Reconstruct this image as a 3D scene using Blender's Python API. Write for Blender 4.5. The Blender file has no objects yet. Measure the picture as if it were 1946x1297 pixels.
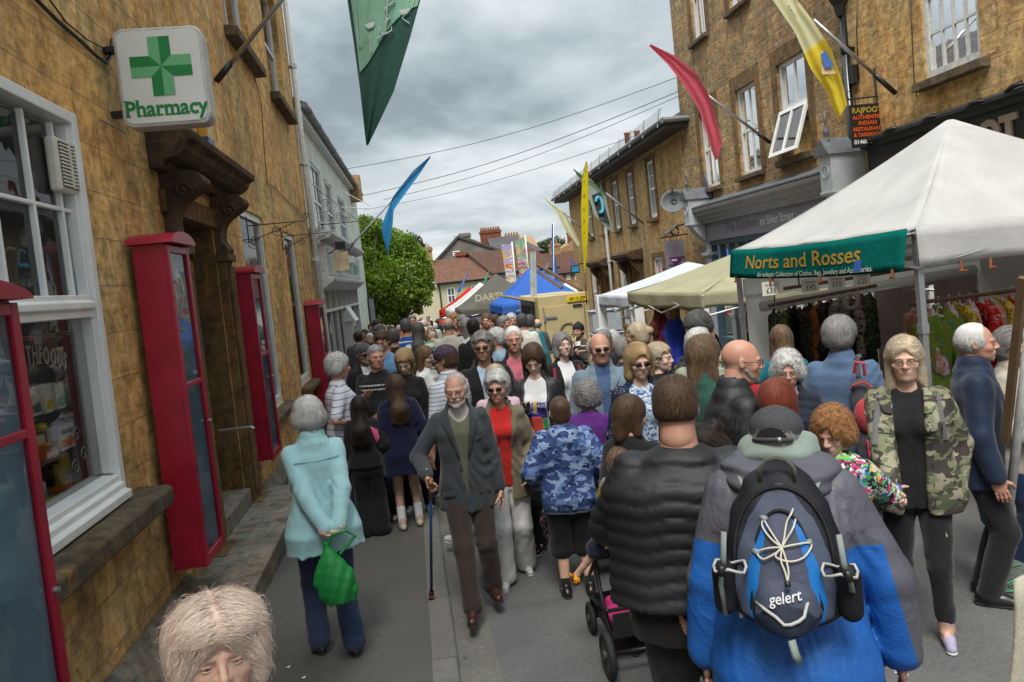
import bpy,math,random
import numpy as np
from mathutils import Vector,Matrix
R=math.radians
rnd=random.Random(7)
SC=bpy.context.scene
COL=SC.collection
F,ROLL,PITCH,YAW,CAMH=1400.,.105,R(3.0),R(7.8),2.25
PCX,PCY=973.,648.5-45
def _basis():
 cy,sy=math.cos(YAW),math.sin(YAW)
 f0=np.array([sy,cy,0.]);r0=np.array([cy,-sy,0.]);up=np.array([0,0,1.])
 f=f0*math.cos(PITCH)-up*math.sin(PITCH);u0=up*math.cos(PITCH)+f0*math.sin(PITCH)
 return f,math.cos(ROLL)*r0-math.sin(ROLL)*u0,math.sin(ROLL)*r0+math.cos(ROLL)*u0
FV,RV,UV_=_basis()
CO=np.array([0,0,CAMH])
def ray(x,y):return FV+RV*(x-PCX)/F-UV_*(y-PCY)/F
def onx(x,y,X):d=ray(x,y);return CO+d*X/d[0]
def ony(x,y,Y):d=ray(x,y);return CO+d*Y/d[1]
def ond(x,y,D):return CO+ray(x,y)*D
def gz(y):return 0. if y<5 else-.028*(min(y,75)-5)
cam=bpy.data.cameras.new('camera');co=bpy.data.objects.new('camera',cam);COL.objects.link(co)
co.matrix_world=Matrix(((RV[0],UV_[0],-FV[0],0),(RV[1],UV_[1],-FV[1],0),(RV[2],UV_[2],-FV[2],CAMH),(0,0,0,1)))
cam.sensor_width=36;cam.lens=36*F/1946;cam.shift_y=-45/1946;cam.clip_start=.05;cam.clip_end=3000
SC.camera=co
SC.view_settings.view_transform='Standard';SC.view_settings.look='None';SC.view_settings.gamma=1
SC.view_settings.exposure=0.42
SC.render.engine='CYCLES'
SC.cycles.max_bounces=6;SC.cycles.transparent_max_bounces=12;SC.cycles.diffuse_bounces=3
SC.cycles.caustics_reflective=False;SC.cycles.caustics_refractive=False
SUN_EL,SUN_AZ=58,200
class NT:
 """small wrapper for node trees"""
 def __init__(s,tree):s.t=tree;s.n=tree.nodes;s.l=tree.links
 def add(s,typ,props=None,**ins):
  n=s.n.new(typ)
  for k,v in(props or{}).items():setattr(n,k,v)
  for k,v in ins.items():
   key=int(k[1:])if k[0]=='_' and k[1:].isdigit()else k.replace('_',' ')
   s.put(n.inputs[key],v)
  return n
 def put(s,sock,v):
  if isinstance(v,bpy.types.NodeSocket):s.l.new(v,sock)
  elif isinstance(v,bpy.types.Node):s.l.new(v.outputs[0],sock)
  else:
   if hasattr(sock.default_value,'__len__')and not hasattr(v,'__len__'):v=(v,)*len(sock.default_value)
   if hasattr(v,'__len__')and len(sock.default_value)==4 and len(v)==3:v=(*v,1)
   sock.default_value=v
 def math(s,op,a,b=0.,c=0.):
  n=s.n.new('ShaderNodeMath');n.operation=op
  for i,v in enumerate((a,b,c)):s.put(n.inputs[i],v)
  return n.outputs[0]
 def vmath(s,op,a,b=(0,0,0)):
  n=s.n.new('ShaderNodeVectorMath');n.operation=op
  s.put(n.inputs[0],a);s.put(n.inputs[1],b)
  return n.outputs[0]
 def noise(s,vec,scale,detail=4,rough=.55,dist=0.,out=0):
  n=s.add('ShaderNodeTexNoise',Scale=scale,Detail=detail,Roughness=rough,Distortion=dist)
  if vec is not None:s.put(n.inputs['Vector'],vec)
  return n.outputs[out]
 def ramp(s,fac,stops,interp='LINEAR'):
  n=s.n.new('ShaderNodeValToRGB');cr=n.color_ramp;cr.interpolation=interp
  while len(cr.elements)<len(stops):cr.elements.new(.5)
  for e,(p,c)in zip(cr.elements,stops):
   e.position=p;e.color=(*c,1)if hasattr(c,'__len__')else(c,c,c,1)
  s.put(n.inputs[0],fac);return n.outputs[0]
 def mix(s,fac,a,b,mode='MIX'):
  n=s.n.new('ShaderNodeMix');n.data_type='RGBA';n.blend_type=mode
  s.put(n.inputs[0],fac);s.put(n.inputs[6],a);s.put(n.inputs[7],b);return n.outputs[2]
 def sep(s,v):
  n=s.add('ShaderNodeSeparateXYZ');s.put(n.inputs[0],v);return n.outputs
 def comb(s,x,y,z=0.):
  n=s.n.new('ShaderNodeCombineXYZ')
  for i,v in enumerate((x,y,z)):s.put(n.inputs[i],v)
  return n.outputs[0]
def lin(*c):return tuple((v/255/12.92 if v/255<=.04045 else((v/255+.055)/1.055)**2.4)for v in c)
w=bpy.data.worlds.new('World');SC.world=w;w.use_nodes=True
T=NT(w.node_tree);T.n.clear()
gen=T.add('ShaderNodeTexCoord').outputs['Generated']
d=T.sep(gen)
sky=T.add('ShaderNodeTexSky',dict(sky_type='NISHITA',sun_disc=False,sun_elevation=R(SUN_EL),sun_rotation=R(SUN_AZ)))
skyc=T.vmath('SCALE',sky.outputs[0]);skyc.node.inputs['Scale'].default_value=.11
den=T.math('ADD',T.math('MAXIMUM',d[2],0.),.22)
cp=T.comb(T.math('DIVIDE',d[0],den),T.math('DIVIDE',d[1],den),3.7)
n1=T.noise(cp,1.15,6,.52,.35)
n2=T.noise(cp,3.6,5,.55,.2)
cf=T.math('ADD',T.math('MULTIPLY',n1,.75),T.math('MULTIPLY',n2,.25))
cl=T.ramp(cf,[(.36,(.24,.295,.325)),(.44,(.39,.46,.49)),(.51,(.54,.61,.635)),(.60,(.76,.81,.83))])
low=T.ramp(d[2],[(.0,1.),(.07,.75),(.2,.12),(.34,0.)])
lowc=T.ramp(T.noise(cp,1.7,6,.55,.3),[(.36,(.38,.45,.48)),(.5,(.72,.76,.77)),(.62,(.88,.89,.88))])
cl=T.mix(low,cl,lowc)
zen=T.ramp(d[2],[(.46,1.),(.62,2.1),(1.,3.9)])
cl=T.mix(1.,cl,zen,'MULTIPLY');cl=T.mix(1.,cl,(.84,.84,.84),'MULTIPLY')
cl=T.mix(.93,skyc,cl)
bg=T.add('ShaderNodeBackground',Color=cl,Strength=1.0)
T.add('ShaderNodeOutputWorld',Surface=bg)
sl=bpy.data.lights.new('sun','SUN');sl.energy=3.2;sl.angle=R(25);sl.color=(1,.96,.9)
so=bpy.data.objects.new('sun',sl);COL.objects.link(so)
so.rotation_euler=Vector((-math.sin(R(SUN_AZ))*math.cos(R(SUN_EL)),-math.cos(R(SUN_AZ))*math.cos(R(SUN_EL)),-math.sin(R(SUN_EL)))).to_track_quat('-Z','Y').to_euler()
def tag(o,label=None,cat=None,group=None,kind=None):
 for k,v in(('label',label),('category',cat),('group',group),('kind',kind)):
  if v:o[k]=v
 return o
def empty(name,loc,label=None,cat=None,group=None,rz=0.):
 o=bpy.data.objects.new(name,None);COL.objects.link(o);o.empty_display_size=.1
 o.location=loc;o.rotation_euler=(0,0,rz);return tag(o,label,cat,group)
class MB:
 """collects shapes in world space and links them as ONE mesh object"""
 def __init__(s):s.v=[];s.f=[];s.m=[];s.cur=0
 def mat(s,i):s.cur=i;return s
 def add(s,vs,fs):
  b=len(s.v);s.v+=[tuple(map(float,p))for p in vs]
  for f in fs:s.f.append(tuple(b+i for i in f));s.m.append(s.cur)
  return s
 def box(s,x0,x1,y0,y1,z0,z1):
  return s.add([(x,y,z)for x in(x0,x1)for y in(y0,y1)for z in(z0,z1)],[(0,1,3,2),(4,6,7,5),(0,4,5,1),(2,3,7,6),(0,2,6,4),(1,5,7,3)])
 def quad(s,*p):return s.add(p,[tuple(range(len(p)))])
 def prism(s,poly,axis,a0,a1):
  """poly: 2D points; extruded along axis ('x': pts are (y,z); 'y': (x,z); 'z': (x,y))"""
  n=len(poly)
  def P(p,a):return{'x':(a,p[0],p[1]),'y':(p[0],a,p[1]),'z':(p[0],p[1],a)}[axis]
  return s.add([P(p,a0)for p in poly]+[P(p,a1)for p in poly],[tuple(range(n))[::-1],tuple(range(n,2*n))]+[(i,(i+1)%n,n+(i+1)%n,n+i)for i in range(n)])
 def tube(s,pts,r,n=8,closed=False,flat=1.):
  pts=[Vector(p)for p in pts];rs=r if hasattr(r,'__len__')else[r]*len(pts);vs=[];fs=[];N=len(pts);prev=None
  for i,p in enumerate(pts):
   t=(pts[(i+1)%N]-pts[i-1])if closed else(pts[min(i+1,N-1)]-pts[max(i-1,0)])
   t.normalize()
   if prev is None:a=t.cross(Vector((0,0,1)));a=a if a.length>.1 else t.cross(Vector((1,0,0)))
   else:a=prev-t*prev.dot(t)
   a.normalize();prev=a;b=t.cross(a)
   for k in range(n):
    th=2*math.pi*k/n;vs.append(p+a*math.cos(th)*rs[i]+b*math.sin(th)*rs[i]*flat)
  for i in range(N if closed else N-1):
   j=(i+1)%N
   for k in range(n):fs.append((i*n+k,i*n+(k+1)%n,j*n+(k+1)%n,j*n+k))
  if not closed:fs+=[tuple(range(n))[::-1],tuple((N-1)*n+k for k in range(n))]
  return s.add(vs,fs)
 def lathe(s,prof,c=(0,0,0),n=16):
  vs=[];fs=[];N=len(prof)
  for r_,z in prof:
   for k in range(n):th=2*math.pi*k/n;vs.append((c[0]+r_*math.cos(th),c[1]+r_*math.sin(th),c[2]+z))
  for i in range(N-1):
   for k in range(n):fs.append((i*n+k,i*n+(k+1)%n,(i+1)*n+(k+1)%n,(i+1)*n+k))
  fs+=[tuple(range(n))[::-1],tuple((N-1)*n+k for k in range(n))]
  return s.add(vs,fs)
 def grid(s,fn,nu,nv,thick=0.):
  """fn(u,v)->xyz for u,v in 0..1"""
  vs=[fn(i/nu,j/nv)for j in range(nv+1)for i in range(nu+1)]
  return s.add(vs,[(j*(nu+1)+i,j*(nu+1)+i+1,(j+1)*(nu+1)+i+1,(j+1)*(nu+1)+i)for j in range(nv)for i in range(nu)])
 def build(s,name,mats,parent=None,smooth=False,bevel=0.,solid=0.):
  me=bpy.data.meshes.new(name)
  vs=s.v
  if parent is not None:
   mi=parent.matrix_world if parent.parent else Matrix.LocRotScale(parent.location,parent.rotation_euler,None)
   wl=WORLD.get(parent.name,mi);inv=wl.inverted();vs=[tuple(inv@Vector(p))for p in vs]
  me.from_pydata(vs,[],s.f);me.update()
  for m in(mats if isinstance(mats,(list,tuple))else[mats]):me.materials.append(m)
  me.polygons.foreach_set('material_index',s.m)
  o=bpy.data.objects.new(name,me);COL.objects.link(o)
  if parent is not None:o.parent=parent;WORLD[o.name]=wl
  else:WORLD[o.name]=Matrix.Identity(4)
  if smooth:
   me.polygons.foreach_set('use_smooth',[True]*len(me.polygons))
  if solid:md=o.modifiers.new('s','SOLIDIFY');md.thickness=solid;md.offset=0
  if bevel:
   md=o.modifiers.new('b','BEVEL');md.width=bevel;md.segments=2;md.limit_method='ANGLE';md.angle_limit=R(40)
  return o
WORLD={}
def copy_tree(o,parent=None,over=None):
 c=o.copy();COL.objects.link(c);c.parent=parent
 for ch in list(o.children):copy_tree(ch,c)
 return c
def text_mesh(s,size=1.,bold=0.,ext=0.,align='CENTER',space=1.):
 """2D triangulated outline of a word -> (list of (x,z), faces); the built-in font"""
 cu=bpy.data.curves.new('t','FONT');cu.body=s;cu.size=size;cu.offset=bold;cu.align_x=align;cu.space_character=space
 cu.resolution_u=3
 o=bpy.data.objects.new('t',cu);COL.objects.link(o)
 dg=bpy.context.evaluated_depsgraph_get();me=bpy.data.meshes.new_from_object(o.evaluated_get(dg))
 vs=[(v.co.x,v.co.y)for v in me.vertices];fs=[tuple(p.vertices)for p in me.polygons]
 bpy.data.objects.remove(o);bpy.data.curves.remove(cu);bpy.data.meshes.remove(me)
 return vs,fs
def text_on(mb,s,c,ux,uz,size,bold=0.,align='CENTER',sx=1.,space=1.):
 """letters lying in the plane through c spanned by ux (reading direction) and uz (up)"""
 vs,fs=text_mesh(s,size,bold,align=align,space=space);c=Vector(c);ux=Vector(ux);uz=Vector(uz)
 mb.add([c+ux*x*sx+uz*z for x,z in vs],fs);return mb
MATS={}
def pmat(name,col,rough=.7,metal=0.,spec=.5,noise=0.,nscale=6.,bump=0.,bscale=60.,sheen=0.,trans=0.,alpha=1.,em=None,var=None,coat=0.):
 if name in MATS:return MATS[name]
 m=bpy.data.materials.new(name);m.use_nodes=True;T=NT(m.node_tree);T.n.clear()
 P=T.add('ShaderNodeBsdfPrincipled',Base_Color=col,Roughness=rough,Metallic=metal)
 P.inputs['Specular IOR Level'].default_value=spec
 if sheen:P.inputs['Sheen Weight'].default_value=sheen
 if coat:P.inputs['Coat Weight'].default_value=coat
 if trans:P.inputs['Transmission Weight'].default_value=trans
 if alpha<1:P.inputs['Alpha'].default_value=alpha
 if em:P.inputs['Emission Color'].default_value=(*em[:3],1);P.inputs['Emission Strength'].default_value=em[3]
 pos=T.add('ShaderNodeTexCoord').outputs['Object']
 if noise:
  nz=T.noise(pos,nscale,5,.6)
  c2=tuple(max(0,v*(1-noise))for v in col[:3]);c3=tuple(min(1,v*(1+noise*.6))for v in col[:3])
  T.put(P.inputs['Base Color'],T.ramp(nz,[(.3,c2),(.7,c3)]))
 if bump:
  b=T.add('ShaderNodeBump',Strength=min(1,bump),Distance=.01,Height=T.noise(pos,bscale,4,.6));T.put(P.inputs['Normal'],b)
 T.add('ShaderNodeOutputMaterial',Surface=P);MATS[name]=m;return m
def newmat(name):
 m=bpy.data.materials.new(name);m.use_nodes=True;T=NT(m.node_tree);T.n.clear();MATS[name]=m
 return m,T
def finish(T,P):T.add('ShaderNodeOutputMaterial',Surface=P)
def princ(T,**k):
 sp=k.pop('spec',None);P=T.add('ShaderNodeBsdfPrincipled',**k)
 if sp is not None:P.inputs['Specular IOR Level'].default_value=sp
 return P
def stone(name,base,var,mortar,bw,rh,ms=.008,mortar_fac=1.,stain=.5,rough_cut=0.,vert=.6,seed=0.,lichen=0.,ochre=.45):
 m,T=newmat(name)
 pos=T.add('ShaderNodeNewGeometry').outputs['Position'];s=T.sep(pos)
 h=T.math('ADD',s[1],s[0])
 pv=T.comb(h,s[2],seed)
 wob=T.noise(pos,2.2,3,.5,0,1)
 wv=T.vmath('SCALE',T.vmath('SUBTRACT',wob,(.5,.5,.5)));wv.node.inputs['Scale'].default_value=.02+rough_cut*.07
 pw=T.vmath('ADD',pv,wv)
 br=T.add('ShaderNodeTexBrick',dict(offset=.5,squash=1.0 if rough_cut<.5 else 1.6,squash_frequency=3),Vector=pw,Scale=1.,Color1=(0,0,0),Color2=(1,1,1),Mortar=(.5,.5,.5),Mortar_Size=ms,Mortar_Smooth=.3,Bias=0.,Brick_Width=bw,Row_Height=rh)
 fine=T.noise(pos,9,7,.65,.4);med=T.noise(pos,1.3,5,.6,.6)
 lay=T.noise(T.vmath('MULTIPLY',pos,(3,3,22)),1.2,5,.6,.8)
 per=br.outputs[0]
 c=T.ramp(T.math('ADD',T.math('MULTIPLY',fine,.78),T.math('MULTIPLY',lay,.22)),[(.36,tuple(v*.5 for v in base)),(.5,base),(.63,tuple(min(1,v*1.4)for v in base))])
 blot=T.ramp(T.noise(pos,3.3,7,.68,1.),[(.40,0.),(.60,1.)]);c=T.mix(T.math('MULTIPLY',blot,.36),c,T.mix(1.,c,(.62,.66,.74),'MULTIPLY'))
 c=T.mix(T.math('MULTIPLY',T.ramp(T.noise(T.vmath('MULTIPLY',pos,(2,2,.8)),6,6,.7,1.5),[(.56,0.),(.64,1.)]),ochre*1.2),c,(.36,.15,.03))
 c=T.mix(T.math('MULTIPLY',per,.5 if rough_cut<.5 else .75),c,T.mix(1.,c,var,'MULTIPLY'))
 c=T.mix(T.math('MULTIPLY',T.ramp(med,[(.42,0.),(.60,1.)]),ochre),c,T.mix(1.,c,(1.15,.8,.5),'MULTIPLY'))
 c=T.mix(T.math('MULTIPLY',T.ramp(T.noise(pos,.8,6,.65,.8),[(.5,0.),(.64,1.)]),.55),c,T.mix(1.,c,(1.25,1.3,1.35),'MULTIPLY'))
 c=T.mix(T.math('MULTIPLY',br.outputs[1],mortar_fac),c,mortar)
 st=T.noise(T.vmath('MULTIPLY',pos,(2.2,2.2,.35)),1.5,6,.62,.5)
 st2=T.noise(pos,.55,4,.6)
 sf=T.math('MULTIPLY',T.ramp(T.math('ADD',T.math('MULTIPLY',st,vert),T.math('MULTIPLY',st2,1-vert)),[(.46,0.),(.63,1.)]),stain)
 c=T.mix(sf,c,(.035,.03,.024))
 if lichen:c=T.mix(T.math('MULTIPLY',T.ramp(T.noise(pos,5,6,.7),[(.56,0.),(.66,1.)]),lichen),c,(.09,.1,.05))
 hgt=T.math('ADD',T.math('MULTIPLY',T.math('SUBTRACT',1.,br.outputs[1]),.6+rough_cut),T.math('ADD',T.math('MULTIPLY',fine,.45+rough_cut),T.math('MULTIPLY',lay,.35)))
 b=T.add('ShaderNodeBump',Strength=.75,Distance=.02+.02*rough_cut,Height=hgt)
 P=princ(T,Base_Color=c,Roughness=.93,Normal=b,spec=.25);finish(T,P);return m
HAM=stone('hamstone_ashlar',(.64,.425,.18),(1.15,1.05,.85),(.30,.22,.12),.62,.31,.006,.5,.5,vert=.5)
RUB=stone('squared_rubble',(.29,.205,.108),(1.8,1.65,1.45),(.34,.28,.19),.34,.17,.016,.9,.4,.8,seed=4.,ochre=.3)
ASH=stone('weathered_ashlar',(.52,.36,.17),(1.2,1.1,.9),(.2,.13,.07),.7,.30,.005,.5,.4,.15,seed=9.)
DRESS=stone('dressed_surround',(.19,.125,.06),(1.1,1.05,1.),(.2,.14,.08),3.,1.1,.004,.4,.6,seed=2.)
DARKST=stone('sooty_stone',(.085,.06,.035),(1.2,1.1,1.),(.07,.05,.03),3.,2.1,.003,.3,.7,seed=6.,lichen=.35)
SILL=stone('sill_stone',(.115,.092,.06),(1.2,1.1,1.),(.1,.08,.05),5.,3.,.003,.3,.55,seed=3.,lichen=.25)
STEP=stone('step_stone',(.19,.18,.15),(1.1,1.1,1.1),(.12,.11,.09),5.,3.,.003,.3,.5,seed=5.,lichen=.4)
FAR_ST=stone('far_stone',(.30,.21,.12),(1.4,1.2,1.),(.25,.19,.12),.45,.2,.01,.6,.3,.3,seed=8.)
WHITE=pmat('white_gloss_paint',(.74,.74,.73),.38,noise=.10,nscale=5,bump=.12,bscale=25)
OLDWHITE=pmat('chipped_white_paint',(.62,.62,.60),.5,noise=.25,nscale=18,bump=.3,bscale=40)
RED=pmat('red_gloss_paint',(.33,.007,.028),.36,noise=.28,nscale=4,bump=.10,bscale=30)
BLACKM=pmat('black_iron',(.012,.012,.013),.45,noise=.3,nscale=30)
STEEL=pmat('galvanised_steel',(.42,.43,.44),.38,.8,noise=.2,nscale=14)
GREYPL=pmat('grey_plastic',(.2,.2,.2),.45)
LEAD=pmat('lead_sheet',(.10,.105,.115),.6,noise=.35,nscale=7,bump=.3,bscale=18)
CREAMP=pmat('cream_plastic',(.62,.59,.5),.5,noise=.12)
def glass_mat(name,tint,refl=.9,body=.15,fk=.9):
 m,T=newmat(name)
 pos=T.add('ShaderNodeNewGeometry').outputs['Position']
 b=T.add('ShaderNodeBump',Strength=.06,Distance=.02,Height=T.noise(pos,3.5,2,.5))
 fr=T.add('ShaderNodeFresnel',IOR=1.55,Normal=b)
 tr=T.add('ShaderNodeBsdfTransparent',Color=tint);gl=T.add('ShaderNodeBsdfGlossy',Color=(refl,)*3,Roughness=.015,Normal=b)
 f2=T.math('MULTIPLY_ADD',fr.outputs[0],fk,body)
 mx=T.add('ShaderNodeMixShader',_0=f2,_1=tr,_2=gl);finish(T,mx);return m
GLASS=glass_mat('window_glass',(.55,.58,.58))
SHOPGLASS=glass_mat('shop_glass',(.92,.95,.95),body=.02,fk=.65)
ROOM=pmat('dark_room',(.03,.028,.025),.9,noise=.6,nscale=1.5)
CURT=pmat('net_curtain',(.48,.47,.43),.9,noise=.25,nscale=5)
def finish_pts(x):return x
def asphalt(name,c0,c1,scale,speck,crack=.3):
 m,T=newmat(name);pos=T.add('ShaderNodeNewGeometry').outputs['Position']
 n=T.noise(pos,.9,5,.6,.4);f=T.noise(pos,scale,3,.8);f2=T.noise(pos,scale*.35,4,.7)
 v=T.add('ShaderNodeTexVoronoi',Vector=pos,Scale=scale*.7)
 c=T.ramp(T.math('ADD',T.math('MULTIPLY',n,.45),T.math('ADD',T.math('MULTIPLY',f,.3),T.math('MULTIPLY',f2,.25))),[(.36,c0),(.62,c1)])
 c=T.mix(T.math('MULTIPLY',T.ramp(v.outputs[1],[(.86,0.),(.9,1.)]),speck),c,(.28,.27,.25))
 g=T.add('ShaderNodeTexVoronoi',Vector=pos,Scale=3.1)
 c=T.mix(T.math('MULTIPLY',T.ramp(g.outputs[0],[(.045,1.),(.06,0.)]),.35),c,(.15,.145,.135))
 c=T.mix(T.math('MULTIPLY',T.ramp(T.noise(pos,.45,3,.5,1.),[(.55,0.),(.6,1.)]),crack),c,tuple(x*.6 for x in c0))
 b=T.add('ShaderNodeBump',Strength=.5,Distance=.006,Height=T.math('ADD',f,T.math('MULTIPLY',f2,.5)))
 P=princ(T,Base_Color=c,Roughness=T.ramp(n,[(.3,.75),(.7,.95)]),Normal=b,spec=.35);finish(T,P);return m
ROAD=asphalt('road_asphalt',(.082,.082,.083),(.165,.163,.157),95,.22)
PAVE=asphalt('pavement_asphalt',(.070,.065,.058),(.115,.107,.095),120,.12,.45)
CONC=asphalt('gutter_concrete',(.10,.095,.085),(.19,.18,.155),60,.3,.2)
KERB=asphalt('kerb_stone',(.11,.10,.088),(.19,.18,.16),50,.25,.3)
YS=[-12,-6,-2,1,3,5,8,12,20,30,45,60,75,200,1200]
def strip(name,x0,x1,dz,m,y0=-12,y1=1200,x1b=None):
 ys=[y0]+[y for y in YS if y0<y<y1]+[y1];b=MB()
 for a,c in zip(ys[:-1],ys[1:]):b.quad((x0,a,gz(a)+dz),(x1,a,gz(a)+dz),(x1,c,gz(c)+dz),(x0,c,gz(c)+dz))
 return tag(b.build(name,m),kind='structure')
RD=-.09
strip('ground',-900,900,-.25,pmat('earth',(.09,.10,.05),.95,noise=.4,nscale=.2))
strip('road',.28,5.7,RD,ROAD,y1=75)
strip('gutter',.04,.30,RD+.004,CONC,y1=60)
strip('pavement',-1.99,-.10,0,PAVE,y1=60)
strip('pavement',5.7,8.2,.0,PAVE,y1=60)
b=MB()
for i in range(60):
 a=-2+i*.915;c=a+.907;za,zc=gz(a),gz(c);o=rnd.uniform(-.004,.004)
 for(p,q,z0,z1)in((-.10+o,.05+o,-.2,.006),):
  v=[(p,a,za+z0),(q,a,za+z0),(q,a,za+z1-.008),(q-.012,a,za+z1),(p,a,za+z1)]
  w2=[(x,c,z-za+zc)for x,_,z in v]
  b.add(v+w2,[(0,1,2,3,4)[::-1],(5,6,7,8,9)]+[(k,(k+1)%5,5+(k+1)%5,5+k)for k in range(5)])
tag(b.build('kerb',KERB),kind='structure')
b=MB()
p0=onz=None
def onz(x,y,z=0.):d=ray(x,y);t=(z-CAMH)/d[2];return CO+d*t
for(xa,ya),(xb,yb)in(((1672,1246),(1722,1290)),((1735,1300),(1790,1340))):
 A=onz(xa,ya,RD);B=onz(xb,yb,RD);n=Vector((B-A)).cross(Vector((0,0,1))).normalized()*.035
 for k in range(14):
  t0,t1=k/14+rnd.uniform(0,.02),k/14+.05+rnd.uniform(0,.02);w0=rnd.uniform(.4,1.)
  P0=Vector(A+(B-A)*t0);P1=Vector(A+(B-A)*t1);U=Vector((0,0,.004))
  b.quad(P0-n*w0+U,P1-n*w0*.8+U,P1+n*w0+U,P0+n*w0*.7+U)
tag(b.build('road_marking',pmat('worn_line_paint',(.5,.5,.48),.8,noise=.3,nscale=40)),kind='structure')
b=MB();
for k in range(26):
 y=rnd.uniform(3.6,11);x=.06+abs(rnd.gauss(0,.03));s=rnd.uniform(.004,.012)
 z=gz(y)+RD+.006;a=rnd.uniform(0,3)
 b.quad(*[(x+s*math.cos(a+q*1.57),y+s*1.4*math.sin(a+q*1.57),z+(q%2)*.004)for q in range(4)])
tag(b.build('litter',pmat('dry_litter',(.16,.12,.05),.9,noise=.5,nscale=20)),'dry crumbs of leaf lying in the kerb channel',None,kind='stuff')
for(x,y)in((548,1270),(577,1290)):
 A=onz(x,y,0);b=MB();s=.014
 b.add([(A[0]-s,A[1],.004),(A[0]+s*.6,A[1]-s*.5,.006),(A[0]+s,A[1]+s*.4,.012),(A[0]-s*.2,A[1]+s*.8,.005)],[(0,1,2,3)])
 tag(b.build('paper_scrap',WHITE,solid=.001),'tiny scrap of white paper on the pavement, '+('nearer the shop' if x<560 else 'nearer the kerb'),'litter')
class Fac:
 """a wall plane: u runs along dir, z up, o outwards"""
 def __init__(s,p0,p1,out):
  s.o=np.array([p0[0],p0[1],0.]);dd=np.array([p1[0]-p0[0],p1[1]-p0[1],0.]);s.L=np.linalg.norm(dd);s.d=dd/s.L
  n=np.array([s.d[1],-s.d[0],0.]);s.n=n if n[:2]@np.array(out)>0 else-n
 def P(s,u,z,o=0.):p=s.o+s.d*u+s.n*o;return(p[0],p[1],z)
 def hit(s,x,y,o=0.):
  r=ray(x,y);c=s.o+s.n*o;t=((c-CO)@s.n)/(r@s.n);p=CO+r*t;return((p-s.o)@s.d,p[2])
 def box(s,mb,u0,u1,z0,z1,o0,o1):
  return mb.add([s.P(u,z,o)for u in(u0,u1)for o in(o0,o1)for z in(z0,z1)],[(0,1,3,2),(4,6,7,5),(0,4,5,1),(2,3,7,6),(0,2,6,4),(1,5,7,3)])
 def prof(s,mb,pts,u0,u1):
  """profile of (o,z) run along u"""
  n=len(pts)
  return mb.add([s.P(u0,z,o)for o,z in pts]+[s.P(u1,z,o)for o,z in pts],[tuple(range(n))[::-1],tuple(range(n,2*n))]+[(i,(i+1)%n,n+(i+1)%n,n+i)for i in range(n)])
 def wall(s,mb,u0,u1,z0,z1,holes=(),rev=.16,thick=None):
  us=sorted({u0,u1,*[h[0]for h in holes],*[h[1]for h in holes]});zs=sorted({z0,z1,*[h[2]for h in holes],*[h[3]for h in holes]})
  for a,c in zip(us[:-1],us[1:]):
   for e,f in zip(zs[:-1],zs[1:]):
    m=((a+c)/2,(e+f)/2)
    if any(h[0]<m[0]<h[1]and h[2]<m[1]<h[3]for h in holes):continue
    mb.quad(s.P(a,e),s.P(c,e),s.P(c,f),s.P(a,f))
  for(a,c,e,f)in holes:
   mb.quad(s.P(a,e),s.P(a,f),s.P(a,f,-rev),s.P(a,e,-rev));mb.quad(s.P(c,e),s.P(c,f),s.P(c,f,-rev),s.P(c,e,-rev))
   mb.quad(s.P(a,f),s.P(c,f),s.P(c,f,-rev),s.P(a,f,-rev));mb.quad(s.P(a,e),s.P(c,e),s.P(c,e,-rev),s.P(a,e,-rev))
  return mb
 def window(s,par,u0,u1,z0,z1,cols=2,rows=(2,2),o=-.10,fw=.055,bar=.022,mid=None,sill=None,mat=None,curtain=None,sillo=.10,room=.6,sillm=None,sillh=.12,split=True,glass=None):
  """a sash window: frame, bars, glass, a dim room behind, a stone sill"""
  mat=mat or WHITE;f=MB();g=1e-3
  s.box(f,u0-g*0,u0+fw,z0,z1,o-.06,o+.03);s.box(f,u1-fw,u1,z0,z1,o-.06,o+.03)
  s.box(f,u0+fw,u1-fw,z1-fw,z1,o-.06,o+.027);s.box(f,u0+fw,u1-fw,z0,z0+fw*1.3,o-.06,o+.034)
  a,c=u0+fw,u1-fw;e,h=z0+fw*1.3,z1-fw;mz=mid if mid is not None else(e+h)/2
  if split:s.box(f,a,c,mz-.028,mz+.028,o-.03,o+.02)
  segs=((e,mz-.028,rows[0],0.),(mz+.028,h,rows[1],.0))if split else((e,h,rows[0],0.),)
  for(p,q,nr,do)in segs:
   for k in range(1,cols):x=a+(c-a)*k/cols;s.box(f,x-bar/2,x+bar/2,p,q,o-.02,o+.008)
   for k in range(1,nr):zz=p+(q-p)*k/nr;s.box(f,a,c,zz-bar/2,zz+bar/2,o-.02,o+.0055)
  W=f.build('window',mat,par)
  p=MB();p.quad(s.P(a,e,o-.012),s.P(c,e,o-.012),s.P(c,h,o-.012),s.P(a,h,o-.012));p.build('pane',glass or GLASS,W)
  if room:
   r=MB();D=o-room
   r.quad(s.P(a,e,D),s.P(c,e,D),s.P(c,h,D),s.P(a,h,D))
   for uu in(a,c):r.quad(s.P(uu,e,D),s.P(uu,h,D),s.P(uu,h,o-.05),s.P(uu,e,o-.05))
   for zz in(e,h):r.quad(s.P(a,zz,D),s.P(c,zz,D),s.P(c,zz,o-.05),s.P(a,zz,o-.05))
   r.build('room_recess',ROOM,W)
  if curtain:
   q=MB();n=40
   for(x0,x1)in curtain:
    q.grid(lambda u,v:s.P(a+(c-a)*(x0+(x1-x0)*u),e+(h-e)*v,o-.14+.025*math.sin(u*(x1-x0)*n*1.3+.4*math.sin(7*v))),26,3)
   q.build('curtain',CURT,W,smooth=True)
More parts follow.
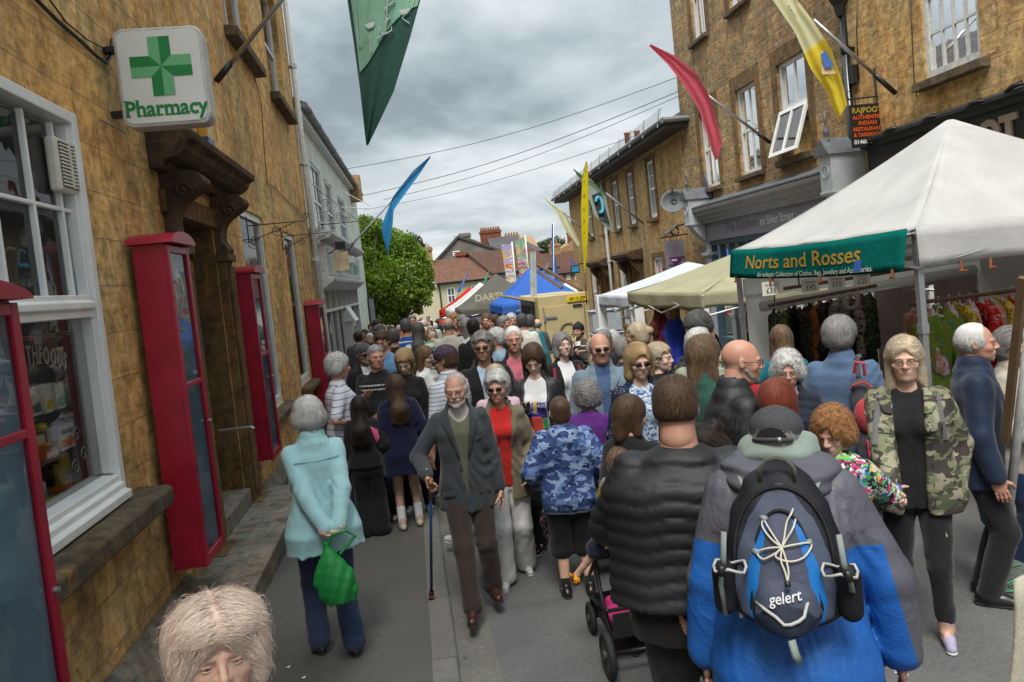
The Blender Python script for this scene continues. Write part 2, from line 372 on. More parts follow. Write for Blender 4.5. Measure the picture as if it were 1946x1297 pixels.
  if sill:
   t=MB();s.prof(t,[(-.14,z0-sillh),(sillo,z0-sillh),(sillo,z0-.03),(o+.03,z0-.001),(-.14,z0-.001)],u0-.12,u1+.12)
   t.build('sill',sillm or SILL,W,bevel=.012)
  return W
LX=-1.95
LF=Fac((LX,0),(LX,16.35),(1,0))
PB=empty('stone_building',(LX,8,0),'golden stone shop building with pharmacy sign and red display cases, left side of street','building')
holes=[(1.6,5.05,1.12,3.57),(6.9,8.12,-.3,3.1),(9.55,11.1,.82,3.5),(12.85,14.1,.8,3.45),(6.5,8.1,5.9,8.1),(10.15,11.85,5.9,8.1),(13.35,15.15,5.9,8.1),(2.6,4.4,5.9,8.1)]
b=MB();LF.wall(b,-3,16.35,-.5,11,holes[:1]+holes[1:2]+holes[2:],.2)
b.quad((LX,16.35,-.6),(LX,16.35,11),(-9,16.35,11),(-9,16.35,-.6));b.quad((LX,-3,11),(LX,16.35,11),(-9,16.35,11),(-9,-3,11))
b.build('wall',HAM,PB)
b=MB();LF.prof(b,[(0,-.3),(.19,-.3),(.19,.03),(.03,.22),(0,.22)],-3,6.0);LF.prof(b,[(0,-.4),(.12,-.4),(.12,-.02),(.03,.12),(0,.12)],8.9,16.3)
b.build('plinth',STEP,PB,bevel=.01)
f=MB();o=-.04
u0,u1,z0,z1=1.6,5.05,1.12,3.57;TR=2.36
LF.box(f,u1-.075,u1,z0,z1,-.16,o+.05);LF.box(f,u0,u0+.1,z0,z1,-.16,o+.05)
LF.prof(f,[(-.16,z0),(o+.11,z0),(o+.11,z0+.05),(o+.075,z0+.06),(o+.075,z0+.1),(o+.045,z0+.11),(o+.045,z0+.15),(-.16,z0+.17)],u0+.101,u1-.076)
LF.box(f,u0+.1,u1-.075,z1-.07,z1,-.16,o+.045)
LF.box(f,u1-.1,u1-.075,z0+.17,z1-.09,-.14,o+.02);LF.box(f,u0+.1,u0+.15,z0+.17,z1-.09,-.14,o+.02)
LF.prof(f,[(-.14,TR-.075),(o+.035,TR-.075),(o+.035,TR-.03),(o+.055,TR-.02),(o+.055,TR+.02),(o+.03,TR+.03),(o+.03,TR+.065),(-.14,TR+.065)],u0+.151,u1-.101)
e,h=TR+.065,z1-.09
mids=[LF.hit(95,225,-.06)[0],LF.hit(37,190,-.06)[0]];mids+=[mids[1]-.40*k for k in range(1,6)]
for x in mids:LF.box(f,x-.012,x+.012,e,h,-.09,o-.012)
LF.box(f,u0+.15,u1-.1,(e+h)/2-.013,(e+h)/2+.013,-.09,o-.014)
W=f.build('window',WHITE,PB,bevel=.006)
p=MB();p.quad(LF.P(u0+.15,z0+.16,-.085),LF.P(u1-.1,z0+.16,-.085),LF.P(u1-.1,TR-.07,-.085),LF.P(u0+.15,TR-.07,-.085))
p.quad(LF.P(u0+.15,e,-.085),LF.P(u1-.1,e,-.085),LF.P(u1-.1,h,-.085),LF.P(u0+.15,h,-.085));p.build('pane',SHOPGLASS,W)
t=MB();LF.prof(t,[(-.16,z0-.15),(.22,z0-.15),(.22,z0-.035),(.18,z0-.02),(-.16,z0-.001)],3.44,5.28);t.build('sill',SILL,W,bevel=.015)
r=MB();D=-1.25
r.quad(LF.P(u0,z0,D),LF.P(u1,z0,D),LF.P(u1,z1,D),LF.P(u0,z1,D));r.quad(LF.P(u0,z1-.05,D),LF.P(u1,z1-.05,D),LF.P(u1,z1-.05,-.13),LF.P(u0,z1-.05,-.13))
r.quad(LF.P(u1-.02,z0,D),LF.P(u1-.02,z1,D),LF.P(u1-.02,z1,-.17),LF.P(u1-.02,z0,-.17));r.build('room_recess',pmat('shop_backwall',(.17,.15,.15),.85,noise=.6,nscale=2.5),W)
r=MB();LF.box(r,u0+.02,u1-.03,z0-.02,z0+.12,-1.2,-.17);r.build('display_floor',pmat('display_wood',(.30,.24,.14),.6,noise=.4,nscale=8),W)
r=MB();LF.box(r,4.35,4.93,z0+.2,TR-.02,-.62,-.60);r.build('display_panel',pmat('cream_panel',(.5,.48,.40),.8,noise=.2),W)
r=MB()
for k in range(2):r.grid(lambda u,v:LF.P(4.05+.30*u+.5*k-.35,z0+.15+1.05*v,-.5-.1*k+.02*math.sin(u*22)),16,2)
r.build('drape',pmat('pink_drape',(.45,.25,.28),.9,noise=.3),W,smooth=True)
r=MB();r.grid(lambda u,v:LF.P(2.3+1.6*u,z0+.15+2.1*v,-.9+.03*math.sin(u*30)),40,2);r.build('drape',pmat('blue_drape',(.06,.24,.38),.9,noise=.6,nscale=12),W,smooth=True)
t=MB();oo=-.078
def glass_word(mb,s,uc,zc,rad,size,oo):
 vs_all=[];x=0.;adv=[]
 for ch in s:
  vs,fs=text_mesh(ch,size,.004,align='LEFT');wd=(max([v[0]for v in vs])+.014)if vs else size*.35;adv.append((ch,x,wd,vs,fs));x+=wd
 for ch,x0,wd,vs,fs in adv:
  m=(x0+wd/2-x/2)*.66;th=m/rad;vs=[(wd/2+(q_[0]-wd/2)*.66,q_[1])for q_ in vs]
  mb.add([LF.P(uc+math.sin(th)*(rad+vz)+math.cos(th)*(vx-wd/2),zc+math.cos(th)*(rad+vz)-rad-math.sin(th)*(vx-wd/2),oo)for vx,vz in vs],fs)
gz_=LF.hit(118,668,-.08);glass_word(t,'CHESTER HEALTHFOODS',4.10,gz_[1]-.02,1.9,.125,oo)
for(a,c,e2,f2)in((2.6,4.8,2.21,2.216),(2.6,4.78,2.195,2.198),(4.80,4.806,1.45,2.21),(4.78,4.783,1.5,2.195)):LF.box(t,a,c,e2,f2,oo,oo+.001)
def scroll(pts,r):t.tube([LF.P(u,z,oo)for u,z in pts],r,4)
for(cu,cz,s)in((4.72,1.47,1),(4.60,1.42,-1),(4.66,1.60,1)):
 scroll([(cu+s*.05*(1-k/16)*math.cos(k*.6),cz+.05*(1-k/16)*math.sin(k*.6))for k in range(15)],.0035)
t.build('window_lettering',pmat('dark_sign_lettering',(.10,.09,.08),.5),W)
t=MB();glass_word(t,'CHESTER HEALTHFOODS',4.103,gz_[1]-.024,1.9,.129,oo-.004);t.build('window_lettering',pmat('pale_lettering_edge',(.38,.33,.24),.6),W)
b=MB();
b.quad(LF.P(6.9,-.2,-.40),LF.P(8.12,-.2,-.40),LF.P(8.12,3.1,-.40),LF.P(6.9,3.1,-.40))
LF.box(b,6.92,8.1,2.45,2.5,-.40,-.37)
for k in range(3):LF.box(b,6.98+.38*k,7.28+.38*k,.3,1.15,-.40,-.38);LF.box(b,6.98+.38*k,7.28+.38*k,1.35,2.3,-.40,-.38)
b.build('door',pmat('varnished_oak',(.14,.075,.03),.45,noise=.5,nscale=7,bump=.2),PB)
b=MB()
b.quad(LF.P(6.905,-.2,.002),LF.P(6.905,3.1,.002),LF.P(6.905,3.1,-.55),LF.P(6.905,-.2,-.55));b.quad(LF.P(8.115,-.2,.002),LF.P(8.115,3.1,.002),LF.P(8.115,3.1,-.55),LF.P(8.115,-.2,-.55))
b.quad(LF.P(6.9,3.095,.002),LF.P(8.12,3.095,.002),LF.P(8.12,3.095,-.55),LF.P(6.9,3.095,-.55))
for(a,c)in((6.54,6.87),(8.15,8.46)):
 LF.box(b,a,c,.16,2.75,.0,.09);LF.box(b,a+.05,c-.05,.25,2.7,.09,.12);LF.box(b,a-.05,c+.05,-.1,.16,0,.17)
 LF.box(b,a-.03,c+.03,2.75,2.83,0,.13)
LF.box(b,6.5,8.5,3.1,3.3,.0,.05)
b.build('door_surround',stone('door_surround_stone',(.14,.088,.038),(1.1,1.05,1.),(.16,.1,.05),3.,1.4,.004,.4,.65,seed=12.),PB,bevel=.01)
b=MB()
LF.prof(b,[(0,3.44),(.10,3.44),(.12,3.5),(.22,3.52),(.30,3.58),(.31,3.63),(.37,3.66),(.38,3.72),(.30,3.76),(0,3.84)],6.35,8.78)
b.build('door_hood',DARKST,PB,bevel=.008)
for a in(6.56,8.16):
 c=MB();pts=[]
 for k in range(22):
  t_=k/21;pts.append((.05+.26*math.exp(-((t_-.12)/.22)**2)+.07*math.exp(-((t_-.86)/.1)**2)+.04*(1-t_),3.44-.66*t_))
 prof=[(0,3.44)]+pts+[(0,2.78)]
 LF.prof(c,prof,a,a+.3);c.tube([LF.P(a-.012,3.28+.07*math.sin(q*.5)*(1-q/18),.18+.07*math.cos(q*.5)*(1-q/18))for q in range(17)],.016,6)
 c.tube([LF.P(a+.312,3.28+.07*math.sin(q*.5)*(1-q/18),.18+.07*math.cos(q*.5)*(1-q/18))for q in range(17)],.016,6)
 c.build('door_bracket',DARKST,PB,bevel=.006)
b=MB();LF.box(b,5.62,8.75,-.12,.15,.04,.57);b.build('door_step',STEP,PB,bevel=.015)
b=MB();LF.box(b,6.92,8.1,.15,.33,-.55,.07);b.build('door_step',STEP,PB,bevel=.015)
b=MB();b.tube([LF.P(7.8,1.02,-.1),LF.P(7.8,1.02,.22),LF.P(7.8,1.0,.24)],.016,8);b.build('handrail',STEEL,PB)
for(a,c,e2,f2)in holes[2:4]:LF.window(PB,a,c,e2,f2,1,(1,1),o=-.06,fw=.09,split=False,sill=True,sillo=.16,room=.8,glass=SHOPGLASS,curtain=[(.0,.3)])
for(a,c,e2,f2)in holes[4:]:LF.window(PB,a,c,e2,f2,2,(1,1),o=-.14,fw=.07,sill=True,sillo=.17,sillh=.16,curtain=[(0,.35),(.65,1)])
r=MB()
for k in range(3):r.quad(LF.P(9.75+.45*k,1.6+.1*k,-.16),LF.P(10.05+.45*k,1.6+.1*k,-.16),LF.P(10.05+.45*k,2.05+.1*k,-.16),LF.P(9.75+.45*k,2.05+.1*k,-.16))
r.build('poster',pmat('green_poster',(.08,.22,.18),.7,noise=.5,nscale=14),PB)
def downpipe(name,fac,u,o,z0,z1,m,label,r=.05,par=None):
 e0=empty(name,fac.P(u,z0,o),label,'drainpipe');t=MB();t.tube([fac.P(u,z0,o),fac.P(u,z1,o)],r,12);t.build('pipe',m,e0,smooth=True)
 zz=z0+1.2
 while zz<z1:
  c=MB();c.tube([fac.P(u,zz,o),fac.P(u,zz+.09,o)],r*1.28,12);fac.box(c,u-.1,u+.1,zz+.03,zz+.06,.001,o);c.build('collar',m,e0,smooth=False);zz+=2.05
 return e0
downpipe('drainpipe',LF,16.27,.09,-.2,10.5,OLDWHITE,'white downpipe at the end of the golden stone pharmacy building',.06)
PAPERB=pmat('blue_leaflet',(.03,.16,.36),.6,noise=.6,nscale=7);BACKB=pmat('pale_blue_board',(.42,.55,.66),.8,noise=.12,nscale=3)
def red_case(y0,y1,z0,z1,label,seed,xo=.30,rail=.56,bo=.06):
 e0=empty('display_case',(LX,(y0+y1)/2,z0),label,'display case','red display cases fixed to the pharmacy wall');q=random.Random(seed)
 b=MB();t=.02
 LF.box(b,y0,y0+t,z0,z1,bo,xo-.03);LF.box(b,y1-t,y1,z0,z1,bo,xo-.03);LF.box(b,y0+t,y1-t,z0,z0+t,bo,xo-.03);LF.box(b,y0+t,y1-t,z1-t,z1,bo,xo-.03)
 b.build('body',RED,e0,bevel=.004)
 b=MB();LF.box(b,y0+t,y1-t,z0+t,z1-t,bo+.004,bo+.024);b.build('backboard',BACKB,e0);b=MB();LF.box(b,y1-t-.006,y1-t-.001,z0+t,z1-t,bo+.025,xo-.032);LF.box(b,y0+t+.001,y0+t+.006,z0+t,z1-t,bo+.025,xo-.032);b.build('inner_lining',BACKB,e0)
 b=MB();n=12
 pr=[((y0+y1)/2-(y1-y0+.08)/2*math.cos(math.pi*k/n),z1+.002+.09*math.sin(math.pi*k/n))for k in range(n+1)]
 vs=[LF.P(u,z,o_)for o_ in(bo-.03,xo+.05)for u,z in pr];m_=n+1
 b.add(vs,[tuple(range(m_)),tuple(range(m_,2*m_))[::-1]]+[(k,k+1,m_+k+1,m_+k)for k in range(n)]+[(0,n,m_+n,m_)])
 b.build('roof',RED,e0)
 d=MB();fw=.055;f0,f1=xo-.03,xo
 LF.box(d,y0-.004,y0+fw,z0-.004,z1-.01,f0,f1);LF.box(d,y1-fw,y1+.004,z0-.004,z1-.01,f0,f1)
 LF.box(d,y0+fw,y1-fw,z0-.003,z0+fw*1.3,f0,f1-.001);LF.box(d,y0+fw,y1-fw,z1-fw-.01,z1-.011,f0,f1-.001)
 zr=z0+(z1-z0)*rail;LF.box(d,y0+fw,y1-fw,zr-.02,zr+.02,f0+.004,f1-.004)
 D=d.build('door',RED,e0,bevel=.005)
 g=MB();g.quad(*[LF.P(u,z,f0+.012)for u,z in((y0+fw,z0+fw),(y1-fw,z0+fw),(y1-fw,z1-fw),(y0+fw,z1-fw))]);g.build('pane',SHOPGLASS,D)
 k=MB();c=LF.P(y1-fw/2,z0+(z1-z0)*.42,f1);k.tube([c,(c[0]+.02,c[1],c[2])],.014,10);k.build('knob',STEEL,D)
 p=MB()
 for _ in range(5):
  a=q.uniform(y0+.05,y1-.35);zz=q.uniform(z0+.1,z1-.6);w_,h_=q.uniform(.2,.3),q.uniform(.35,.7)
  p.mat(_%3).grid(lambda u,v:LF.P(a+w_*u,zz+h_*v,bo+.03+.01*_+.02*math.sin(3*v)),2,4)
 p.build('poster',[PAPERB,pmat('white_notice',(.55,.56,.54),.7,noise=.15,nscale=9),pmat('sea_poster',(.05,.28,.45),.6,noise=.5,nscale=4)],e0)
 return e0
red_case(2.45,3.42,.20,2.38,'red wall display case with blue poster, nearest the camera, left of the shop window',1,rail=.74)
red_case(5.55,6.06,.40,2.76,'tall red wall display case between the shop window and the doorway',2)
red_case(8.55,9.10,.50,2.62,'red wall display case just beyond the stone doorway',3,.25,bo=.02)
red_case(14.2,14.9,-.05,2.15,'farthest red display case, beside the white downpipe',4,.27,bo=.02)
GR,GRL=pmat('deep_green',(.006,.20,.05),.4),pmat('pale_green',(.13,.42,.20),.4)
SY=5.62
A=ony(217,52,SY);B=ony(383,50,SY);C=ony(235,240,SY);D_=ony(398,238,SY)
sx0,sx1=LX+.02,max(B[0],D_[0])-.01;sz1,sz0=(A[2]+B[2])/2,(C[2]+D_[2])/2;sx0=min(A[0],C[0])
S=empty('pharmacy_sign',(LX,SY,sz0),'white square pharmacy sign with green cross jutting from the stone wall','sign')
def rrect(x0,x1,z0,z1,r,n=6):
 out=[]
 for cx,cz,a0 in((x1-r,z1-r,0),(x0+r,z1-r,90),(x0+r,z0+r,180),(x1-r,z0+r,270)):
  for k in range(n+1):a=R(a0+90*k/n);out.append((cx+r*math.cos(a),cz+r*math.sin(a)))
 return out
b=MB();b.prism(rrect(sx0,sx1,sz0,sz1,.07),'y',SY,SY+.16);b.build('housing',pmat('sign_casing',(.5,.5,.47),.5,noise=.25,nscale=9),S,bevel=.012)
b=MB();b.prism(rrect(sx0+.025,sx1-.025,sz0+.025,sz1-.025,.055),'y',SY-.006,SY);b.build('face',pmat('sign_face',(.66,.68,.66),.35,noise=.06,nscale=2),S)
cxs,czs=(sx0+sx1)/2+.005,sz0+(sz1-sz0)*.60;L_,hw=.225*(sx1-sx0)/.72,.075
def cross_tri(mats):
 for k in range(4):
  for side in(0,1):
   a=k*math.pi/2;ca,sa=math.cos(a),math.sin(a)
   loc=[(0,0),(hw,hw*(1 if side else-1)),(L_+.02,hw*(1 if side else-1)),(L_+.02,0)]
   mats[side if True else 0].append([(cxs+x*ca-z*sa,czs+x*sa+z*ca)for x,z in loc])
sets=([],[]);cross_tri(sets)
for st,m,nm in((sets[0],GR,'cross'),(sets[1],GRL,'cross')):
 b=MB()
 for pl in st:b.quad(*[(x,SY-.009,z)for x,z in pl])
 b.build(nm,m,S)
b=MB()
uxv=(1,0,0);zl=sz0+.075
text_on(b,'Pharmacy',(cxs,SY-.009,zl),uxv,(0,0,1),.155,.0042,sx=.93)
vs,fs=text_mesh('Pharmacy',.155,.0042);xs=[v[0]for v in vs]
def slab(x,z,w_):b.box(cxs+x-w_,cxs+x+w_,SY-.0095,SY-.009,zl+z-.0055,zl+z+.0055)
wt=max(xs)-min(xs);x_l=min(xs)*.93
for fx in(.022,.165,.245,.415,.535,.59,.645):slab(x_l+fx*wt*.93,.003,.017)
for fx in(.012,.148):slab(x_l+fx*wt*.93,.108,.013)
b.build('lettering',GR,S)
b=MB();b.box(LX,sx0+.02,SY+.05,SY+.12,sz0+.1,sz0+.14);b.box(LX,sx0+.02,SY+.05,SY+.12,sz1-.14,sz1-.1);b.build('bracket',BLACKM,S)
b=MB();c0=LF.hit(400,255,.1);LF.box(b,c0[0]-.13,c0[0]+.13,c0[1]-.16,c0[1]+.17,.001,.1);LFB=b
e0=empty('alarm_box',LF.P(c0[0],c0[1]),'yellow and blue burglar alarm box above the stone door hood','alarm box')
b.build('case',pmat('alarm_yellow',(.55,.30,.02),.4),e0,bevel=.02);b=MB();LF.box(b,c0[0]-.132,c0[0]+.132,c0[1]-.165,c0[1]-.05,.0,.104);b.build('label_band',pmat('alarm_blue',(.02,.05,.2),.4),e0)
a0=LF.hit(112,272);a1=LF.hit(158,360);uc=(a0[0]+a1[0])/2;zc=(a0[1]+a1[1])/2
e0=empty('extractor_vent',LF.P(uc,zc,-.03),'cream slatted extractor vent set in an upper pane of the shop window','vent')
b=MB();hw2,hh=.15,.165;LF.box(b,uc-hw2,uc+hw2,zc-hh,zc+hh,-.08,-.01);b.build('housing',CREAMP,e0,bevel=.02)
b=MB();LF.box(b,uc-hw2+.03,uc+hw2-.03,zc-hh+.03,zc+hh-.03,-.01,-.006);b.build('opening',BLACKM,e0)
b=MB()
for k in range(13):z=zc-hh+.035+k*.022;LF.box(b,uc-hw2+.03,uc+hw2-.03,z,z+.011,-.006,.003)
LF.box(b,uc-.008,uc+.008,zc-hh+.03,zc+hh-.03,-.006,.006);b.build('slats',CREAMP,e0)
a0=LF.hit(160,552,-.07);e0=empty('window_sticker',LF.P(a0[0],a0[1],-.07),'small pale blue and black sticker in the corner of an upper shop pane','sticker')
b=MB();LF.box(b,a0[0]-.07,a0[0]+.07,a0[1]-.10,a0[1]+.12,-.084,-.079);b.build('card',pmat('sticker_paleblue',(.35,.55,.62),.5),e0)
b=MB();LF.box(b,a0[0]-.04,a0[0]+.04,a0[1]+.0,a0[1]+.10,-.079,-.078);b.build('emblem',BLACKM,e0)
b=MB();b.tube([LF.P(a0[0]-.015+.02*math.cos(k*.7),a0[1]+.05+.025*math.sin(k*.7),-.0775)for k in range(8)],.006,5);b.build('emblem',pmat('sticker_green',(.1,.5,.3),.5),e0)
b=MB()
for k,t_ in enumerate(('ASK FOR','FAIRTRADE HERE')):text_on(b,t_,LF.P(a0[0],a0[1]-.03-.035*k,-.0785),(0,1,0),(0,0,1),.028 if k==0 else .02,.0005)
b.build('lettering',pmat('sticker_blue_text',(.02,.2,.4),.5),e0)
def card_box(u,o_,z,w_,d_,h_,mats,label,rot=0.,band=None,text=None):
 e0=empty('product_box',LF.P(u,z,o_),label,'carton','cartons displayed in the shop window')
 b=MB();LF.box(b,u-w_/2,u+w_/2,z,z+h_,o_-d_,o_);b.build('carton',mats[0],e0,bevel=.002)
 b=MB();LF.box(b,u-w_/2+.008,u+w_/2-.008,z+h_*.12,z+h_*.42,o_,o_+.001)
 b.tube([LF.P(u+w_*.12+.028*math.cos(k*.7),z+h_*.3+.028*math.sin(k*.7),o_+.002)for k in range(10)],.004,4);b.build('print',mats[1],e0)
 if text:
  b=MB();text_on(b,text,LF.P(u,z+h_*.66,o_+.002),(0,1,0),(0,0,1),min(.055,w_*.32),.001);b.build('print',pmat('box_ink',(.05,.05,.06),.5),e0)
 return e0
wb=pmat('carton_white',(.62,.62,.58),.5);orr=pmat('carton_orange',(.62,.16,.02),.5);gy=pmat('carton_grey',(.12,.16,.14),.5);yel=pmat('carton_yellow',(.60,.48,.02),.5);crm=pmat('carton_cream',(.55,.5,.36),.5)
def shop_shelf(u0_,u1_,z,label):
 e0=empty('glass_shelf',LF.P(u0_,z,-.3),label,'shelf','shelves in the shop window');b=MB();LF.box(b,u0_,u1_,z-.012,z,-.55,-.17);b.build('shelf_board',pmat('shelf_edge',(.06,.07,.07),.25),e0,bevel=.003)
 b=MB();LF.box(b,u0_+.05,u0_+.07,z-.05,z-.012,-.5,-.2);LF.box(b,u1_-.07,u1_-.05,z-.05,z-.012,-.5,-.2);b.build('bracket',BLACKM,e0)
zs2=LF.hit(130,850,-.25);zs1=LF.hit(90,780,-.3)
shop_shelf(3.2,4.72,zs2[1],'lower dark glass shelf carrying the orange and white cartons behind the shop window')
shop_shelf(3.0,4.45,zs1[1],'upper dark shelf with slim cartons behind the shop window')
def at_shelf(px,py,o_):return LF.hit(px,py,o_)[0]
card_box(at_shelf(132,850,-.22),-.22,zs2[1],.19,.08,.15,(wb,orr),'white carton with orange sun burst on the lower window shelf',text='bio-kult')
card_box(at_shelf(100,860,-.19),-.19,zs2[1],.15,.06,.09,(orr,wb),'flat orange and white carton beside the sun burst carton',text='optibac')
card_box(at_shelf(78,860,-.24),-.24,zs2[1],.14,.07,.14,(crm,yel),'cream tub carton at the left end of the lower window shelf')
card_box(at_shelf(48,785,-.25),-.25,zs1[1],.13,.06,.15,(wb,orr),'white carton with an orange panel, first on the upper window shelf')
card_box(at_shelf(72,785,-.25),-.25,zs1[1],.12,.06,.15,(wb,gy),'white and dark green carton, second on the upper window shelf')
card_box(at_shelf(95,775,-.22),-.22,zs1[1],.09,.06,.17,(wb,yel),'slim white carton with a yellow flower panel on the upper window shelf')
card_box(at_shelf(118,772,-.22),-.22,zs1[1],.11,.06,.16,(wb,GRL),'white carton with a green band at the right end of the upper window shelf')
fz=z0+.12
card_box(LF.hit(133,905,-.3)[0],-.3,fz,.14,.06,.20,(yel,crm),'tall yellow carton standing on the window floor')
card_box(LF.hit(80,935,-.28)[0],-.28,fz,.11,.05,.11,(wb,GRL),'small white carton at the front of the window floor')
card_box(LF.hit(62,940,-.24)[0],-.24,fz,.09,.05,.13,(gy,wb),'small grey carton at the left of the window floor')
def rosette(u,z,o_,r,label):
 e0=empty('paper_rosette',LF.P(u,z,o_),label,'decoration');q=random.Random(int(u*100));b=MB()
 for k in range(46):
  a=q.uniform(0,6.28);l=r*q.uniform(.5,1.1);w_=r*.22;up=q.uniform(.15,.8)
  p0=np.array(LF.P(u,z,o_));dv=np.array([math.cos(a)*l*.6,math.sin(a)*l,up*r*.7]);s_=np.array([-math.sin(a),math.cos(a),.2])*w_
  b.quad(p0-s_*.4,p0+s_*.4,p0+dv*.7+s_,p0+dv+s_*.1,p0+dv*.75-s_)
 b.build('petals',pmat('yellow_petals',(.72,.62,.05),.7,noise=.25,nscale=20),e0)
 b=MB();p=LF.P(u,z+.04,o_);b.lathe([(.001,.03),(.03,.02),(.035,-.01),(.01,-.02)],p,10);b.build('centre',yel,e0,smooth=True)
h_=LF.hit(128,930,-.34);rosette(h_[0],fz+.05,-.34,.15,'yellow paper flower rosette on the shop window floor')
h_=LF.hit(90,830,-.3);rosette(h_[0],zs2[1]+.12,-.33,.07,'small yellow paper flower by the cartons on the window shelf')
for k,(pxx,pyy,nm)in enumerate(((95,965,'left'),(140,945,'middle'),(185,925,'right'))):
 h_=LF.hit(pxx,pyy,-.25);b=MB();LF.box(b,h_[0]-.09,h_[0]+.07,fz,fz+.012+.004*k,-.38,-.22)
 e0=empty('leaflet_pile',LF.P(h_[0],fz,-.3),('yellow','orange and cream','pale patterned')[k]+' leaflet pile on the window floor','leaflets');b.build('paper',(yel,orr,crm)[k],e0)
e0=empty('wicker_basket',LF.P(4.25,fz,-.55),'round brown wicker basket at the back of the shop window','basket');b=MB()
b.lathe([(.12,0),(.17,.10),(.19,.22),(.2,.24),(.18,.23),(.11,.02)],LF.P(4.25,fz,-.45),24);b.build('weave',pmat('wicker',(.12,.06,.025),.8,noise=.6,nscale=60,bump=.8,bscale=90),e0,smooth=True)
def wire(name,pts,r,m,label,cat='cable',n=5,group=None):
 b=MB();b.tube(pts,r,n);return tag(b.build(name,m,smooth=True),label,cat,group)
def wallpts(fac,px,o=.02):return[fac.P(*fac.hit(x,y,o),o)for x,y in px]
wire('cable',wallpts(LF,[(45,-30),(75,5),(110,40),(150,75),(185,108),(203,120),(212,105),(213,75)],.025),.014,BLACKM,'thick black cable bundle looping down to the pharmacy sign')
wire('cable',wallpts(LF,[(80,-20),(125,42),(165,75),(208,98)],.02),.006,BLACKM,'thin black cable above the thick bundle on the wall')
wire('cable',wallpts(LF,[(190,228),(225,245),(240,255)],.02),.006,GREYPL,'short grey cable under the pharmacy sign')
wire('cable',wallpts(LF,[(485,150),(497,200),(503,300),(508,350),(520,355),(560,395),(575,410)],.02),.006,BLACKM,'black cable running down between the upper windows')
def scroll_bracket(fac,px,py,L,label,s=.5):
 u,z=fac.hit(px,py);e0=empty('iron_bracket',fac.P(u,z,0),label,'bracket','scrolled iron brackets on the pharmacy wall');b=MB()
 b.tube([fac.P(u,z,0),fac.P(u,z,L)],.008,6);b.tube([fac.P(u,z-.45*s,.01),fac.P(u,z+.25*s,.01)],.008,6);b.build('arm',BLACKM,e0)
 for(o0,z0_,r0,dr)in((L,z+.05,.05,1),(L*.5,z-.09,.08,-1),(.08,z-.2,.06,1)):
  c=MB();c.tube([fac.P(u,z0_+r0*(1-k/20)*math.sin(k*.55*dr),o0+r0*(1-k/20)*math.cos(k*.55))for k in range(17)],.006,5);c.build('scroll',BLACKM,e0)
 c=MB();c.tube([fac.P(u,z-.42*s,.01),fac.P(u,z-.2*s,L*.45),fac.P(u,z-.01,L*.8)],.006,5);c.build('stay',BLACKM,e0)
scroll_bracket(LF,468,430,.75,'scrolled iron bracket beyond the door hood')
scroll_bracket(LF,534,450,.6,'scrolled iron bracket between the tall ground windows and pipe')
scroll_bracket(LF,588,445,.5,'scrolled iron bracket right beside the white downpipe')
GF=Fac((-1.98,16.42),(-1.70,31.6),(1,0))
GREENW=pmat('pale_green_render',(.66,.71,.62),.9,noise=.22,nscale=1.6,bump=.3,bscale=30)
SLATE=stone('slate_roof',(.07,.075,.085),(1.3,1.3,1.35),(.03,.03,.035),.28,.16,.006,.8,.25,seed=7.)
def bx(fac,px0,py0,px1,py1,o=0.):
 a=fac.hit(px0,py0,o);c=fac.hit(px1,py1,o);return(min(a[0],c[0]),max(a[0],c[0]),min(a[1],c[1]),max(a[1],c[1]))
def cols(fac,px_l,px_r,y,o=0.):
 return fac.hit(px_l,y,o)[0],fac.hit(px_r,y,o)[0]
GB=empty('shop_building',GF.P(7,-.4),'pale green rendered building with white old shopfront and long gutter','building')
ge=6.42
ua,ub=cols(GF,596,611,370);uc_,ud=cols(GF,623,633,400);ue,uf=cols(GF,645,655,410)
gh=[(ua,ub+.2,3.7,5.55),(uc_,ud+.2,3.7,5.5),(ue,uf+.3,3.7,5.45)]
ug,uh=cols(GF,666,677,580);gh.append((ug,uh,.3,2.35))
b=MB();GF.wall(b,0,GF.L,-1.6,ge,gh,.12);b.quad(GF.P(GF.L,-1.6),GF.P(GF.L,ge),GF.P(GF.L,ge,-7),GF.P(GF.L,-1.6,-7))
b.build('wall',GREENW,GB)
for h in gh:GF.window(GB,*h,2,(2,2),o=-.06,fw=.06,room=.5,sill=True,sillo=.07,sillh=.07,sillm=OLDWHITE,curtain=[(0,.4)])
b=MB();b.quad(GF.P(0,ge+.05,.25),GF.P(GF.L,ge+.05,.25),GF.P(GF.L,ge+2.6,-4),GF.P(0,ge+2.6,-4));b.quad(GF.P(GF.L,ge+.05,.25),GF.P(GF.L,ge+.05,-8),GF.P(GF.L,ge+2.6,-4));b.build('roof',SLATE,GB)
b=MB();GF.box(b,.02,GF.L-.01,ge-.2,ge-.03,.002,.16);b.build('eaves_board',OLDWHITE,GB)
b=MB();b.tube([GF.P(0,ge-.01,.24),GF.P(GF.L+.1,ge-.01,.24)],.075,10)
for k in range(10):u=.5+k*1.55;b.tube([GF.P(u,ge-.01,.24),GF.P(u+.1,ge-.01,.24)],.09,10)
b.build('gutter',pmat('weathered_gutter',(.2,.2,.19),.6,noise=.4,nscale=9),GB,smooth=False)
b=MB()
for k in range(60):
 u=rnd.choice([.8,1.1,1.3,9.2,14.9])+rnd.gauss(0,.12);p=np.array(GF.P(u,ge+.07,.22));s_=rnd.uniform(.02,.06);a=rnd.uniform(0,6)
 b.quad(p,p+np.array([math.cos(a)*s_,math.sin(a)*s_,s_*.8]),p+np.array([0,0,s_*2.2]),p+np.array([-math.sin(a)*s_*.4,.01,s_]))
tag(b.build('gutter_weeds',pmat('moss',(.06,.08,.02),.9,noise=.5,nscale=20)),'tufts of weed growing in the gutter',kind='stuff')
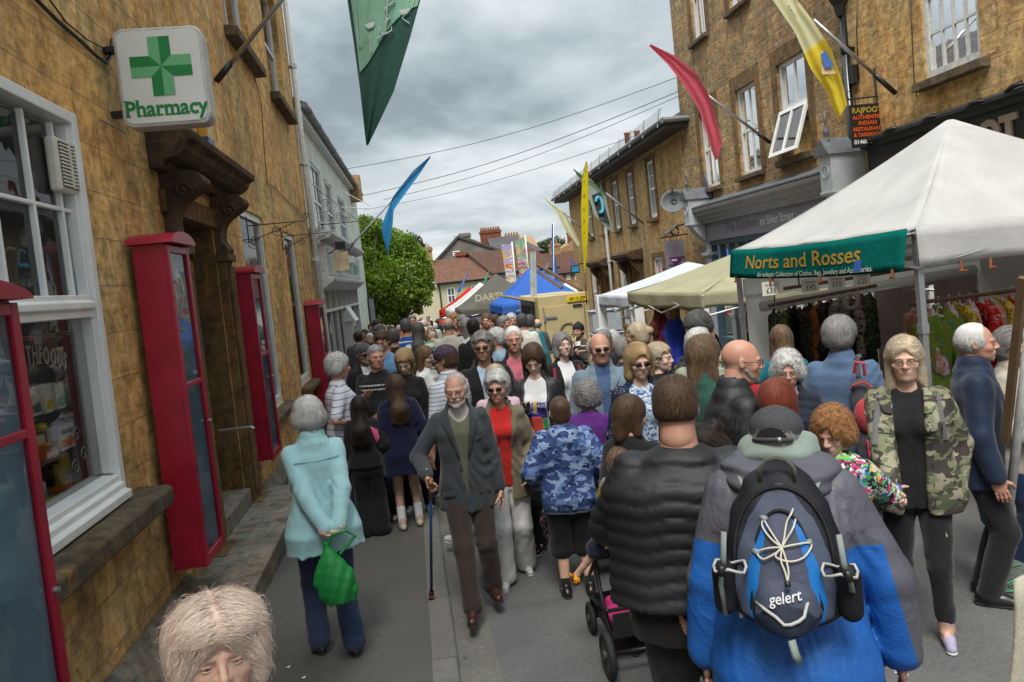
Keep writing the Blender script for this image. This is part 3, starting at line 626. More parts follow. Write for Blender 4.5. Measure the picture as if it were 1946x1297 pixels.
SFU=cols(GF,604,660,530,.45);s0=.12;s1=max(SFU[1],9.2)
zt=GF.hit(603,486,.5)[1];
b=MB();GF.prof(b,[(0,3.42),(.18,3.42),(.22,3.52),(.42,3.56),(.50,3.64),(.50,3.70),(0,3.78)],s0,s1)
GF.prof(b,[(0,2.42),(.12,2.42),(.40,2.62),(.42,2.68),(.34,2.70),(0,2.70)],s0+.1,s1-.2)
GF.box(b,s0+.15,s1-.3,2.70,3.42,0,.30)
for u in(s0+.05,s1-.25):GF.box(b,u,u+.2,-.4,2.42,.001,.14)
GF.box(b,s0+.25,s1-.25,1.92,1.99,.05,.15);GF.box(b,s0+.25,s1-.25,-.4,.28,.02,.12);GF.box(b,s0+.25,s1-.25,.28,.36,.02,.18)
n=7
for k in range(1,n):u=s0+.25+(s1-s0-.5)*k/n;GF.box(b,u-.025,u+.025,.36,1.92,.05,.12);GF.box(b,u-.02,u+.02,1.99,2.42,.05,.12)
for k in range(1,2*n):u=s0+.25+(s1-s0-.5)*k/(2*n);GF.box(b,u-.01,u+.01,1.99,2.42,.06,.10)
b.build('shopfront',OLDWHITE,GB,bevel=.006)
b=MB();b.quad(GF.P(s0+.25,.3,.04),GF.P(s1-.25,.3,.04),GF.P(s1-.25,2.42,.04),GF.P(s0+.25,2.42,.04));b.build('pane',glass_mat('dim_shop_glass',(.35,.36,.36),body=.12),GB)
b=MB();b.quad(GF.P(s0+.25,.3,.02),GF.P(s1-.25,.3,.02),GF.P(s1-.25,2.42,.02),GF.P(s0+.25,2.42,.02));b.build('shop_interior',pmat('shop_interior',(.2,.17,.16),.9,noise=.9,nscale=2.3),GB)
b=MB();GF.box(b,s0+.3,s1-.42,2.76,3.36,.301,.325);b.build('sign_board',pmat('shop_sign_board',(.44,.49,.46),.6,noise=.15,nscale=4),GB)
b=MB();m_=(s0+s1)/2
text_on(b,'CARPET SHOP',GF.P(m_+1.1,2.88,.33),GF.d,(0,0,1),.44,.012,sx=1.55)
text_on(b,'FAMILY',GF.P(s0+1.9,3.12,.33),GF.d,(0,0,1),.2,.004,sx=1.6);text_on(b,'FURNITURE',GF.P(s0+1.9,2.84,.33),GF.d,(0,0,1),.18,.004,sx=1.4)
b.build('lettering',pmat('faded_green_letters',(.10,.25,.13),.6),GB)
b=MB();u=s0+.32;GF.box(b,u,u+.05,2.85,3.25,.42,.75);GF.box(b,u-.01,u+.06,2.82,2.85,.41,.76);e0=empty('hanging_sign',GF.P(u,2.8,.3),'small cream and orange projecting sign at the start of the white shopfront','sign');b.build('panel',pmat('cream_orange_panel',(.62,.50,.33),.5,noise=.3),e0)
pb_=GF.hit(668,612,.3);b=MB();uu,zz=pb_;
e0=empty('notice_case',GF.P(uu,.2,.2),'white gabled notice case standing against the green wall','notice case')
b.prism([(0,0),(1,0)],'y',0,0)if False else None
GF.box(b,uu-.05,uu+.9,.25,1.55,.02,.34);b.build('case',OLDWHITE,e0,bevel=.01)
b=MB();b.add([GF.P(uu-.1,1.55,.0),GF.P(uu-.1,1.55,.42),GF.P(uu-.1,1.95,.21),GF.P(uu+.95,1.55,0),GF.P(uu+.95,1.55,.42),GF.P(uu+.95,1.95,.21)],[(0,1,2),(5,4,3),(1,4,5,2),(0,2,5,3),(0,3,4,1)]);b.build('roof',WHITE,e0)
b=MB();GF.box(b,uu+.08,uu+.78,.5,1.4,.34,.345);b.build('pane',GLASS,e0)
nb=GF.hit(690,600,.15);b=MB();zt_=GF.hit(690,566,.15)[1];zb_=GF.hit(694,640,.15)[1]
e0=empty('notice_board',GF.P(GF.L-.3,zb_,.1),'tall dark notice board on the far corner of the green building','board');GF.box(b,GF.L-.35,GF.L+.05,zb_-.9,zt_,.05,.28);b.build('board',pmat('dark_board',(.03,.03,.032),.5),e0)
b=MB();GF.box(b,GF.L-.37,GF.L-.351,zb_+.1,zt_-.1,.07,.26);GF.box(b,GF.L-.37,GF.L-.351,zb_-.8,zb_,.07,.26);b.build('notice',pmat('board_paper',(.3,.3,.3),.6,noise=.3),e0)
for(px,py,nm)in((652,469,'left'),(657,497,'right')):
 u,z=GF.hit(px-14 if nm=='left' else px,py,.5);e0=empty('floodlight',GF.P(u,z,.5),('black floodlight on the white shop cornice' if nm=='left' else 'white floodlight under the far end of the shop cornice'),'floodlight')
 b=MB();GF.box(b,u-.1,u+.25,z-.06,z+.1,.5,.72);b.build('housing',BLACKM if nm=='left' else OLDWHITE,e0,bevel=.01)
 b=MB();b.tube([GF.P(u,z-.2,.1),GF.P(u,z-.12,.4),GF.P(u,z,.55)],.015,6);b.build('arm',BLACKM,e0)
e0=empty('sign_bracket',GF.P(2.2,3.9,0),'large scrolled iron sign bracket above the white shop cornice','bracket')
b=MB();z_=4.05;b.tube([GF.P(2.2,z_,0),GF.P(2.2,z_,1.0)],.012,6);b.tube([GF.P(2.2,z_+.9,0),GF.P(2.2,z_,.95)],.008,6);b.build('arm',BLACKM,e0)
for(oo_,zz_,rr)in((.2,z_+.18,.15),(.45,z_+.14,.12),(.68,z_+.09,.08),(.18,z_+.5,.12)):
 b=MB();b.tube([GF.P(2.2,zz_+rr*(1-k/26)*math.sin(k*.55),oo_+rr*(1-k/26)*math.cos(k*.55))for k in range(24)],.007,5);b.build('scroll',BLACKM,e0)
e0=empty('aerial',GF.P(6,5.0,0),'thin metal washing-line style aerial arms on the green wall','aerial')
for(pa,pb)in(((622,393),(706,397)),((613,343),(704,392))):
 a_=GF.hit(*pa,0);q=ony(pb[0],pb[1],GF.P(a_[0],0)[1]);b=MB();b.tube([GF.P(a_[0],a_[1],0),q],.012,5);b.build('arm',OLDWHITE,e0)
e0=empty('wall_lamp',GF.P(GF.L-.6,3.3,0),'long street lamp arm reaching out from the far end of the green building','street lamp')
a_=ony(676,428,31.2);c_=ony(706,415,31.2);d2=ony(724,419,31.2);b=MB();b.tube([(GF.P(GF.L-.4,a_[2])[0],31.2,a_[2]-.1),a_,c_],.025,6);b.build('arm',GREYPL,e0)
b=MB();b.tube([c_,(c_+d2)/2+np.array([0,0,.02]),d2],[.05,.11,.06],8,flat=.5);b.build('lamp_head',GREYPL,e0,smooth=True)
b=MB();q=ony(671,338,29.);b.box(q[0]-.3,q[0]+.25,28.7,29.4,q[2]-.9,q[2]+.05);b.build('chimney',FAR_ST,GB)
RX=7.
RF=Fac((RX,0),(RX,17.35),(-1,0));RD_=(0,-1,0)
uJ=10.62
def hole(fac,l,r,t,bo,yl,ybot):
 """opening from photo columns l, r (at row yl) and rows t, bo read at the left column"""
 u_l,z_t=fac.hit(l,t);u_r=fac.hit(r,yl)[0];z_b=fac.hit(l+ybot,bo)[1];return(min(u_l,u_r),max(u_l,u_r),z_b,z_t)
KB=empty('stone_building',(RX,14,0),'tall brown rubble stone building above the grey cafe shopfront, right side','building')
kh=[(15.42,16.25,3.83,5.53),(13.5,14.37,3.85,5.55),(11.72,12.66,3.88,5.56),(15.45,16.15,7.12,9.0),(13.5,14.25,7.12,9.0),(11.75,12.5,7.12,9.0)]
b=MB();RF.wall(b,uJ,17.35,-.6,11.5,kh,.2);b.quad((RX,17.35,-1),(RX,17.35,11.5),(RX+8,17.35,11.5),(RX+8,17.35,-1));b.build('wall',RUB,KB)
def surround(fac,par,a,c,e2,f2,w_,ht,m,o=.012,dp_=.2):
 b=MB();fac.prof(b,[(-dp_,e2),(o,e2),(o,f2),(-dp_,f2)],a-w_,a-.001);fac.prof(b,[(-dp_,e2),(o,e2),(o,f2),(-dp_,f2)],c+.001,c+w_)
 fac.prof(b,[(-.02,f2),(o+.001,f2),(o+.001,f2+ht),(-.02,f2+ht)],a-w_,c+w_);return b.build('window_surround',m,par)
for q_ in kh:surround(RF,KB,*q_,.2,.28,DRESS)
for i,(a,c,e2,f2)in enumerate(kh):
 if i==2:
  W=RF.window(KB,a,c,e2+.85,f2,2,(1,1),o=-.08,fw=.06,bar=.04,split=False,room=.6,curtain=[(0,.3),(.7,1)])
  f=MB();hgt=.85
  def TP(u,t_,off=0.):return RF.P(u,e2+.85-hgt*math.cos(.34)*t_,-.03+hgt*math.sin(.34)*t_+off)
  for(x0_,x1_,t0,t1)in((a,a+.06,0,1),(c-.06,c,0,1),(a+.06,c-.06,0,.08),(a+.06,c-.06,.92,1),((a+c)/2-.03,(a+c)/2+.03,.08,.92)):
   f.add([TP(x,t_,o_)for x in(x0_,x1_)for o_ in(0,.05)for t_ in(t0,t1)],[(0,1,3,2),(4,6,7,5),(0,4,5,1),(2,3,7,6),(0,2,6,4),(1,5,7,3)])
  f.build('open_casement',WHITE,W);p=MB();p.quad(TP(a+.06,.08,.02),TP(c-.06,.08,.02),TP(c-.06,.92,.02),TP(a+.06,.92,.02));p.build('pane',GLASS,W)
  r=MB();r.quad(RF.P(a,e2,-.7),RF.P(c,e2,-.7),RF.P(c,e2+.9,-.7),RF.P(a,e2+.9,-.7));r.build('room_recess',ROOM,W)
  t=MB();RF.box(t,a-.15,c+.15,e2-.13,e2-.001,-.2,.11);t.build('sill',SILL,W,bevel=.015)
 else:RF.window(KB,a,c,e2,f2,2,(1,1),o=-.09,fw=.055,bar=.035,mid=e2+.85 if i<3 else None,sill=True,sillo=.11,curtain=[(.05,.4),(.72,.98)],room=.6)
GREYF=pmat('mauve_grey_paint',(.155,.145,.165),.55,noise=.12,nscale=3);PALEG=pmat('pale_grey_paint',(.40,.42,.44),.55,noise=.15,nscale=5);SLATEB=pmat('slate_blue_paint',(.06,.095,.125),.5,noise=.12)
k0,k1=11.45,16.6;k1=RF.hit(1326,440,.3)[0];k0=RF.hit(1610,385,.3)[0]
FS=empty('cafe_shopfront',RF.P((k0+k1)/2,-.3,.1),'mauve grey cafe shopfront with pale scrolled end brackets and purple lettering','shopfront')
b=MB();RF.prof(b,[(0,3.02),(.30,3.02),(.31,3.08),(.36,3.11),(.37,3.17),(.43,3.20),(.44,3.26),(.49,3.29),(.50,3.35),(.46,3.37),(0,3.38)],k0+.12,k1-.02);b.build('cornice',pmat('taupe_grey_paint',(.20,.185,.18),.6,noise=.2,nscale=6),FS)
b=MB();RF.prof(b,[(.002,3.382),(.5,3.372),(.5,3.40),(.16,3.50),(.002,3.56)],k0+.12,k1-.02);b.build('lead_flashing',LEAD,FS)
b=MB();RF.box(b,k0+.15,k1-.12,2.62,3.02,0,.22);b.build('fascia',GREYF,FS)
b=MB();zf=2.74
tl=RF.hit(1378,440,.22);tr=RF.hit(1508,410,.22)
span=tl[0]-tr[0]
v1,f1=text_mesh('The Kitchen',1.,.0);w1=max(v[0]for v in v1)-min(v[0]for v in v1)
v2,f2_=text_mesh('on Silver Street',1.,.0);w2=max(v[0]for v in v2)-min(v[0]for v in v2)
b.mat(0);text_on(b,'The Kitchen',RF.P(tl[0],2.755,.224),RD_,(0,0,1),.30,-.002,'LEFT',sx=span*.53/(w1*.30));b.build('lettering',pmat('aubergine_letters',(.045,.02,.05),.5),FS)
b=MB();text_on(b,'on Silver Street',RF.P(tl[0]-span*.56,2.765,.224),RD_,(0,0,1),.235,0.,'LEFT',sx=span*.44/(w2*.235));b.build('lettering',pmat('pale_letters',(.50,.50,.50),.5),FS)
for a in(k0-.06,k1-.22):
 c=MB();pts=[]
 for k in range(20):
  t_=k/19;pts.append((.14+.36*(1-t_)**1.6+.05*math.sin(t_*6.2),3.0-.62*t_))
 RF.prof(c,[(0,3.0)]+pts+[(0,2.38)],a,a+.28);RF.box(c,a-.02,a+.30,3.0,3.62,0,.56);RF.box(c,a+.02,a+.26,-.3,2.3,.0,.14);RF.box(c,a-.04,a+.32,2.3,2.38,.0,.22)
 RF.box(c,a-.03,a+.31,3.02,3.06,.0,.58)
 B_=c.build('end_bracket',PALEG,FS,bevel=.008)
 c=MB();c.tube([RF.P(a+.14+.09*math.cos(k*.52),3.36+.09*math.sin(k*.52),.565)for k in range(12)],.012,5,closed=True);c.tube([RF.P(a+.14,3.29,.565),RF.P(a+.14,3.43,.565)],.01,5);c.build('rosette',PALEG,B_)
 c=MB();c.add([RF.P(a-.06,3.60,.62),RF.P(a+.34,3.60,.62),RF.P(a+.14,3.86,.62),RF.P(a-.06,3.60,0),RF.P(a+.34,3.60,0),RF.P(a+.14,3.86,0)],[(0,1,2),(0,3,5,2),(1,2,5,4),(0,1,4,3),(3,4,5)]);
 c.add([RF.P(a-.12,3.58,.02),RF.P(a-.12,3.66,.02),RF.P(a+.14,4.16,.02),RF.P(a+.40,3.66,.02),RF.P(a+.40,3.58,.02),RF.P(a-.12,3.58,.06),RF.P(a-.12,3.66,.06),RF.P(a+.14,4.16,.06),RF.P(a+.40,3.66,.06),RF.P(a+.40,3.58,.06)],[(0,1,2,3,4),(9,8,7,6,5),(0,1,6,5),(1,2,7,6),(2,3,8,7),(3,4,9,8)]);c.build('lead_cap',LEAD,B_)
 c=MB();c.lathe([(.02,0),(.05,.03),(.03,.07),(.02,.1),(.045,.15),(.05,.19),(.02,.24),(.015,.3),(.025,.33),(.01,.5)],RF.P(a+.14,3.78,.5),10);c.build('finial',LEAD,B_,smooth=True)
b=MB();kk0,kk1=k0+.2,k1-.2
for(z0_,z1_)in((2.52,2.62),(2.12,2.2),(-.4,.45)):RF.box(b,kk0,kk1,z0_,z1_,.0,.12)
for k in range(13):u=kk0+(kk1-kk0)*k/12;RF.box(b,u-.035,u+.035,2.2,2.52,.0,.10)
for u in(kk0+.05,kk0+1.6,kk0+1.75,kk1-1.9,kk1-1.7,kk1-.05):RF.box(b,u-.05,u+.05,.45,2.12,0,.11)
b.build('window_joinery',SLATEB,FS)
b=MB();b.quad(RF.P(kk0,-.3,.03),RF.P(kk1,-.3,.03),RF.P(kk1,2.5,.03),RF.P(kk0,2.5,.03));b.build('pane',glass_mat('cafe_glass',(.2,.21,.22),body=.1),FS)
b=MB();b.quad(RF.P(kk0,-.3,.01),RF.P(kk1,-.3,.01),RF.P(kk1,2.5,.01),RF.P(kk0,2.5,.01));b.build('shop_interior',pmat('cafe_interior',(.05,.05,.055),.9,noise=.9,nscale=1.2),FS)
sy=RF.hit(1290,470,.1)[0];A_=ony(1262,458,17.55);B2_=ony(1311,452,17.55);C2_=ony(1268,552,17.55)
e0=empty('hanging_sign',(RX,17.55,A_[2]),'lavender cafe sign with purple cup hanging from a dark iron arm','sign')
b=MB();b.box(A_[0],RX-.12,17.53,17.56,C2_[2],B2_[2]-.02);b.build('board',pmat('lavender_board',(.20,.18,.22),.6,noise=.1),e0)
b=MB();mx=(A_[0]+RX-.12)/2;mz=(B2_[2]+C2_[2])/2+.08;pl=pmat('aubergine_print',(.10,.015,.10),.5)
b.prism([(mx-.17,mz+.1),(mx-.13,mz),(mx-.05,mz-.06),(mx+.05,mz-.06),(mx+.13,mz),(mx+.17,mz+.1)],'y',17.515,17.529);b.tube([(mx+.17+.05*math.cos(k),17.522,mz+.05+.05*math.sin(k))for k in range(-1,3)],.015,6);b.box(mx-.2,mx+.2,17.515,17.529,mz-.1,mz-.08);b.build('cup_emblem',pl,e0)
b=MB();b.box(mx-.12,mx+.02,17.512,17.514,mz+.0,mz+.05);b.build('cup_emblem',pmat('emblem_pale',(.6,.58,.6),.5),e0)
b=MB();text_on(b,'The Kitchen',(mx,17.52,mz-.26),(1,0,0),(0,0,1),.15,.001);text_on(b,'on Silver Street',(mx,17.52,mz-.37),(1,0,0),(0,0,1),.09,0.);b.build('lettering',pl,e0)
b=MB();b.tube([(RX,17.545,B2_[2]+.1),(A_[0]-.1,17.545,B2_[2]+.06)],.022,6);b.tube([(RX-.02,17.545,B2_[2]+.35),(RX-.3,17.545,B2_[2]+.32),(RX-.6,17.545,B2_[2]+.1)],.03,6);b.tube([(RX-.33+.1*math.cos(k*.5),17.545,B2_[2]+.2+.1*math.sin(k*.5))for k in range(13)],.025,6)
for x in(A_[0]+.15,RX-.3):b.tube([(x,17.545,B2_[2]+.1),(x,17.545,C2_[2])],.01,5)
b.build('arm',BLACKM,e0)
dc=ony(1281,386,16.9);e0=empty('satellite_dish',tuple(dc),'grey satellite dish on the corner of the brown rubble building','satellite dish')
b=MB();n_=Vector((-.45,-.85,.25)).normalized();a1_=n_.cross(Vector((0,0,1))).normalized();b1_=n_.cross(a1_)
vs=[Vector(dc)];fs=[]
for ring in range(1,6):
 for k in range(24):th=k*math.pi/12;r_=.30*ring/5;vs.append(Vector(dc)+a1_*r_*math.cos(th)+b1_*r_*.92*math.sin(th)+n_*(.16*(ring/5)**2))
for k in range(24):fs.append((0,1+k,1+(k+1)%24))
for ring in range(4):
 for k in range(24):i=1+ring*24;fs.append((i+k,i+(k+1)%24,i+24+(k+1)%24,i+24+k))
b.add(vs,fs);b.build('dish',pmat('dish_grey',(.13,.14,.15),.6),e0,smooth=True,solid=.008)
b=MB();q=Vector(dc);b.tube([q-b1_*.33+n_*.1,q-b1_*.1+n_*.42],.014,6);b.tube([q,q-n_*.1+Vector((.3,.2,-.1))],.02,6);b.build('feed_arm',BLACKM,e0)
b=MB();b.lathe([(.012,-.03),(.02,0),(.012,.03)],tuple(q-b1_*.08+n_*.44),10);b.build('feed_horn',BLACKM,e0,smooth=True)
RB=empty('stone_building',(RX,7,0),'warm ashlar building with black restaurant fascia and large sash window','building')
rh_=[(7.96,8.9,4.27,6.35),(4.9,5.9,4.27,6.35)]
b=MB();RF.wall(b,0,uJ,-.6,11.5,rh_,.14);b.build('wall',ASH,RB)
for h in rh_:RF.window(RB,*h,4,(2,2),o=-.05,fw=.07,bar=.03,sill=True,sillo=.14,sillh=.14,mat=OLDWHITE,curtain=[(0,.2),(.3,.95)],room=.5)
for q_ in rh_:surround(RF,RB,*q_,.22,.1,ASH,.01,.13)
b=MB();RF.prof(b,[(0,3.60),(.14,3.60),(.15,3.66),(.24,3.68),(.24,3.72),(0,3.80)],.5,10.2);b.build('fascia_moulding',pmat('flaking_black_paint',(.018,.02,.022),.6,noise=.6,nscale=20,bump=.4),RB)
b=MB();RF.box(b,.5,10.15,2.72,3.60,0,.07);b.build('fascia',pmat('black_fascia',(.012,.016,.018),.35,noise=.3,nscale=2),RB)
b=MB();RF.box(b,9.25,9.95,2.6,3.45,.071,.095);b.build('menu_board',pmat('brown_black_board',(.022,.012,.01),.5),RB)
b=MB();RF.box(b,.4,10.3,-.6,2.72,.0,.03)
b.build('ground_floor_front',pmat('dark_shopfront',(.05,.03,.025),.5,noise=.4,nscale=2),RB)
LETC=pmat('tan_carved_letters',(.30,.235,.175),.5);WHL=pmat('white_letters',(.7,.7,.68),.5);ORL=pmat('orange_letters',(.62,.09,.01),.5);GOL=pmat('gold_letters',(.38,.27,.03),.5)
pR=RF.hit(1740,305,.1)[0];pT=RF.hit(1912,250,.1)[0]
def solid_text(name,s,fac,u,z,o,size,bold,m,par,sx=1.,depth=.03,space=1.,slab=True):
 """raised letters with slab feet"""
 vs,fs=text_mesh(s,size,bold,align='LEFT',space=space);b=MB();n=len(vs)
 b.add([fac.P(u-x*sx,z+y,o+depth)for x,y in vs],fs)
 from collections import Counter
 ec=Counter();
 for f in fs:
  for i in range(len(f)):ec[tuple(sorted((f[i],f[(i+1)%len(f)])))]+=1
 for(i,j),c in ec.items():
  if c==1:b.quad(fac.P(u-vs[i][0]*sx,z+vs[i][1],o),fac.P(u-vs[j][0]*sx,z+vs[j][1],o),fac.P(u-vs[j][0]*sx,z+vs[j][1],o+depth),fac.P(u-vs[i][0]*sx,z+vs[i][1],o+depth))
 return b.build(name,m,par)
vs,fs=text_mesh('RAJPOOT',.38,.022,align='LEFT',space=1.08);wtx=max(v[0]for v in vs)
solid_text('lettering','RAJPOOT',RF,9.14,3.23,.07,.38,.022,LETC,RB,sx=1.72/wtx,space=1.08)
b=MB();text_on(b,'INDIAN RESTAURANT & TAKEAWAY',RF.P(9.0,3.04,.075),RD_,(0,0,1),.13,.004,'LEFT',sx=.74);b.build('lettering',ORL,RB)
b=MB()
for k,s_ in enumerate(('01460','55150')):text_on(b,s_,RF.P(9.6,3.15-.26*k,.1),RD_,(0,0,1),.21,.001,'CENTER',sx=.82)
b.build('lettering',WHL,RB)
for(px,py,nm)in((1700,250,'first'),(1775,228,'second'),(1862,200,'third'),(1940,168,'fourth')):
 u,z=RF.hit(px,py,.15);e0=empty('sign_lamp',RF.P(u,z,.2),f'small black swan-neck lamp above the restaurant fascia, {nm} from the projecting sign','lamp','black swan-neck lamps above the restaurant fascia')
 b=MB();b.tube([RF.P(u,z-.25,.0),RF.P(u,z-.02,.05),RF.P(u,z+.08,.14),RF.P(u,z+.04,.26)],.008,6);b.build('arm',BLACKM,e0)
 b=MB();b.tube([RF.P(u+.12,z+.0,.22),RF.P(u-.02,z+.03,.25),RF.P(u-.16,z+.02,.22)],[.03,.05,.025],8,flat=.5);b.build('lamp_head',BLACKM,e0,smooth=True)
sY=9.9;A_=ony(1612,200,sY);B2_=ony(1677,196,sY);C2_=ony(1625,284,sY)
e0=empty('hanging_sign',(RX,sY,A_[2]),'black hanging restaurant board with gold, orange and white lettering','sign')
b=MB();x0_,x1_=A_[0]+.02,B2_[0];z1_,z0_=(A_[2]+B2_[2])/2,C2_[2]+.02;b.box(x0_,x1_,sY,sY+.03,z0_,z1_);b.build('board',pmat('black_board',(.014,.013,.012),.4),e0)
H_=z1_-z0_;cxm=(x0_+x1_)/2
for k,(s_,m_,sz_,zz_)in enumerate((('RAJPOOT',GOL,.15,.80),('AUTHENTIC',ORL,.105,.655),('INDIAN',ORL,.105,.52),('RESTAURANT',ORL,.105,.38),('& TAKEAWAY',ORL,.10,.25),('01460 55150',WHL,.115,.08))):
 vs,fs=text_mesh(s_,sz_*H_/.83,.002);wd=max(v[0]for v in vs)-min(v[0]for v in vs);mxw=(x1_-x0_)*(.9 if len(s_)>6 else .55)
 b=MB();text_on(b,s_,(cxm,sY-.004,z0_+zz_*H_),(1,0,0),(0,0,1),sz_*H_/.83,.002,sx=min(1.15,mxw/wd));b.build('lettering',m_,e0)
b=MB();b.tube([(RX,sY+.015,z1_+.1),(x0_-.08,sY+.015,z1_+.08)],.012,6);b.tube([(RX-.02,sY+.015,z1_-.05),(RX-.02,sY+.015,z1_+.5)],.014,6)
for x in(x0_+.1,x1_-.12):b.tube([(x,sY+.015,z1_+.09),(x,sY+.015,z1_)],.008,5)
b.tube([(x0_+.02+.05*math.cos(k*.5),sY+.015,z1_+.15+.05*math.sin(k*.5))for k in range(10)],.006,5);b.build('arm',BLACKM,e0)
dp=downpipe('drainpipe',RF,10.44,.1,-.2,6.0,pmat('black_gloss_pipe',(.008,.009,.012),.25),'black downpipe with hopper between the two stone buildings on the right',.055)
b=MB();u,z=RF.hit(1612,18,.12);b.lathe([(.06,-.3),(.1,-.15),(.17,-.05),(.18,.12)],RF.P(10.44,5.95,.14),4);b.build('hopper',BLACKM,dp)
b=MB();b.tube([RF.P(10.5,5.98,.14),RF.P(10.9,6.2,.14),RF.P(11.5,6.4,.14)],.055,10);b.build('branch_pipe',OLDWHITE,dp,smooth=True)
b=MB();u,z=RF.hit(1612,145,.1);RF.box(b,u-.12,u+.12,z-.14,z+.14,.001,.12);tag(b.build('junction_box',BLACKM,bevel=.01),'small black junction box beside the black downpipe','junction box')
wire('cable',wallpts(RF,[(1730,0),(1733,60),(1737,150),(1742,185)]),.006,BLACKM,'thin cable running up the restaurant wall left of the sash window')
wire('cable',wallpts(RF,[(1630,0),(1628,60),(1632,150)]),.008,BLACKM,'thin cable beside the black downpipe')
TF=Fac((7.0,17.4),(7.5,32.3),(-1,0));tz=5.55
TB=empty('stone_house',TF.P(7,-.5),'long hamstone house with slate roof and dark door hoods beyond the cafe','house')
def th(l,r,t,bo,yl,dx):return hole(TF,l,r,t,bo,yl,dx)
tw=[th(1228,1240,303,403,300,6.7),th(1191,1200,327,418,323,7),th(1163,1171.5,345.7,429,340,6.4),th(1140,1148,362,441,358,6),th(1114,1121,378,449,374,5)]
tg=[th(1240.6,1258,474,560,471,8),th(1175,1187,489,580,486,9),th(1122,1130,501,575,499,9)]
tw=[(a,c,3.55,5.12)for a,c,_,_ in tw];tg=[(a,c,.3,2.42)for a,c,_,_ in tg]
d1=TF.hit(1199,500)[0];d1b=TF.hit(1214,500)[0];d2_=TF.hit(1143,510)[0];d2b=TF.hit(1158,510)[0]
td=[(min(d1,d1b),max(d1,d1b),-.6,2.25),(min(d2_,d2b),max(d2_,d2b),-.6,2.15)]
b=MB();TF.wall(b,0,TF.L,-1.2,tz,tw+tg+td,.22);b.quad(TF.P(TF.L,-1.5),TF.P(TF.L,tz),TF.P(TF.L,tz,-7),TF.P(TF.L,-1.5,-7));b.quad(TF.P(0,-1),TF.P(0,tz),TF.P(0,tz,-7),TF.P(0,-1,-7))
b.build('wall',stone('streaked_hamstone',(.44,.31,.145),(1.15,1.05,.9),(.2,.14,.08),.8,.33,.004,.35,.4,.05,vert=.8,seed=15.),TB)
for h in tw:TF.window(TB,*h,2,(1,2),o=-.04,fw=.07,bar=.025,sill=True,sillo=.12,sillh=.13,room=.4,sillm=DRESS)
for h in tg:TF.window(TB,*h,2,(1,1),o=-.05,fw=.07,bar=.03,sill=True,sillo=.1,sillh=.12,room=.4,sillm=DRESS,curtain=[(0,.5)])
for q_ in tw+tg:surround(TF,TB,*q_,.16,.14,DRESS,.02)
for(a,c,e2,f2)in td:
 b=MB();TF.prof(b,[(0,f2+.18),(.35,f2+.2),(.5,f2+.3),(.52,f2+.38),(.3,f2+.46),(0,f2+.5)],a-.55,c+.55);b.build('door_hood',DARKST,TB)
 for x in(a-.45,c+.15):
  b=MB();TF.prof(b,[(0,f2+.18),(.38,f2+.18),(.28,f2-.05),(.12,f2-.25),(.1,f2-.5),(0,f2-.55)],x,x+.28);b.build('door_bracket',DARKST,TB)
 b=MB();TF.box(b,a-.3,a-.002,-1,f2+.1,-.2,.08);TF.box(b,c+.002,c+.3,-1,f2+.1,-.2,.08);b.build('door_surround',DRESS,TB)
 b=MB();b.quad(TF.P(a,-1,-.35),TF.P(c,-1,-.35),TF.P(c,f2,-.35),TF.P(a,f2,-.35));b.build('door',MATS['varnished_oak'],TB)
b=MB();ov=.55;rz=tz+.02;hr=1.7
P_=[TF.P(-.5,rz,ov),TF.P(TF.L+.6,rz,ov),TF.P(TF.L+.6,rz,-6),TF.P(-.5,rz,-6),TF.P(2.2,rz+hr,-2.8),TF.P(TF.L-2.2,rz+hr,-2.8)]
b.add(P_,[(0,1,5,4),(1,2,5),(2,3,4,5),(3,0,4)]);b.build('roof',SLATE,TB)
b=MB();TF.box(b,-.5,TF.L+.6,rz-.16,rz-.005,.0,ov);TF.box(b,-.5,0-.01,rz-.16,rz-.005,-5,-.001);b.build('eaves',pmat('dark_eaves',(.05,.04,.035),.7,noise=.3),TB)
b=MB();b.tube([TF.P(-.55,rz+.02,ov+.06),TF.P(TF.L+.65,rz+.02,ov+.06)],.07,8);b.tube([TF.P(-.55,rz+.02,ov+.06),TF.P(-.55,rz+.02,-4)],.07,8);b.build('gutter',pmat('grey_gutter',(.16,.16,.165),.5),TB)
for k in range(13):b=MB();u=-.3+k*1.25;b.tube([TF.P(u,rz-.1,ov+.12),TF.P(u,rz+.36,ov+.05)],.018,5);b.build('snow_guard_post',pmat('guard_grey',(.4,.4,.4),.5),TB)
b=MB()
for k in range(5):b.tube([TF.P(-.5,rz+.12+.05*k,ov+.1-.02*k),TF.P(TF.L+.6,rz+.12+.05*k,ov+.1-.02*k)],.004,3)
for k in range(110):u=-.5+k*.143;b.tube([TF.P(u,rz+.08,ov+.11),TF.P(u,rz+.33,ov+.03)],.003,3)
b.build('gutter_mesh',pmat('guard_dark',(.1,.1,.1),.5),TB)
ch=TF.hit(1197,290,-2.8);cP=TF.P(ch[0],0,-2.8)
cz=ony(1197,280,cP[1])[2];b=MB();b.box(cP[0]-.3,cP[0]+1.0,cP[1]-.4,cP[1]+.4,rz+1.5,cz-.1);b.box(cP[0]-.36,cP[0]+1.06,cP[1]-.46,cP[1]+.46,cz-.1,cz);CHM=b.build('chimney',FAR_ST,TB)
for dx_,top in((.0,252),(.45,250)):
 b=MB();zt_=ony(1197,top,cP[1])[2];b.lathe([(.13,0),(.12,zt_-cz-.08),(.15,zt_-cz-.06),(.15,zt_-cz)],(cP[0]+dx_-.05,cP[1],cz),12);b.build('chimney_pot',pmat('terracotta',(.42,.13,.06),.8,noise=.2),CHM,smooth=True)
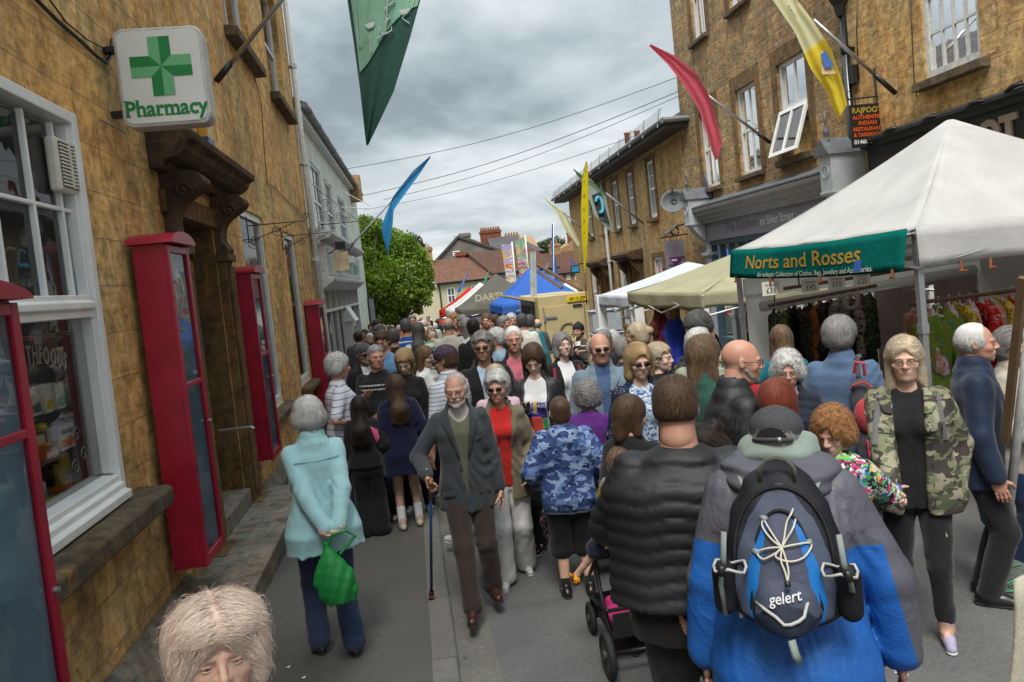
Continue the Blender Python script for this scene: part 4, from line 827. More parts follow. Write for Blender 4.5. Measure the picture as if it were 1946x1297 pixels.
pu=TF.hit(1160,510,.1)[0];downpipe('drainpipe',TF,pu,.12,-.8,tz,OLDWHITE,'white downpipe between the two dark door hoods of the slate roofed house',.055)
e0=empty('railing',TF.P(4.5,-.5,.9),'thin black handrail beside the steps of the slate roofed house','railing')
b=MB();zz=-.45
for k in range(4):b.tube([TF.P(2.8+k*1.2,zz,.95),TF.P(2.8+k*1.2,zz+1.25-.1*k,.95)],.018,6)
b.tube([TF.P(2.8,zz+1.25,.95),TF.P(6.4,zz+.95,.95)],.02,6);b.tube([TF.P(4,zz+1.15,.95),TF.P(4,zz+1.5,.1)],.02,6);b.build('bars',BLACKM,e0)
b=MB();TF.box(b,1,8.5,-1,-.32,.01,.8);tag(b.build('steps',STEP,bevel=.02),kind='structure')
TILE=stone('clay_tile_roof',(.13,.070,.048),(1.5,1.3,1.2),(.06,.03,.02),.25,.16,.012,.7,.35,.35,seed=21.)
DTILE=stone('dark_tile_roof',(.085,.045,.035),(1.4,1.3,1.2),(.04,.025,.02),.25,.16,.012,.7,.4,.35,seed=22.)
CREAMW=pmat('cream_render',(.56,.50,.33),.9,noise=.10,nscale=.5,bump=.2,bscale=20);GREYR=pmat('grey_roughcast',(.17,.155,.13),.95,noise=.35,nscale=.6,bump=.4,bscale=15)
BRICKR=stone('red_brick',(.20,.065,.035),(1.3,1.2,1.1),(.15,.1,.08),.24,.08,.008,.5,.35,seed=30.)
def fwin(par,face,s0_,s1_,z0_,z1_,m=WHITE,cols=2):
 """small far window on a face given as function (s,z,o)->xyz"""
 b=MB();
 def bxx(a,c,e2,f2,o0,o1):
  b.add([face(s_,z,o_)for s_ in(a,c)for o_ in(o0,o1)for z in(e2,f2)],[(0,1,3,2),(4,6,7,5),(0,4,5,1),(2,3,7,6),(0,2,6,4),(1,5,7,3)])
 t=.09;bxx(s0_,s0_+t,z0_,z1_,.0,.05);bxx(s1_-t,s1_,z0_,z1_,0,.05);bxx(s0_+t,s1_-t,z0_,z0_+t,0,.051);bxx(s0_+t,s1_-t,z1_-t,z1_,0,.051);bxx(s0_+t,s1_-t,(z0_+z1_)/2-.04,(z0_+z1_)/2+.04,0,.049)
 if cols>1:bxx((s0_+s1_)/2-.04,(s0_+s1_)/2+.04,z0_+t,z1_-t,0,.048)
 W=b.build('window',m,par);p=MB();p.quad(face(s0_+t,z0_+t,.02),face(s1_-t,z0_+t,.02),face(s1_-t,z1_-t,.02),face(s0_+t,z1_-t,.02));p.build('pane',pmat('far_pane',(.05,.06,.07),.15),W)
def house(C,e1,L1,L2,zb,ze,zr,wallm,roofm,label,cat='house',wins=(),side_wins=(),name='house',verge=None,split=None,ov=.25):
 """corner C, front along e1 (length L1), side along e2 = left-hand normal going back (length L2); ridge parallel to the front"""
 C=np.array([C[0],C[1],0.]);e1=np.array([*e1,0.]);e1/=np.linalg.norm(e1);e2=np.array([-e1[1],e1[0],0.])
 if e2[1]<0:e2=-e2
 P=lambda a,c,z:tuple(C+e1*a+e2*c+np.array([0,0,z]))
 H=empty(name,P(L1/2,L2/2,zb),label,cat)
 b=MB();b.quad(P(0,0,zb),P(L1,0,zb),P(L1,0,ze),P(0,0,ze));b.quad(P(0,L2,zb),P(L1,L2,zb),P(L1,L2,ze),P(0,L2,ze))
 for a in(0,L1):b.quad(P(a,0,zb),P(a,L2,zb),P(a,L2,ze),P(a,L2/2,zr),P(a,0,ze))
 b.build('wall',wallm,H)
 b=MB();sl=(zr-ze)/(L2/2);t=.14
 for s_ in(0,1):
  c0,c1=(-ov,L2/2)if s_==0 else(L2+ov,L2/2);z0_=ze-ov*sl+.03
  b.quad(P(-.2,c0,z0_),P(L1+.2,c0,z0_),P(L1+.2,c1,zr+.05),P(-.2,c1,zr+.05));b.quad(P(-.2,c0,z0_-t),P(L1+.2,c0,z0_-t),P(L1+.2,c0,z0_),P(-.2,c0,z0_))
  b.quad(P(-.2,c0,z0_),P(-.2,c1,zr+.05),P(-.2,c1,zr-.1),P(-.2,c0,z0_-t))
 b.build('roof',roofm,H)
 if verge is not None:
  b=MB()
  for c0,c1,za,zb_ in((-ov,L2/2,ze-ov*sl+.04,zr+.06),(L2+ov,L2/2,ze-ov*sl+.04,zr+.06)):b.quad(P(-.24,c0,za),P(-.24,c1,zb_),P(-.24,c1,zb_-.35),P(-.24,c0,za-.35))
  b.build('bargeboard',verge,H)
 b=MB();b.tube([P(-.1,-ov-.06,ze-ov*sl),P(L1+.1,-ov-.06,ze-ov*sl)],.07,6);b.build('gutter',BLACKM,H)
 for(s0_,s1_,z0_,z1_)in wins:fwin(H,lambda s_,z,o_:P(s_,-o_,z),s0_,s1_,z0_,z1_)
 for(s0_,s1_,z0_,z1_)in side_wins:fwin(H,lambda s_,z,o_:P(-o_,s_,z),s0_,s1_,z0_,z1_)
 return H,P
def chimney(par,c,w_,d_,z0_,z1_,m,pots=0,potm=None):
 b=MB();b.box(c[0]-w_/2,c[0]+w_/2,c[1]-d_/2,c[1]+d_/2,z0_,z1_);b.box(c[0]-w_/2-.08,c[0]+w_/2+.08,c[1]-d_/2-.08,c[1]+d_/2+.08,z1_-.35,z1_-.12);K=b.build('chimney',m,par)
 for k in range(pots):
  x=c[0]-w_/2+w_*(k+.5)/pots;q=MB();q.lathe([(.13,0),(.11,.35),(.14,.4)],(x,c[1],z1_),8);q.build('chimney_pot',potm or pmat('pale_pot',(.45,.33,.2),.8),K,smooth=True)
Yh=60.;C=ony(831,537,Yh);zg=gz(60)-.3
zr=ony(836,495,Yh+4.2)[2]
H,P=house((C[0],Yh),(.93,.37),5.2,8.4,zg,C[2],zr,CREAMW,TILE,'cream rendered cottage with mottled red tile roof closing the street',verge=WHITE,wins=((.75,1.45,.75,2.05),(3.0,3.6,.75,2.05)),side_wins=())
c=ony(808,470,Yh+3);chimney(H,(c[0],Yh+4),1.1,.8,zr-1,ony(808,470,Yh+4)[2],FAR_ST);c=ony(877,488,Yh+5);chimney(H,(c[0],Yh+6),.8,.7,zr-.6,zr+.6,BRICKR)
PX=P(5.25,0,0);H2,P2=house((PX[0],PX[1]),(.93,.37),6.4,8.4,zg,C[2]+.35,zr+.45,pmat('pale_blue_render',(.30,.38,.42),.9,noise=.12),DTILE,'pale blue cottage with darker tile roof joined to the cream cottage',wins=((1.2,2.0,.6,1.9),(3.6,4.4,.6,1.9)))
b=MB();b.add([P(2.2,-.1,-.2),P(5.0,-.1,-.2),P(5.0,-1.4,-1.05),P(2.2,-1.4,-1.05)],[(0,1,2,3)]);b.build('awning',pmat('dark_awning',(.04,.04,.045),.8),H,solid=.05)
b=MB();b.tube([P(.1,-.1,zg),P(.1,-.1,C[2])],.06,6);b.build('drainpipe',BLACKM,H)
Y2=74.;A_=ony(838,487,Y2);pk=ony(872,452,Y2);ra=ony(958,480,Y2)
G=empty('house',(A_[0]+4,Y2+3,-2),'grey roughcast gabled house with slate roof behind the cottages','house')
b=MB();e_=(A_[0]-.8,A_[2]-1.);b.prism([(A_[0]-1.4,-2),(ra[0],-2),(ra[0],ra[2]),(pk[0]+1.2,pk[2]-.2),(pk[0]-.4,pk[2]-.2),(A_[0]-1.4,A_[2]-1.2)],'y',Y2,Y2+9);b.build('wall',GREYR,G)
b=MB();b.quad((A_[0]-1.7,Y2-.2,A_[2]-1.4),(pk[0]-.1,Y2-.2,pk[2]+.1),(pk[0]-.1,Y2+9,pk[2]+.1),(A_[0]-1.7,Y2+9,A_[2]-1.4));b.quad((ra[0]+.4,Y2-.2,ra[2]-.1),(pk[0]-.1,Y2-.2,pk[2]+.1),(pk[0]-.1,Y2+9,pk[2]+.1),(ra[0]+.4,Y2+9,ra[2]-.1))
b.build('roof',SLATE,G,solid=.2);c=ony(882,444,Y2+1);chimney(G,(c[0],Y2+1),1.15,.9,pk[2]-1.5,c[2],GREYR)
wl,wr=ony(860,478,Y2),ony(874,486,Y2);fwin(G,lambda s_,z,o_:(s_,Y2-o_,z),wl[0],wr[0],wr[2],wl[2])
b=MB();c=ony(868,450,Y2+1);b.tube([(c[0],Y2+.5,pk[2]-1),(c[0],Y2+.5,c[2])],.03,4);b.tube([(c[0]-.4,Y2+.5,c[2]-.05),(c[0]+.6,Y2+.5,c[2]-.02)],.02,4)
for k in range(5):b.tube([(c[0]-.3+.2*k,Y2+.5,c[2]-.2),(c[0]-.3+.2*k,Y2+.5,c[2]+.12)],.015,3)
b.build('aerial',BLACKM,G)
Y3=84.;L0=ony(950,440,Y3);L1=ony(1025,474,Y3);e3=ony(985,480,Y3)
K=empty('stone_building',(L0[0]+3,Y3+4,-2),'long stone building with slate roof and big red brick chimney at the street end','building')
xa,xb=ony(940,480,Y3)[0],ony(1027,480,Y3)[0];ze_=ony(1000,478,Y3)[2];zr_=ony(960,452,Y3+4)[2]
b=MB();b.prism([(Y3,-2.5),(Y3+9,-2.5),(Y3+9,ze_),(Y3+4.5,zr_),(Y3,ze_)],'x',xa,xb);b.build('wall',FAR_ST,K)
b=MB();b.quad((xa-.2,Y3-.5,ze_-.2),(xb+.4,Y3-.5,ze_-.2),(xb-2.2,Y3+4.5,zr_+.1),(xa-.2,Y3+4.5,zr_+.1));b.quad((xb+.4,Y3-.5,ze_-.2),(xb+.4,Y3+9.5,ze_-.2),(xb-2.2,Y3+4.5,zr_+.1));b.build('roof',SLATE,K,solid=.2)
for px in(945,962,980,996,1012):
 for(ta,tb)in((490,504),(518,535)):q=ony(px,ta,Y3);q2=ony(px+7,tb,Y3);fwin(K,lambda s_,z,o_:(s_,Y3-o_,z),q[0],q2[0],q2[2],q[2])
c=ony(931,437,Y3+5);c2=ony(950,437,Y3+5);chimney(K,(c[0],Y3+5),2*(c2[0]-c[0]),1.2,ze_,ony(931,438,Y3+5)[2],BRICKR,8)
c=ony(972,448,Y3+8);chimney(K,(c[0],Y3+8),1.8,1.,ze_,ony(972,448,Y3+8)[2],FAR_ST,5)
Y4=92.;xa,xb=ony(1028,520,Y4)[0],ony(1125,520,Y4)[0];ze_=ony(1065,518,Y4)[2];zr_=ony(1065,482,Y4+4)[2]
K2=empty('stone_building',(xa+3,Y4+4,-2),'low stone range with dark tiled roof and white windows, far right','building')
b=MB();b.prism([(Y4,-2.5),(Y4+8,-2.5),(Y4+8,ze_),(Y4+4,zr_),(Y4,ze_)],'x',xa,xb);b.build('wall',FAR_ST,K2)
b=MB();b.quad((xa-.3,Y4-.4,ze_-.2),(xb,Y4-.4,ze_-.2),(xb,Y4+4,zr_+.1),(xa-.3,Y4+4,zr_+.1));b.build('roof',DTILE,K2,solid=.2)
for px in(1033,1046,1061,1076,1092):
 for(ta,tb)in((520,532),(542,556)):q=ony(px,ta,Y4);q2=ony(px+8,tb,Y4);fwin(K2,lambda s_,z,o_:(s_,Y4-o_,z),q[0],q2[0],q2[2],q[2])
c=ony(1053,468,Y4+4);chimney(K2,(c[0],Y4+4),1.4,1.,zr_-1,c[2]+.3,FAR_ST,2)
Y5=98.;a_=ony(1062,474,Y5);pk=ony(1090,460,Y5);b=MB();K3=empty('stone_house',(a_[0]+4,Y5+3,-2),'steep stone gabled house with red chimney at the far right end','house')
b.prism([(a_[0],-2),(a_[0]+9,-2),(a_[0]+9,pk[2]),(pk[0],pk[2]+.2),(a_[0]+1.,a_[2]+.3),(a_[0],a_[2])],'y',Y5,Y5+5);b.build('wall',FAR_ST,K3);c=ony(1084,440,Y5+1);chimney(K3,(c[0],Y5+1),.9,.9,pk[2]-1,c[2],BRICKR,2)
q=ony(1070,585,50);b=MB();b.prism([(q[0]-2.3,-1.5),(q[0]+1.5,-1.5),(q[0]+1.5,ony(1100,527,50)[2]),(q[0]-1.2,ony(1085,540,50)[2]),(q[0]-2.6,ony(1060,562,50)[2])],'y',50,50.4)
for k,(y0,y1,col,lab)in enumerate(((35.5,41.,(.42,.25,.10),'orange washed house low under the tree, left side'),(41.,47.,(.45,.40,.28),'cream house with pale door beyond the orange washed house'),(47.,55.,(.33,.30,.25),'grey buff house last on the left before the cottages'))):
 Lf=Fac((-2.2-.0*k,y0),(-2.2,y1),(1,0));H=empty('house',(-2.3,(y0+y1)/2,-1.2),lab,'house')
 b=MB();Lf.wall(b,0.01,Lf.L-.01,-2,3.1,[(1.0,2.0,-.9,.9),(3.4,4.3,-1.6,.8)],.1);b.quad(Lf.P(0.01,-2),Lf.P(0.01,3.1),Lf.P(.01,3.1,-6),Lf.P(.01,-2,-6));b.build('wall',pmat(f'render_{k}',col,.9,noise=.15),H)
 b=MB();b.quad(Lf.P(-.1,3.05,.3),Lf.P(Lf.L+.1,3.05,.3),Lf.P(Lf.L+.1,4.4,-3),Lf.P(-.1,4.4,-3));b.build('roof',DTILE,H)
 Lf.window(H,1.,2.,-.9,.9,2,(1,1),o=-.05);b=MB();Lf.box(b,3.4,4.3,-1.6,.8,-.1,-.04);b.build('door',pmat(f'door_{k}',((.4,.42,.4),(.05,.1,.2),(.2,.05,.05))[k],.5),H)
q0,q1=ony(700,462,40),ony(722,415,40);b=MB();b.prism([(q0[0]-1,-1),(q1[0]+.05,-1),(q1[0]+.05,q1[2]),(q0[0]-1,q1[2]+.4)],'y',44,46)
tag(b.build('pale_gable',pmat('yellow_render',(.52,.46,.22),.9,noise=.08)),'plain pale yellow gable rising behind the tree','building')
def leaf_mat(name,c0,c1,c2):
 m,T=newmat(name);pos=T.add('ShaderNodeNewGeometry').outputs['Position'];at=T.add('ShaderNodeAttribute',dict(attribute_name='v'))
 c=T.ramp(at.outputs[2],[(0.,c0),(.5,c1),(1.,c2)])
 d_=T.add('ShaderNodeBsdfDiffuse',Color=c);tr=T.add('ShaderNodeBsdfTranslucent',Color=T.mix(1.,c,(1.3,1.35,.6),'MULTIPLY'))
 gl=T.add('ShaderNodeBsdfGlossy',Color=(.5,.5,.5),Roughness=.5);mx=T.add('ShaderNodeMixShader',_0=.4,_1=d_,_2=tr);mx2=T.add('ShaderNodeMixShader',_0=.06,_1=mx,_2=gl);finish(T,mx2);return m
def tree(name,base,blobs,n,leaf,m,label,trunk_r=.18,seed=1,group=None,limb_to=None):
 q=np.random.default_rng(seed);e0=empty(name,base,label,'tree',group)
 tr=MB();B0=Vector(base);fork=B0+Vector((0,0,(min(b_[0][2]for b_ in blobs)-base[2])*.8))
 tr.tube([B0,B0+Vector((.03,.02,(fork.z-B0.z)*.5)),fork],[trunk_r,trunk_r*.8,trunk_r*.7],9)
 for(c,r)in blobs:
  c=Vector(c);m1=fork.lerp(c,.5)+Vector((0,0,-.1));tr.tube([fork,m1,c],[trunk_r*.5,trunk_r*.3,.03],6)
  for k in range(3):
   dd=Vector(q.normal(size=3)).normalized()*r[0]*.7;tr.tube([c,c+dd*.6,c+dd],[.03,.02,.008],4)
 tr.build('trunk',pmat('bark',(.06,.045,.03),.95,noise=.5,nscale=12,bump=.6),e0,smooth=True)
 P=[];vol=np.array([b_[1][0]*b_[1][1]*b_[1][2]for b_ in blobs])**.67;cnt=(n*vol/vol.sum()).astype(int)
 for(c,r),k in zip(blobs,cnt):
  d_=q.normal(size=(k,3));d_/=np.linalg.norm(d_,axis=1)[:,None];rad=q.uniform(.55,1.06,(k,1))**.6
  lump=1+.16*np.sin(d_[:,0]*7+c[0])*np.sin(d_[:,1]*6+c[1]*2)*np.sin(d_[:,2]*8)+.10*np.sin(d_[:,2]*17+d_[:,0]*13)
  P.append(np.array(c)+d_*rad*lump[:,None]*np.array(r))
 P=np.concatenate(P);N=len(P)
 ax=q.normal(size=(N,3));ax[:,2]-=.5;ax/=np.linalg.norm(ax,axis=1)[:,None]
 sd=np.cross(ax,q.normal(size=(N,3)));sd/=np.linalg.norm(sd,axis=1)[:,None];L=leaf*q.uniform(.6,1.4,(N,1));
 V=np.stack([P,P+ax*L*.5+sd*L*.3,P+ax*L,P+ax*L*.5-sd*L*.3],1).reshape(-1,3)-np.array(base)
 me=bpy.data.meshes.new('crown');me.from_pydata(V.tolist(),[],np.arange(N*4).reshape(-1,4).tolist());me.materials.append(m)
 clump=.5+.28*np.sin(P[:,0]*2.1+1)*np.sin(P[:,1]*1.7)*np.sin(P[:,2]*2.6)+.2*q.normal(size=N);at=me.attributes.new('v','FLOAT','POINT');at.data.foreach_set('value',np.repeat(np.clip(clump,0,1),4).astype(np.float32))
 o=bpy.data.objects.new('crown',me);COL.objects.link(o);o.parent=e0;return e0
LEAF=leaf_mat('fresh_green_leaves',(.035,.075,.008),(.14,.25,.02),(.34,.42,.05));LEAFD=leaf_mat('dark_leaves',(.02,.03,.012),(.045,.07,.02),(.08,.11,.03));COPPER=leaf_mat('copper_leaves',(.03,.012,.014),(.06,.02,.022),(.09,.04,.03))
ty=34.;
def tb(px,py,r,y=ty,ry=None):c=ony(px,py,y);return(tuple(c),(r*.98,(ry or r)*.9,r))
tree('tree',(ony(690,640,ty-.8)[0]-.1,ty-.8,gz(34)),[tb(700,475,1.0,ty+.3),tb(715,520,1.3),tb(700,560,1.1,ty-1.2),tb(740,480,1.05,ty+.5),tb(748,545,1.2,ty-.6),tb(778,505,1.0,ty+.2),tb(785,555,.75,ty-.3),tb(722,592,.75,ty-1.),tb(690,600,.8,ty-1.5),tb(801,525,.55,ty),tb(765,470,.6,ty),tb(700,440,.7,ty),tb(765,580,.5,ty),tb(805,555,.38,ty)]+[tb(x_,y_,r_,ty+rnd.uniform(-.8,.8))for x_,y_,r_ in((690,425,.35),(718,428,.3),(745,446,.3),(778,458,.28),(800,488,.3),(815,515,.22),(818,545,.2),(812,572,.2),(795,588,.22),(770,600,.2),(748,606,.25),(735,618,.2),(705,622,.3),(694,650,.22))],56000,.12,LEAF,'bright green tree overhanging the street beyond the green building',.15,3)
tree('tree',(ony(790,470,66)[0],66,-2),[((ony(775,470,66)[0],66,ony(775,470,66)[2]),(1.4,1.4,1.2)),((ony(790,478,66)[0],66,ony(790,478,66)[2]),(1.2,1.2,.8)),((ony(760,480,66)[0],66,ony(760,480,66)[2]),(1.2,1.2,1.))],5000,.2,COPPER,'dark copper leaved tree behind the green tree and the cottage roof',.2,5)
for k,(px,py)in enumerate(((1030,478),(1052,470),(1012,484),(1040,490))):
 c=ony(px,py,112.);tree('tree',(c[0],112,-2),[((c[0],112,c[2]),(2.2,2.,1.5)),((c[0]+1.3,112,c[2]-.8),(1.8,1.8,1.3))],3500,.3,LEAFD,('rounded dark tree left of','tallest dark tree behind','lowest leftmost dark tree before','dark tree filling the gap under')[k]+' the far stone chimney',.2,10+k,'dark trees beyond the far roofs')
b=MB()
for i in range(24):
 a0,a1=-500+i*50,-450+i*50;h0,h1=4+3*math.sin(i*.7),4+3*math.sin((i+1)*.7);b.quad((a0,420,-8),(a1,420,-8),(a1,430,h1),(a0,430,h0))
tag(b.build('hill',pmat('far_green',(.05,.075,.03),.95,noise=.4,nscale=.05),smooth=True),kind='structure')
for(p,q,lab,r_)in(((655,322,20.),(1285,148,16.5),'highest overhead wire crossing the street',.007),((690,372,24.),(1290,174,17.),'upper of two overhead cables running close together',.009),((730,380,24.),(1290,183,17.),'lower of two overhead cables running close together',.007),((690,400,31.),(1285,232,18.),'lowest overhead wire ending at the slate roof',.007)):
 A_=ony(*p);B_=ony(*q);wire('overhead_cable',[A_+(B_-A_)*k/12-np.array([0,0,.25*math.sin(math.pi*k/12)])for k in range(13)],r_,BLACKM,lab,'cable',4)
f32=np.float32
def _seg(P,a,b):
 a=np.asarray(a,f32);ab=np.asarray(b,f32)-a;L=float(ab@ab)+1e-9
 t=np.clip(((P-a)@ab)/L,0,1);return t,np.sqrt(((P-a-t[...,None]*ab)**2).sum(-1))
class S:
 """list of shapes; evaluated on any points or meshed on a grid"""
 def __init__(s):s.ops=[]
 def cap(s,a,b,ra,rb=None,k=.02,sub=False,fl=None):
  rb=ra if rb is None else rb;a=np.array(a,float);b=np.array(b,float);r=max(ra,rb)
  def f(P):t,d=_seg(P,a,b);return d-(ra+(rb-ra)*t)
  s.ops.append((f,np.minimum(a,b)-r,np.maximum(a,b)+r,k,sub));return s
 def ell(s,c,r,k=.02,sub=False,rot=None):
  c=np.array(c,f32);r=np.array(r if hasattr(r,'__len__')else(r,)*3,f32);m=float(r.max())
  Rm=None if rot is None else np.array(rot,f32)
  def f(P):
   q=P-c
   if Rm is not None:q=q@Rm
   k0=np.sqrt(((q/r)**2).sum(-1));k1=np.sqrt(((q/(r*r))**2).sum(-1));return k0*(k0-1)/np.maximum(k1,1e-6)
  s.ops.append((f,c-m,c+m,k,sub));return s
 def fn(s,f,lo,hi,k=.02,sub=False):s.ops.append((f,np.array(lo,float),np.array(hi,float),k,sub));return s
 def ev(s,P,base=None):
  D=np.full(P.shape[:-1],1.,f32)
  for f,lo,hi,k,sub in s.ops:D=s.comb(D,f(P).astype(f32),k,sub)
  return D
 @staticmethod
 def comb(D,d,k,sub):
  if sub=='cut':return np.maximum(D,d)
  if sub:d=-d;h=np.clip(.5-.5*(D-d)/k,0,1);return D*(1-h)+d*h+k*h*(1-h)
  h=np.clip(.5+.5*(D-d)/k,0,1);return D*(1-h)+d*h-k*h*(1-h)
 def mesh(s,res,disp=None,lo=None,hi=None):
  add=[o for o in s.ops if not o[4]]
  L=np.min([o[1]for o in add],0)-res*2.5 if lo is None else np.array(lo);Hh=np.max([o[2]for o in add],0)+res*2.5 if hi is None else np.array(hi)
  n=np.maximum(4,np.ceil((Hh-L)/res).astype(int)+1)
  ax=[L[i]+np.arange(n[i])*res for i in range(3)];D=np.full(n,1.,f32)
  for f,lo_,hi_,k,sub in s.ops:
   m=max(.03,k*1.2,res*2.2);i0=[max(0,int((lo_[i]-m-L[i])/res))for i in range(3)];i1=[min(n[i],int((hi_[i]+m-L[i])/res)+2)for i in range(3)]
   if any(i1[i]<=i0[i]for i in range(3)):continue
   sl_=tuple(slice(a,b)for a,b in zip(i0,i1))
   P=np.stack(np.meshgrid(*[ax[i][i0[i]:i1[i]]for i in range(3)],indexing='ij'),-1).astype(f32)
   D[sl_]=s.comb(D[sl_],f(P).astype(f32),k,sub)
  if disp is not None:
   idx=np.argwhere(np.abs(D)<res*3+.03)
   P=(L+idx*res).astype(f32);D[tuple(idx.T)]+=disp(P).astype(f32)
  D[0]=D[-1]=1;D[:,0]=D[:,-1]=1;D[:,:,0]=D[:,:,-1]=1
  return nets(D,L,res)
def nets(D,L,res):
 n=np.array(D.shape);neg=D<0;c=[slice(None,-1),slice(1,None)]
 cnt=np.zeros(n-1,np.int8)
 for i in(0,1):
  for j in(0,1):
   for k in(0,1):cnt+=neg[c[i],c[j],c[k]]
 act=(cnt>0)&(cnt<8);idx=np.argwhere(act);ids=np.full(n-1,-1,np.int32);ids[act]=np.arange(len(idx))
 off=np.array([(i,j,k)for i in(0,1)for j in(0,1)for k in(0,1)]);V=np.stack([D[tuple((idx+o).T)]for o in off],1)
 acc=np.zeros((len(idx),3));w_=np.zeros(len(idx))
 for a in range(8):
  for b in range(a+1,8):
   if np.abs(off[a]-off[b]).sum()!=1:continue
   va,vb=V[:,a],V[:,b];m=(va<0)!=(vb<0);t=np.where(m,va/np.where(va==vb,1,va-vb),0)
   acc+=np.where(m[:,None],off[a]+(off[b]-off[a])*t[:,None],0);w_+=m
 verts=L+(idx+acc/w_[:,None])*res;F=[]
 for ax in range(3):
  u,v=(ax+1)%3,(ax+2)%3
  a=[slice(None)]*3;b=[slice(None)]*3;a[ax]=slice(None,-1);b[ax]=slice(1,None)
  for q in(u,v):a[q]=slice(1,-1);b[q]=slice(1,-1)
  na,nb=neg[tuple(a)],neg[tuple(b)];m=na!=nb;e=np.argwhere(m)
  if not len(e):continue
  e[:,u]+=1;e[:,v]+=1;s_=na[m]
  def gi(du,dv):q=e.copy();q[:,u]-=du;q[:,v]-=dv;return ids[tuple(q.T)]
  Q=np.stack([gi(1,1),gi(0,1),gi(0,0),gi(1,0)],1);Q[~s_]=Q[~s_][:,::-1];F.append(Q)
 return verts,np.concatenate(F)
def mk(name,V,Fc,mats,par,midx=None,smooth=True,attr=None):
 me=bpy.data.meshes.new(name);V=np.asarray(V,f32);Fc=np.asarray(Fc,np.int32);nf=len(Fc);w_=Fc.shape[1]
 me.vertices.add(len(V));me.vertices.foreach_set('co',V.ravel());me.loops.add(nf*w_);me.loops.foreach_set('vertex_index',Fc.ravel())
 me.polygons.add(nf);me.polygons.foreach_set('loop_start',np.arange(nf,dtype=np.int32)*w_);me.polygons.foreach_set('loop_total',np.full(nf,w_,np.int32))
 for m in(mats if isinstance(mats,(list,tuple))else[mats]):me.materials.append(m)
 if midx is not None:me.polygons.foreach_set('material_index',np.asarray(midx,np.int32))
 if smooth:me.polygons.foreach_set('use_smooth',np.ones(nf,bool))
 if attr is not None:a=me.attributes.new('v','FLOAT','POINT');a.data.foreach_set('value',np.asarray(attr,f32))
 me.update();me.validate()
 o=bpy.data.objects.new(name,me);COL.objects.link(o);o.parent=par;return o
def rotz(a):c,s_=math.cos(a),math.sin(a);return np.array([[c,-s_,0],[s_,c,0],[0,0,1.]])
def rotx(a):c,s_=math.cos(a),math.sin(a);return np.array([[1,0,0],[0,c,-s_],[0,s_,c]])
def roty(a):c,s_=math.cos(a),math.sin(a);return np.array([[c,0,s_],[0,1,0],[-s_,0,c]])
def wob(P,f,s0):return(np.sin(P[...,0]*f+s0)*np.sin(P[...,1]*f*1.13+s0*2)+np.sin(P[...,1]*f*.9+P[...,2]*f*.7+s0*3)*np.sin(P[...,2]*f*1.21+P[...,0]*f*.6))*.5
def nrm(v):v=np.asarray(v,float);return v/(np.linalg.norm(v)+1e-9)
def head_sdf(age=.5,fem=False,fat=0.,child=False):
 s=S();j=.92 if fem else 1.;fw=1+.16*fat;ch=1. if not child else .93
 s.ell((0,-.014,.028),(.078,.098,.089),.02)
 s.ell((0,.026,-.026),(.063*fw,.068,.086*ch),.03)
 s.ell((0,.046,-.075),(.047*j*fw,.043,.036),.03)
 s.ell((0,.078,-.098*ch),(.019,.016,.015),.02)
 for x in(-1,1):
  s.ell((x*.040,.062,-.028),(.025*fw,.022,.022),.02)
  s.cap((x*.012,.090,.020),(x*.044,.078,.018),.0085,k=.012)
  s.ell((x*.031,.102,.001),(.0155,.0115,.0085),.009,sub=True)
  s.ell((x*.079,-.006,-.006),(.009,.020,.031),.006,rot=rotz(x*.5));s.ell((x*.089,-.001,-.004),(.006,.010,.016),.005,sub=True)
  s.ell((x*.012,.101,-.031),(.0085,.010,.0075),.006)
  if age>.6:s.cap((x*.028,.092,-.038),(x*.034,.076,-.072),.0022,k=.006,sub=True)
 s.cap((0,.091,.010),(0,.113,-.026),.0075,.0110,k=.010)
 s.ell((0,.082,-.060),(.028,.017,.021),.014)
 s.cap((-.018,.0955,-.0555),(.018,.0955,-.0555),.0042,k=.004);s.cap((-.015,.094,-.0655),(.015,.094,-.0655),.0052,k=.004)
 s.cap((-.022,.1015,-.0605),(.022,.1015,-.0605),.0018,k=.003,sub=True)
 if fat>.3:s.ell((0,.03,-.105),(.05,.045,.03),.03)
 return s
def hand_mesh(kind,res=.0032):
 """right hand; wrist at origin, fingers towards -z, palm facing +y, thumb towards +x"""
 s=S();s.ell((0,0,-.045),(.040,.016,.048),.02);s.cap((0,0,.03),(0,0,-.01),.026,.027,.02)
 curl=dict(relaxed=.35,grip=1.25,flat=.08,hold=.85)[kind]
 for i,(x,L0,r)in enumerate(((.030,.074,.0088),(.0105,.082,.0092),(-.010,.076,.0088),(-.029,.060,.0078))):
  p=np.array([x,.0,-.085]);a=curl*.55+.04*i;sp=x*.5
  for seg,fr in((0,.45),(1,.32),(2,.23)):
   q=p+L0*fr*np.array([sp*(1 if seg==0 else .2),math.sin(a),-math.cos(a)]);s.cap(p,q,r*(1-.08*seg),r*(1-.08*seg-.08),k=.005);p=q;a+=curl*.8
 p=np.array([.030,.004,-.028]);
 for dd,L0,r in(((.75,.35,-.6),.042,.0135),((.35 if curl<.8 else-.1,.6+.3*curl,-.7),.034,.0105),((.05-.5*(curl>.8),.7,-.75),.026,.009)):
  q=p+nrm(dd)*L0;s.cap(p,q,r,r*.88,k=.008);p=q
 return s.mesh(res)
HANDS={k:hand_mesh(k,.0034)for k in('relaxed','grip','flat','hold')}
HANDS_LO={k:hand_mesh(k,.0065)for k in('relaxed','grip')}
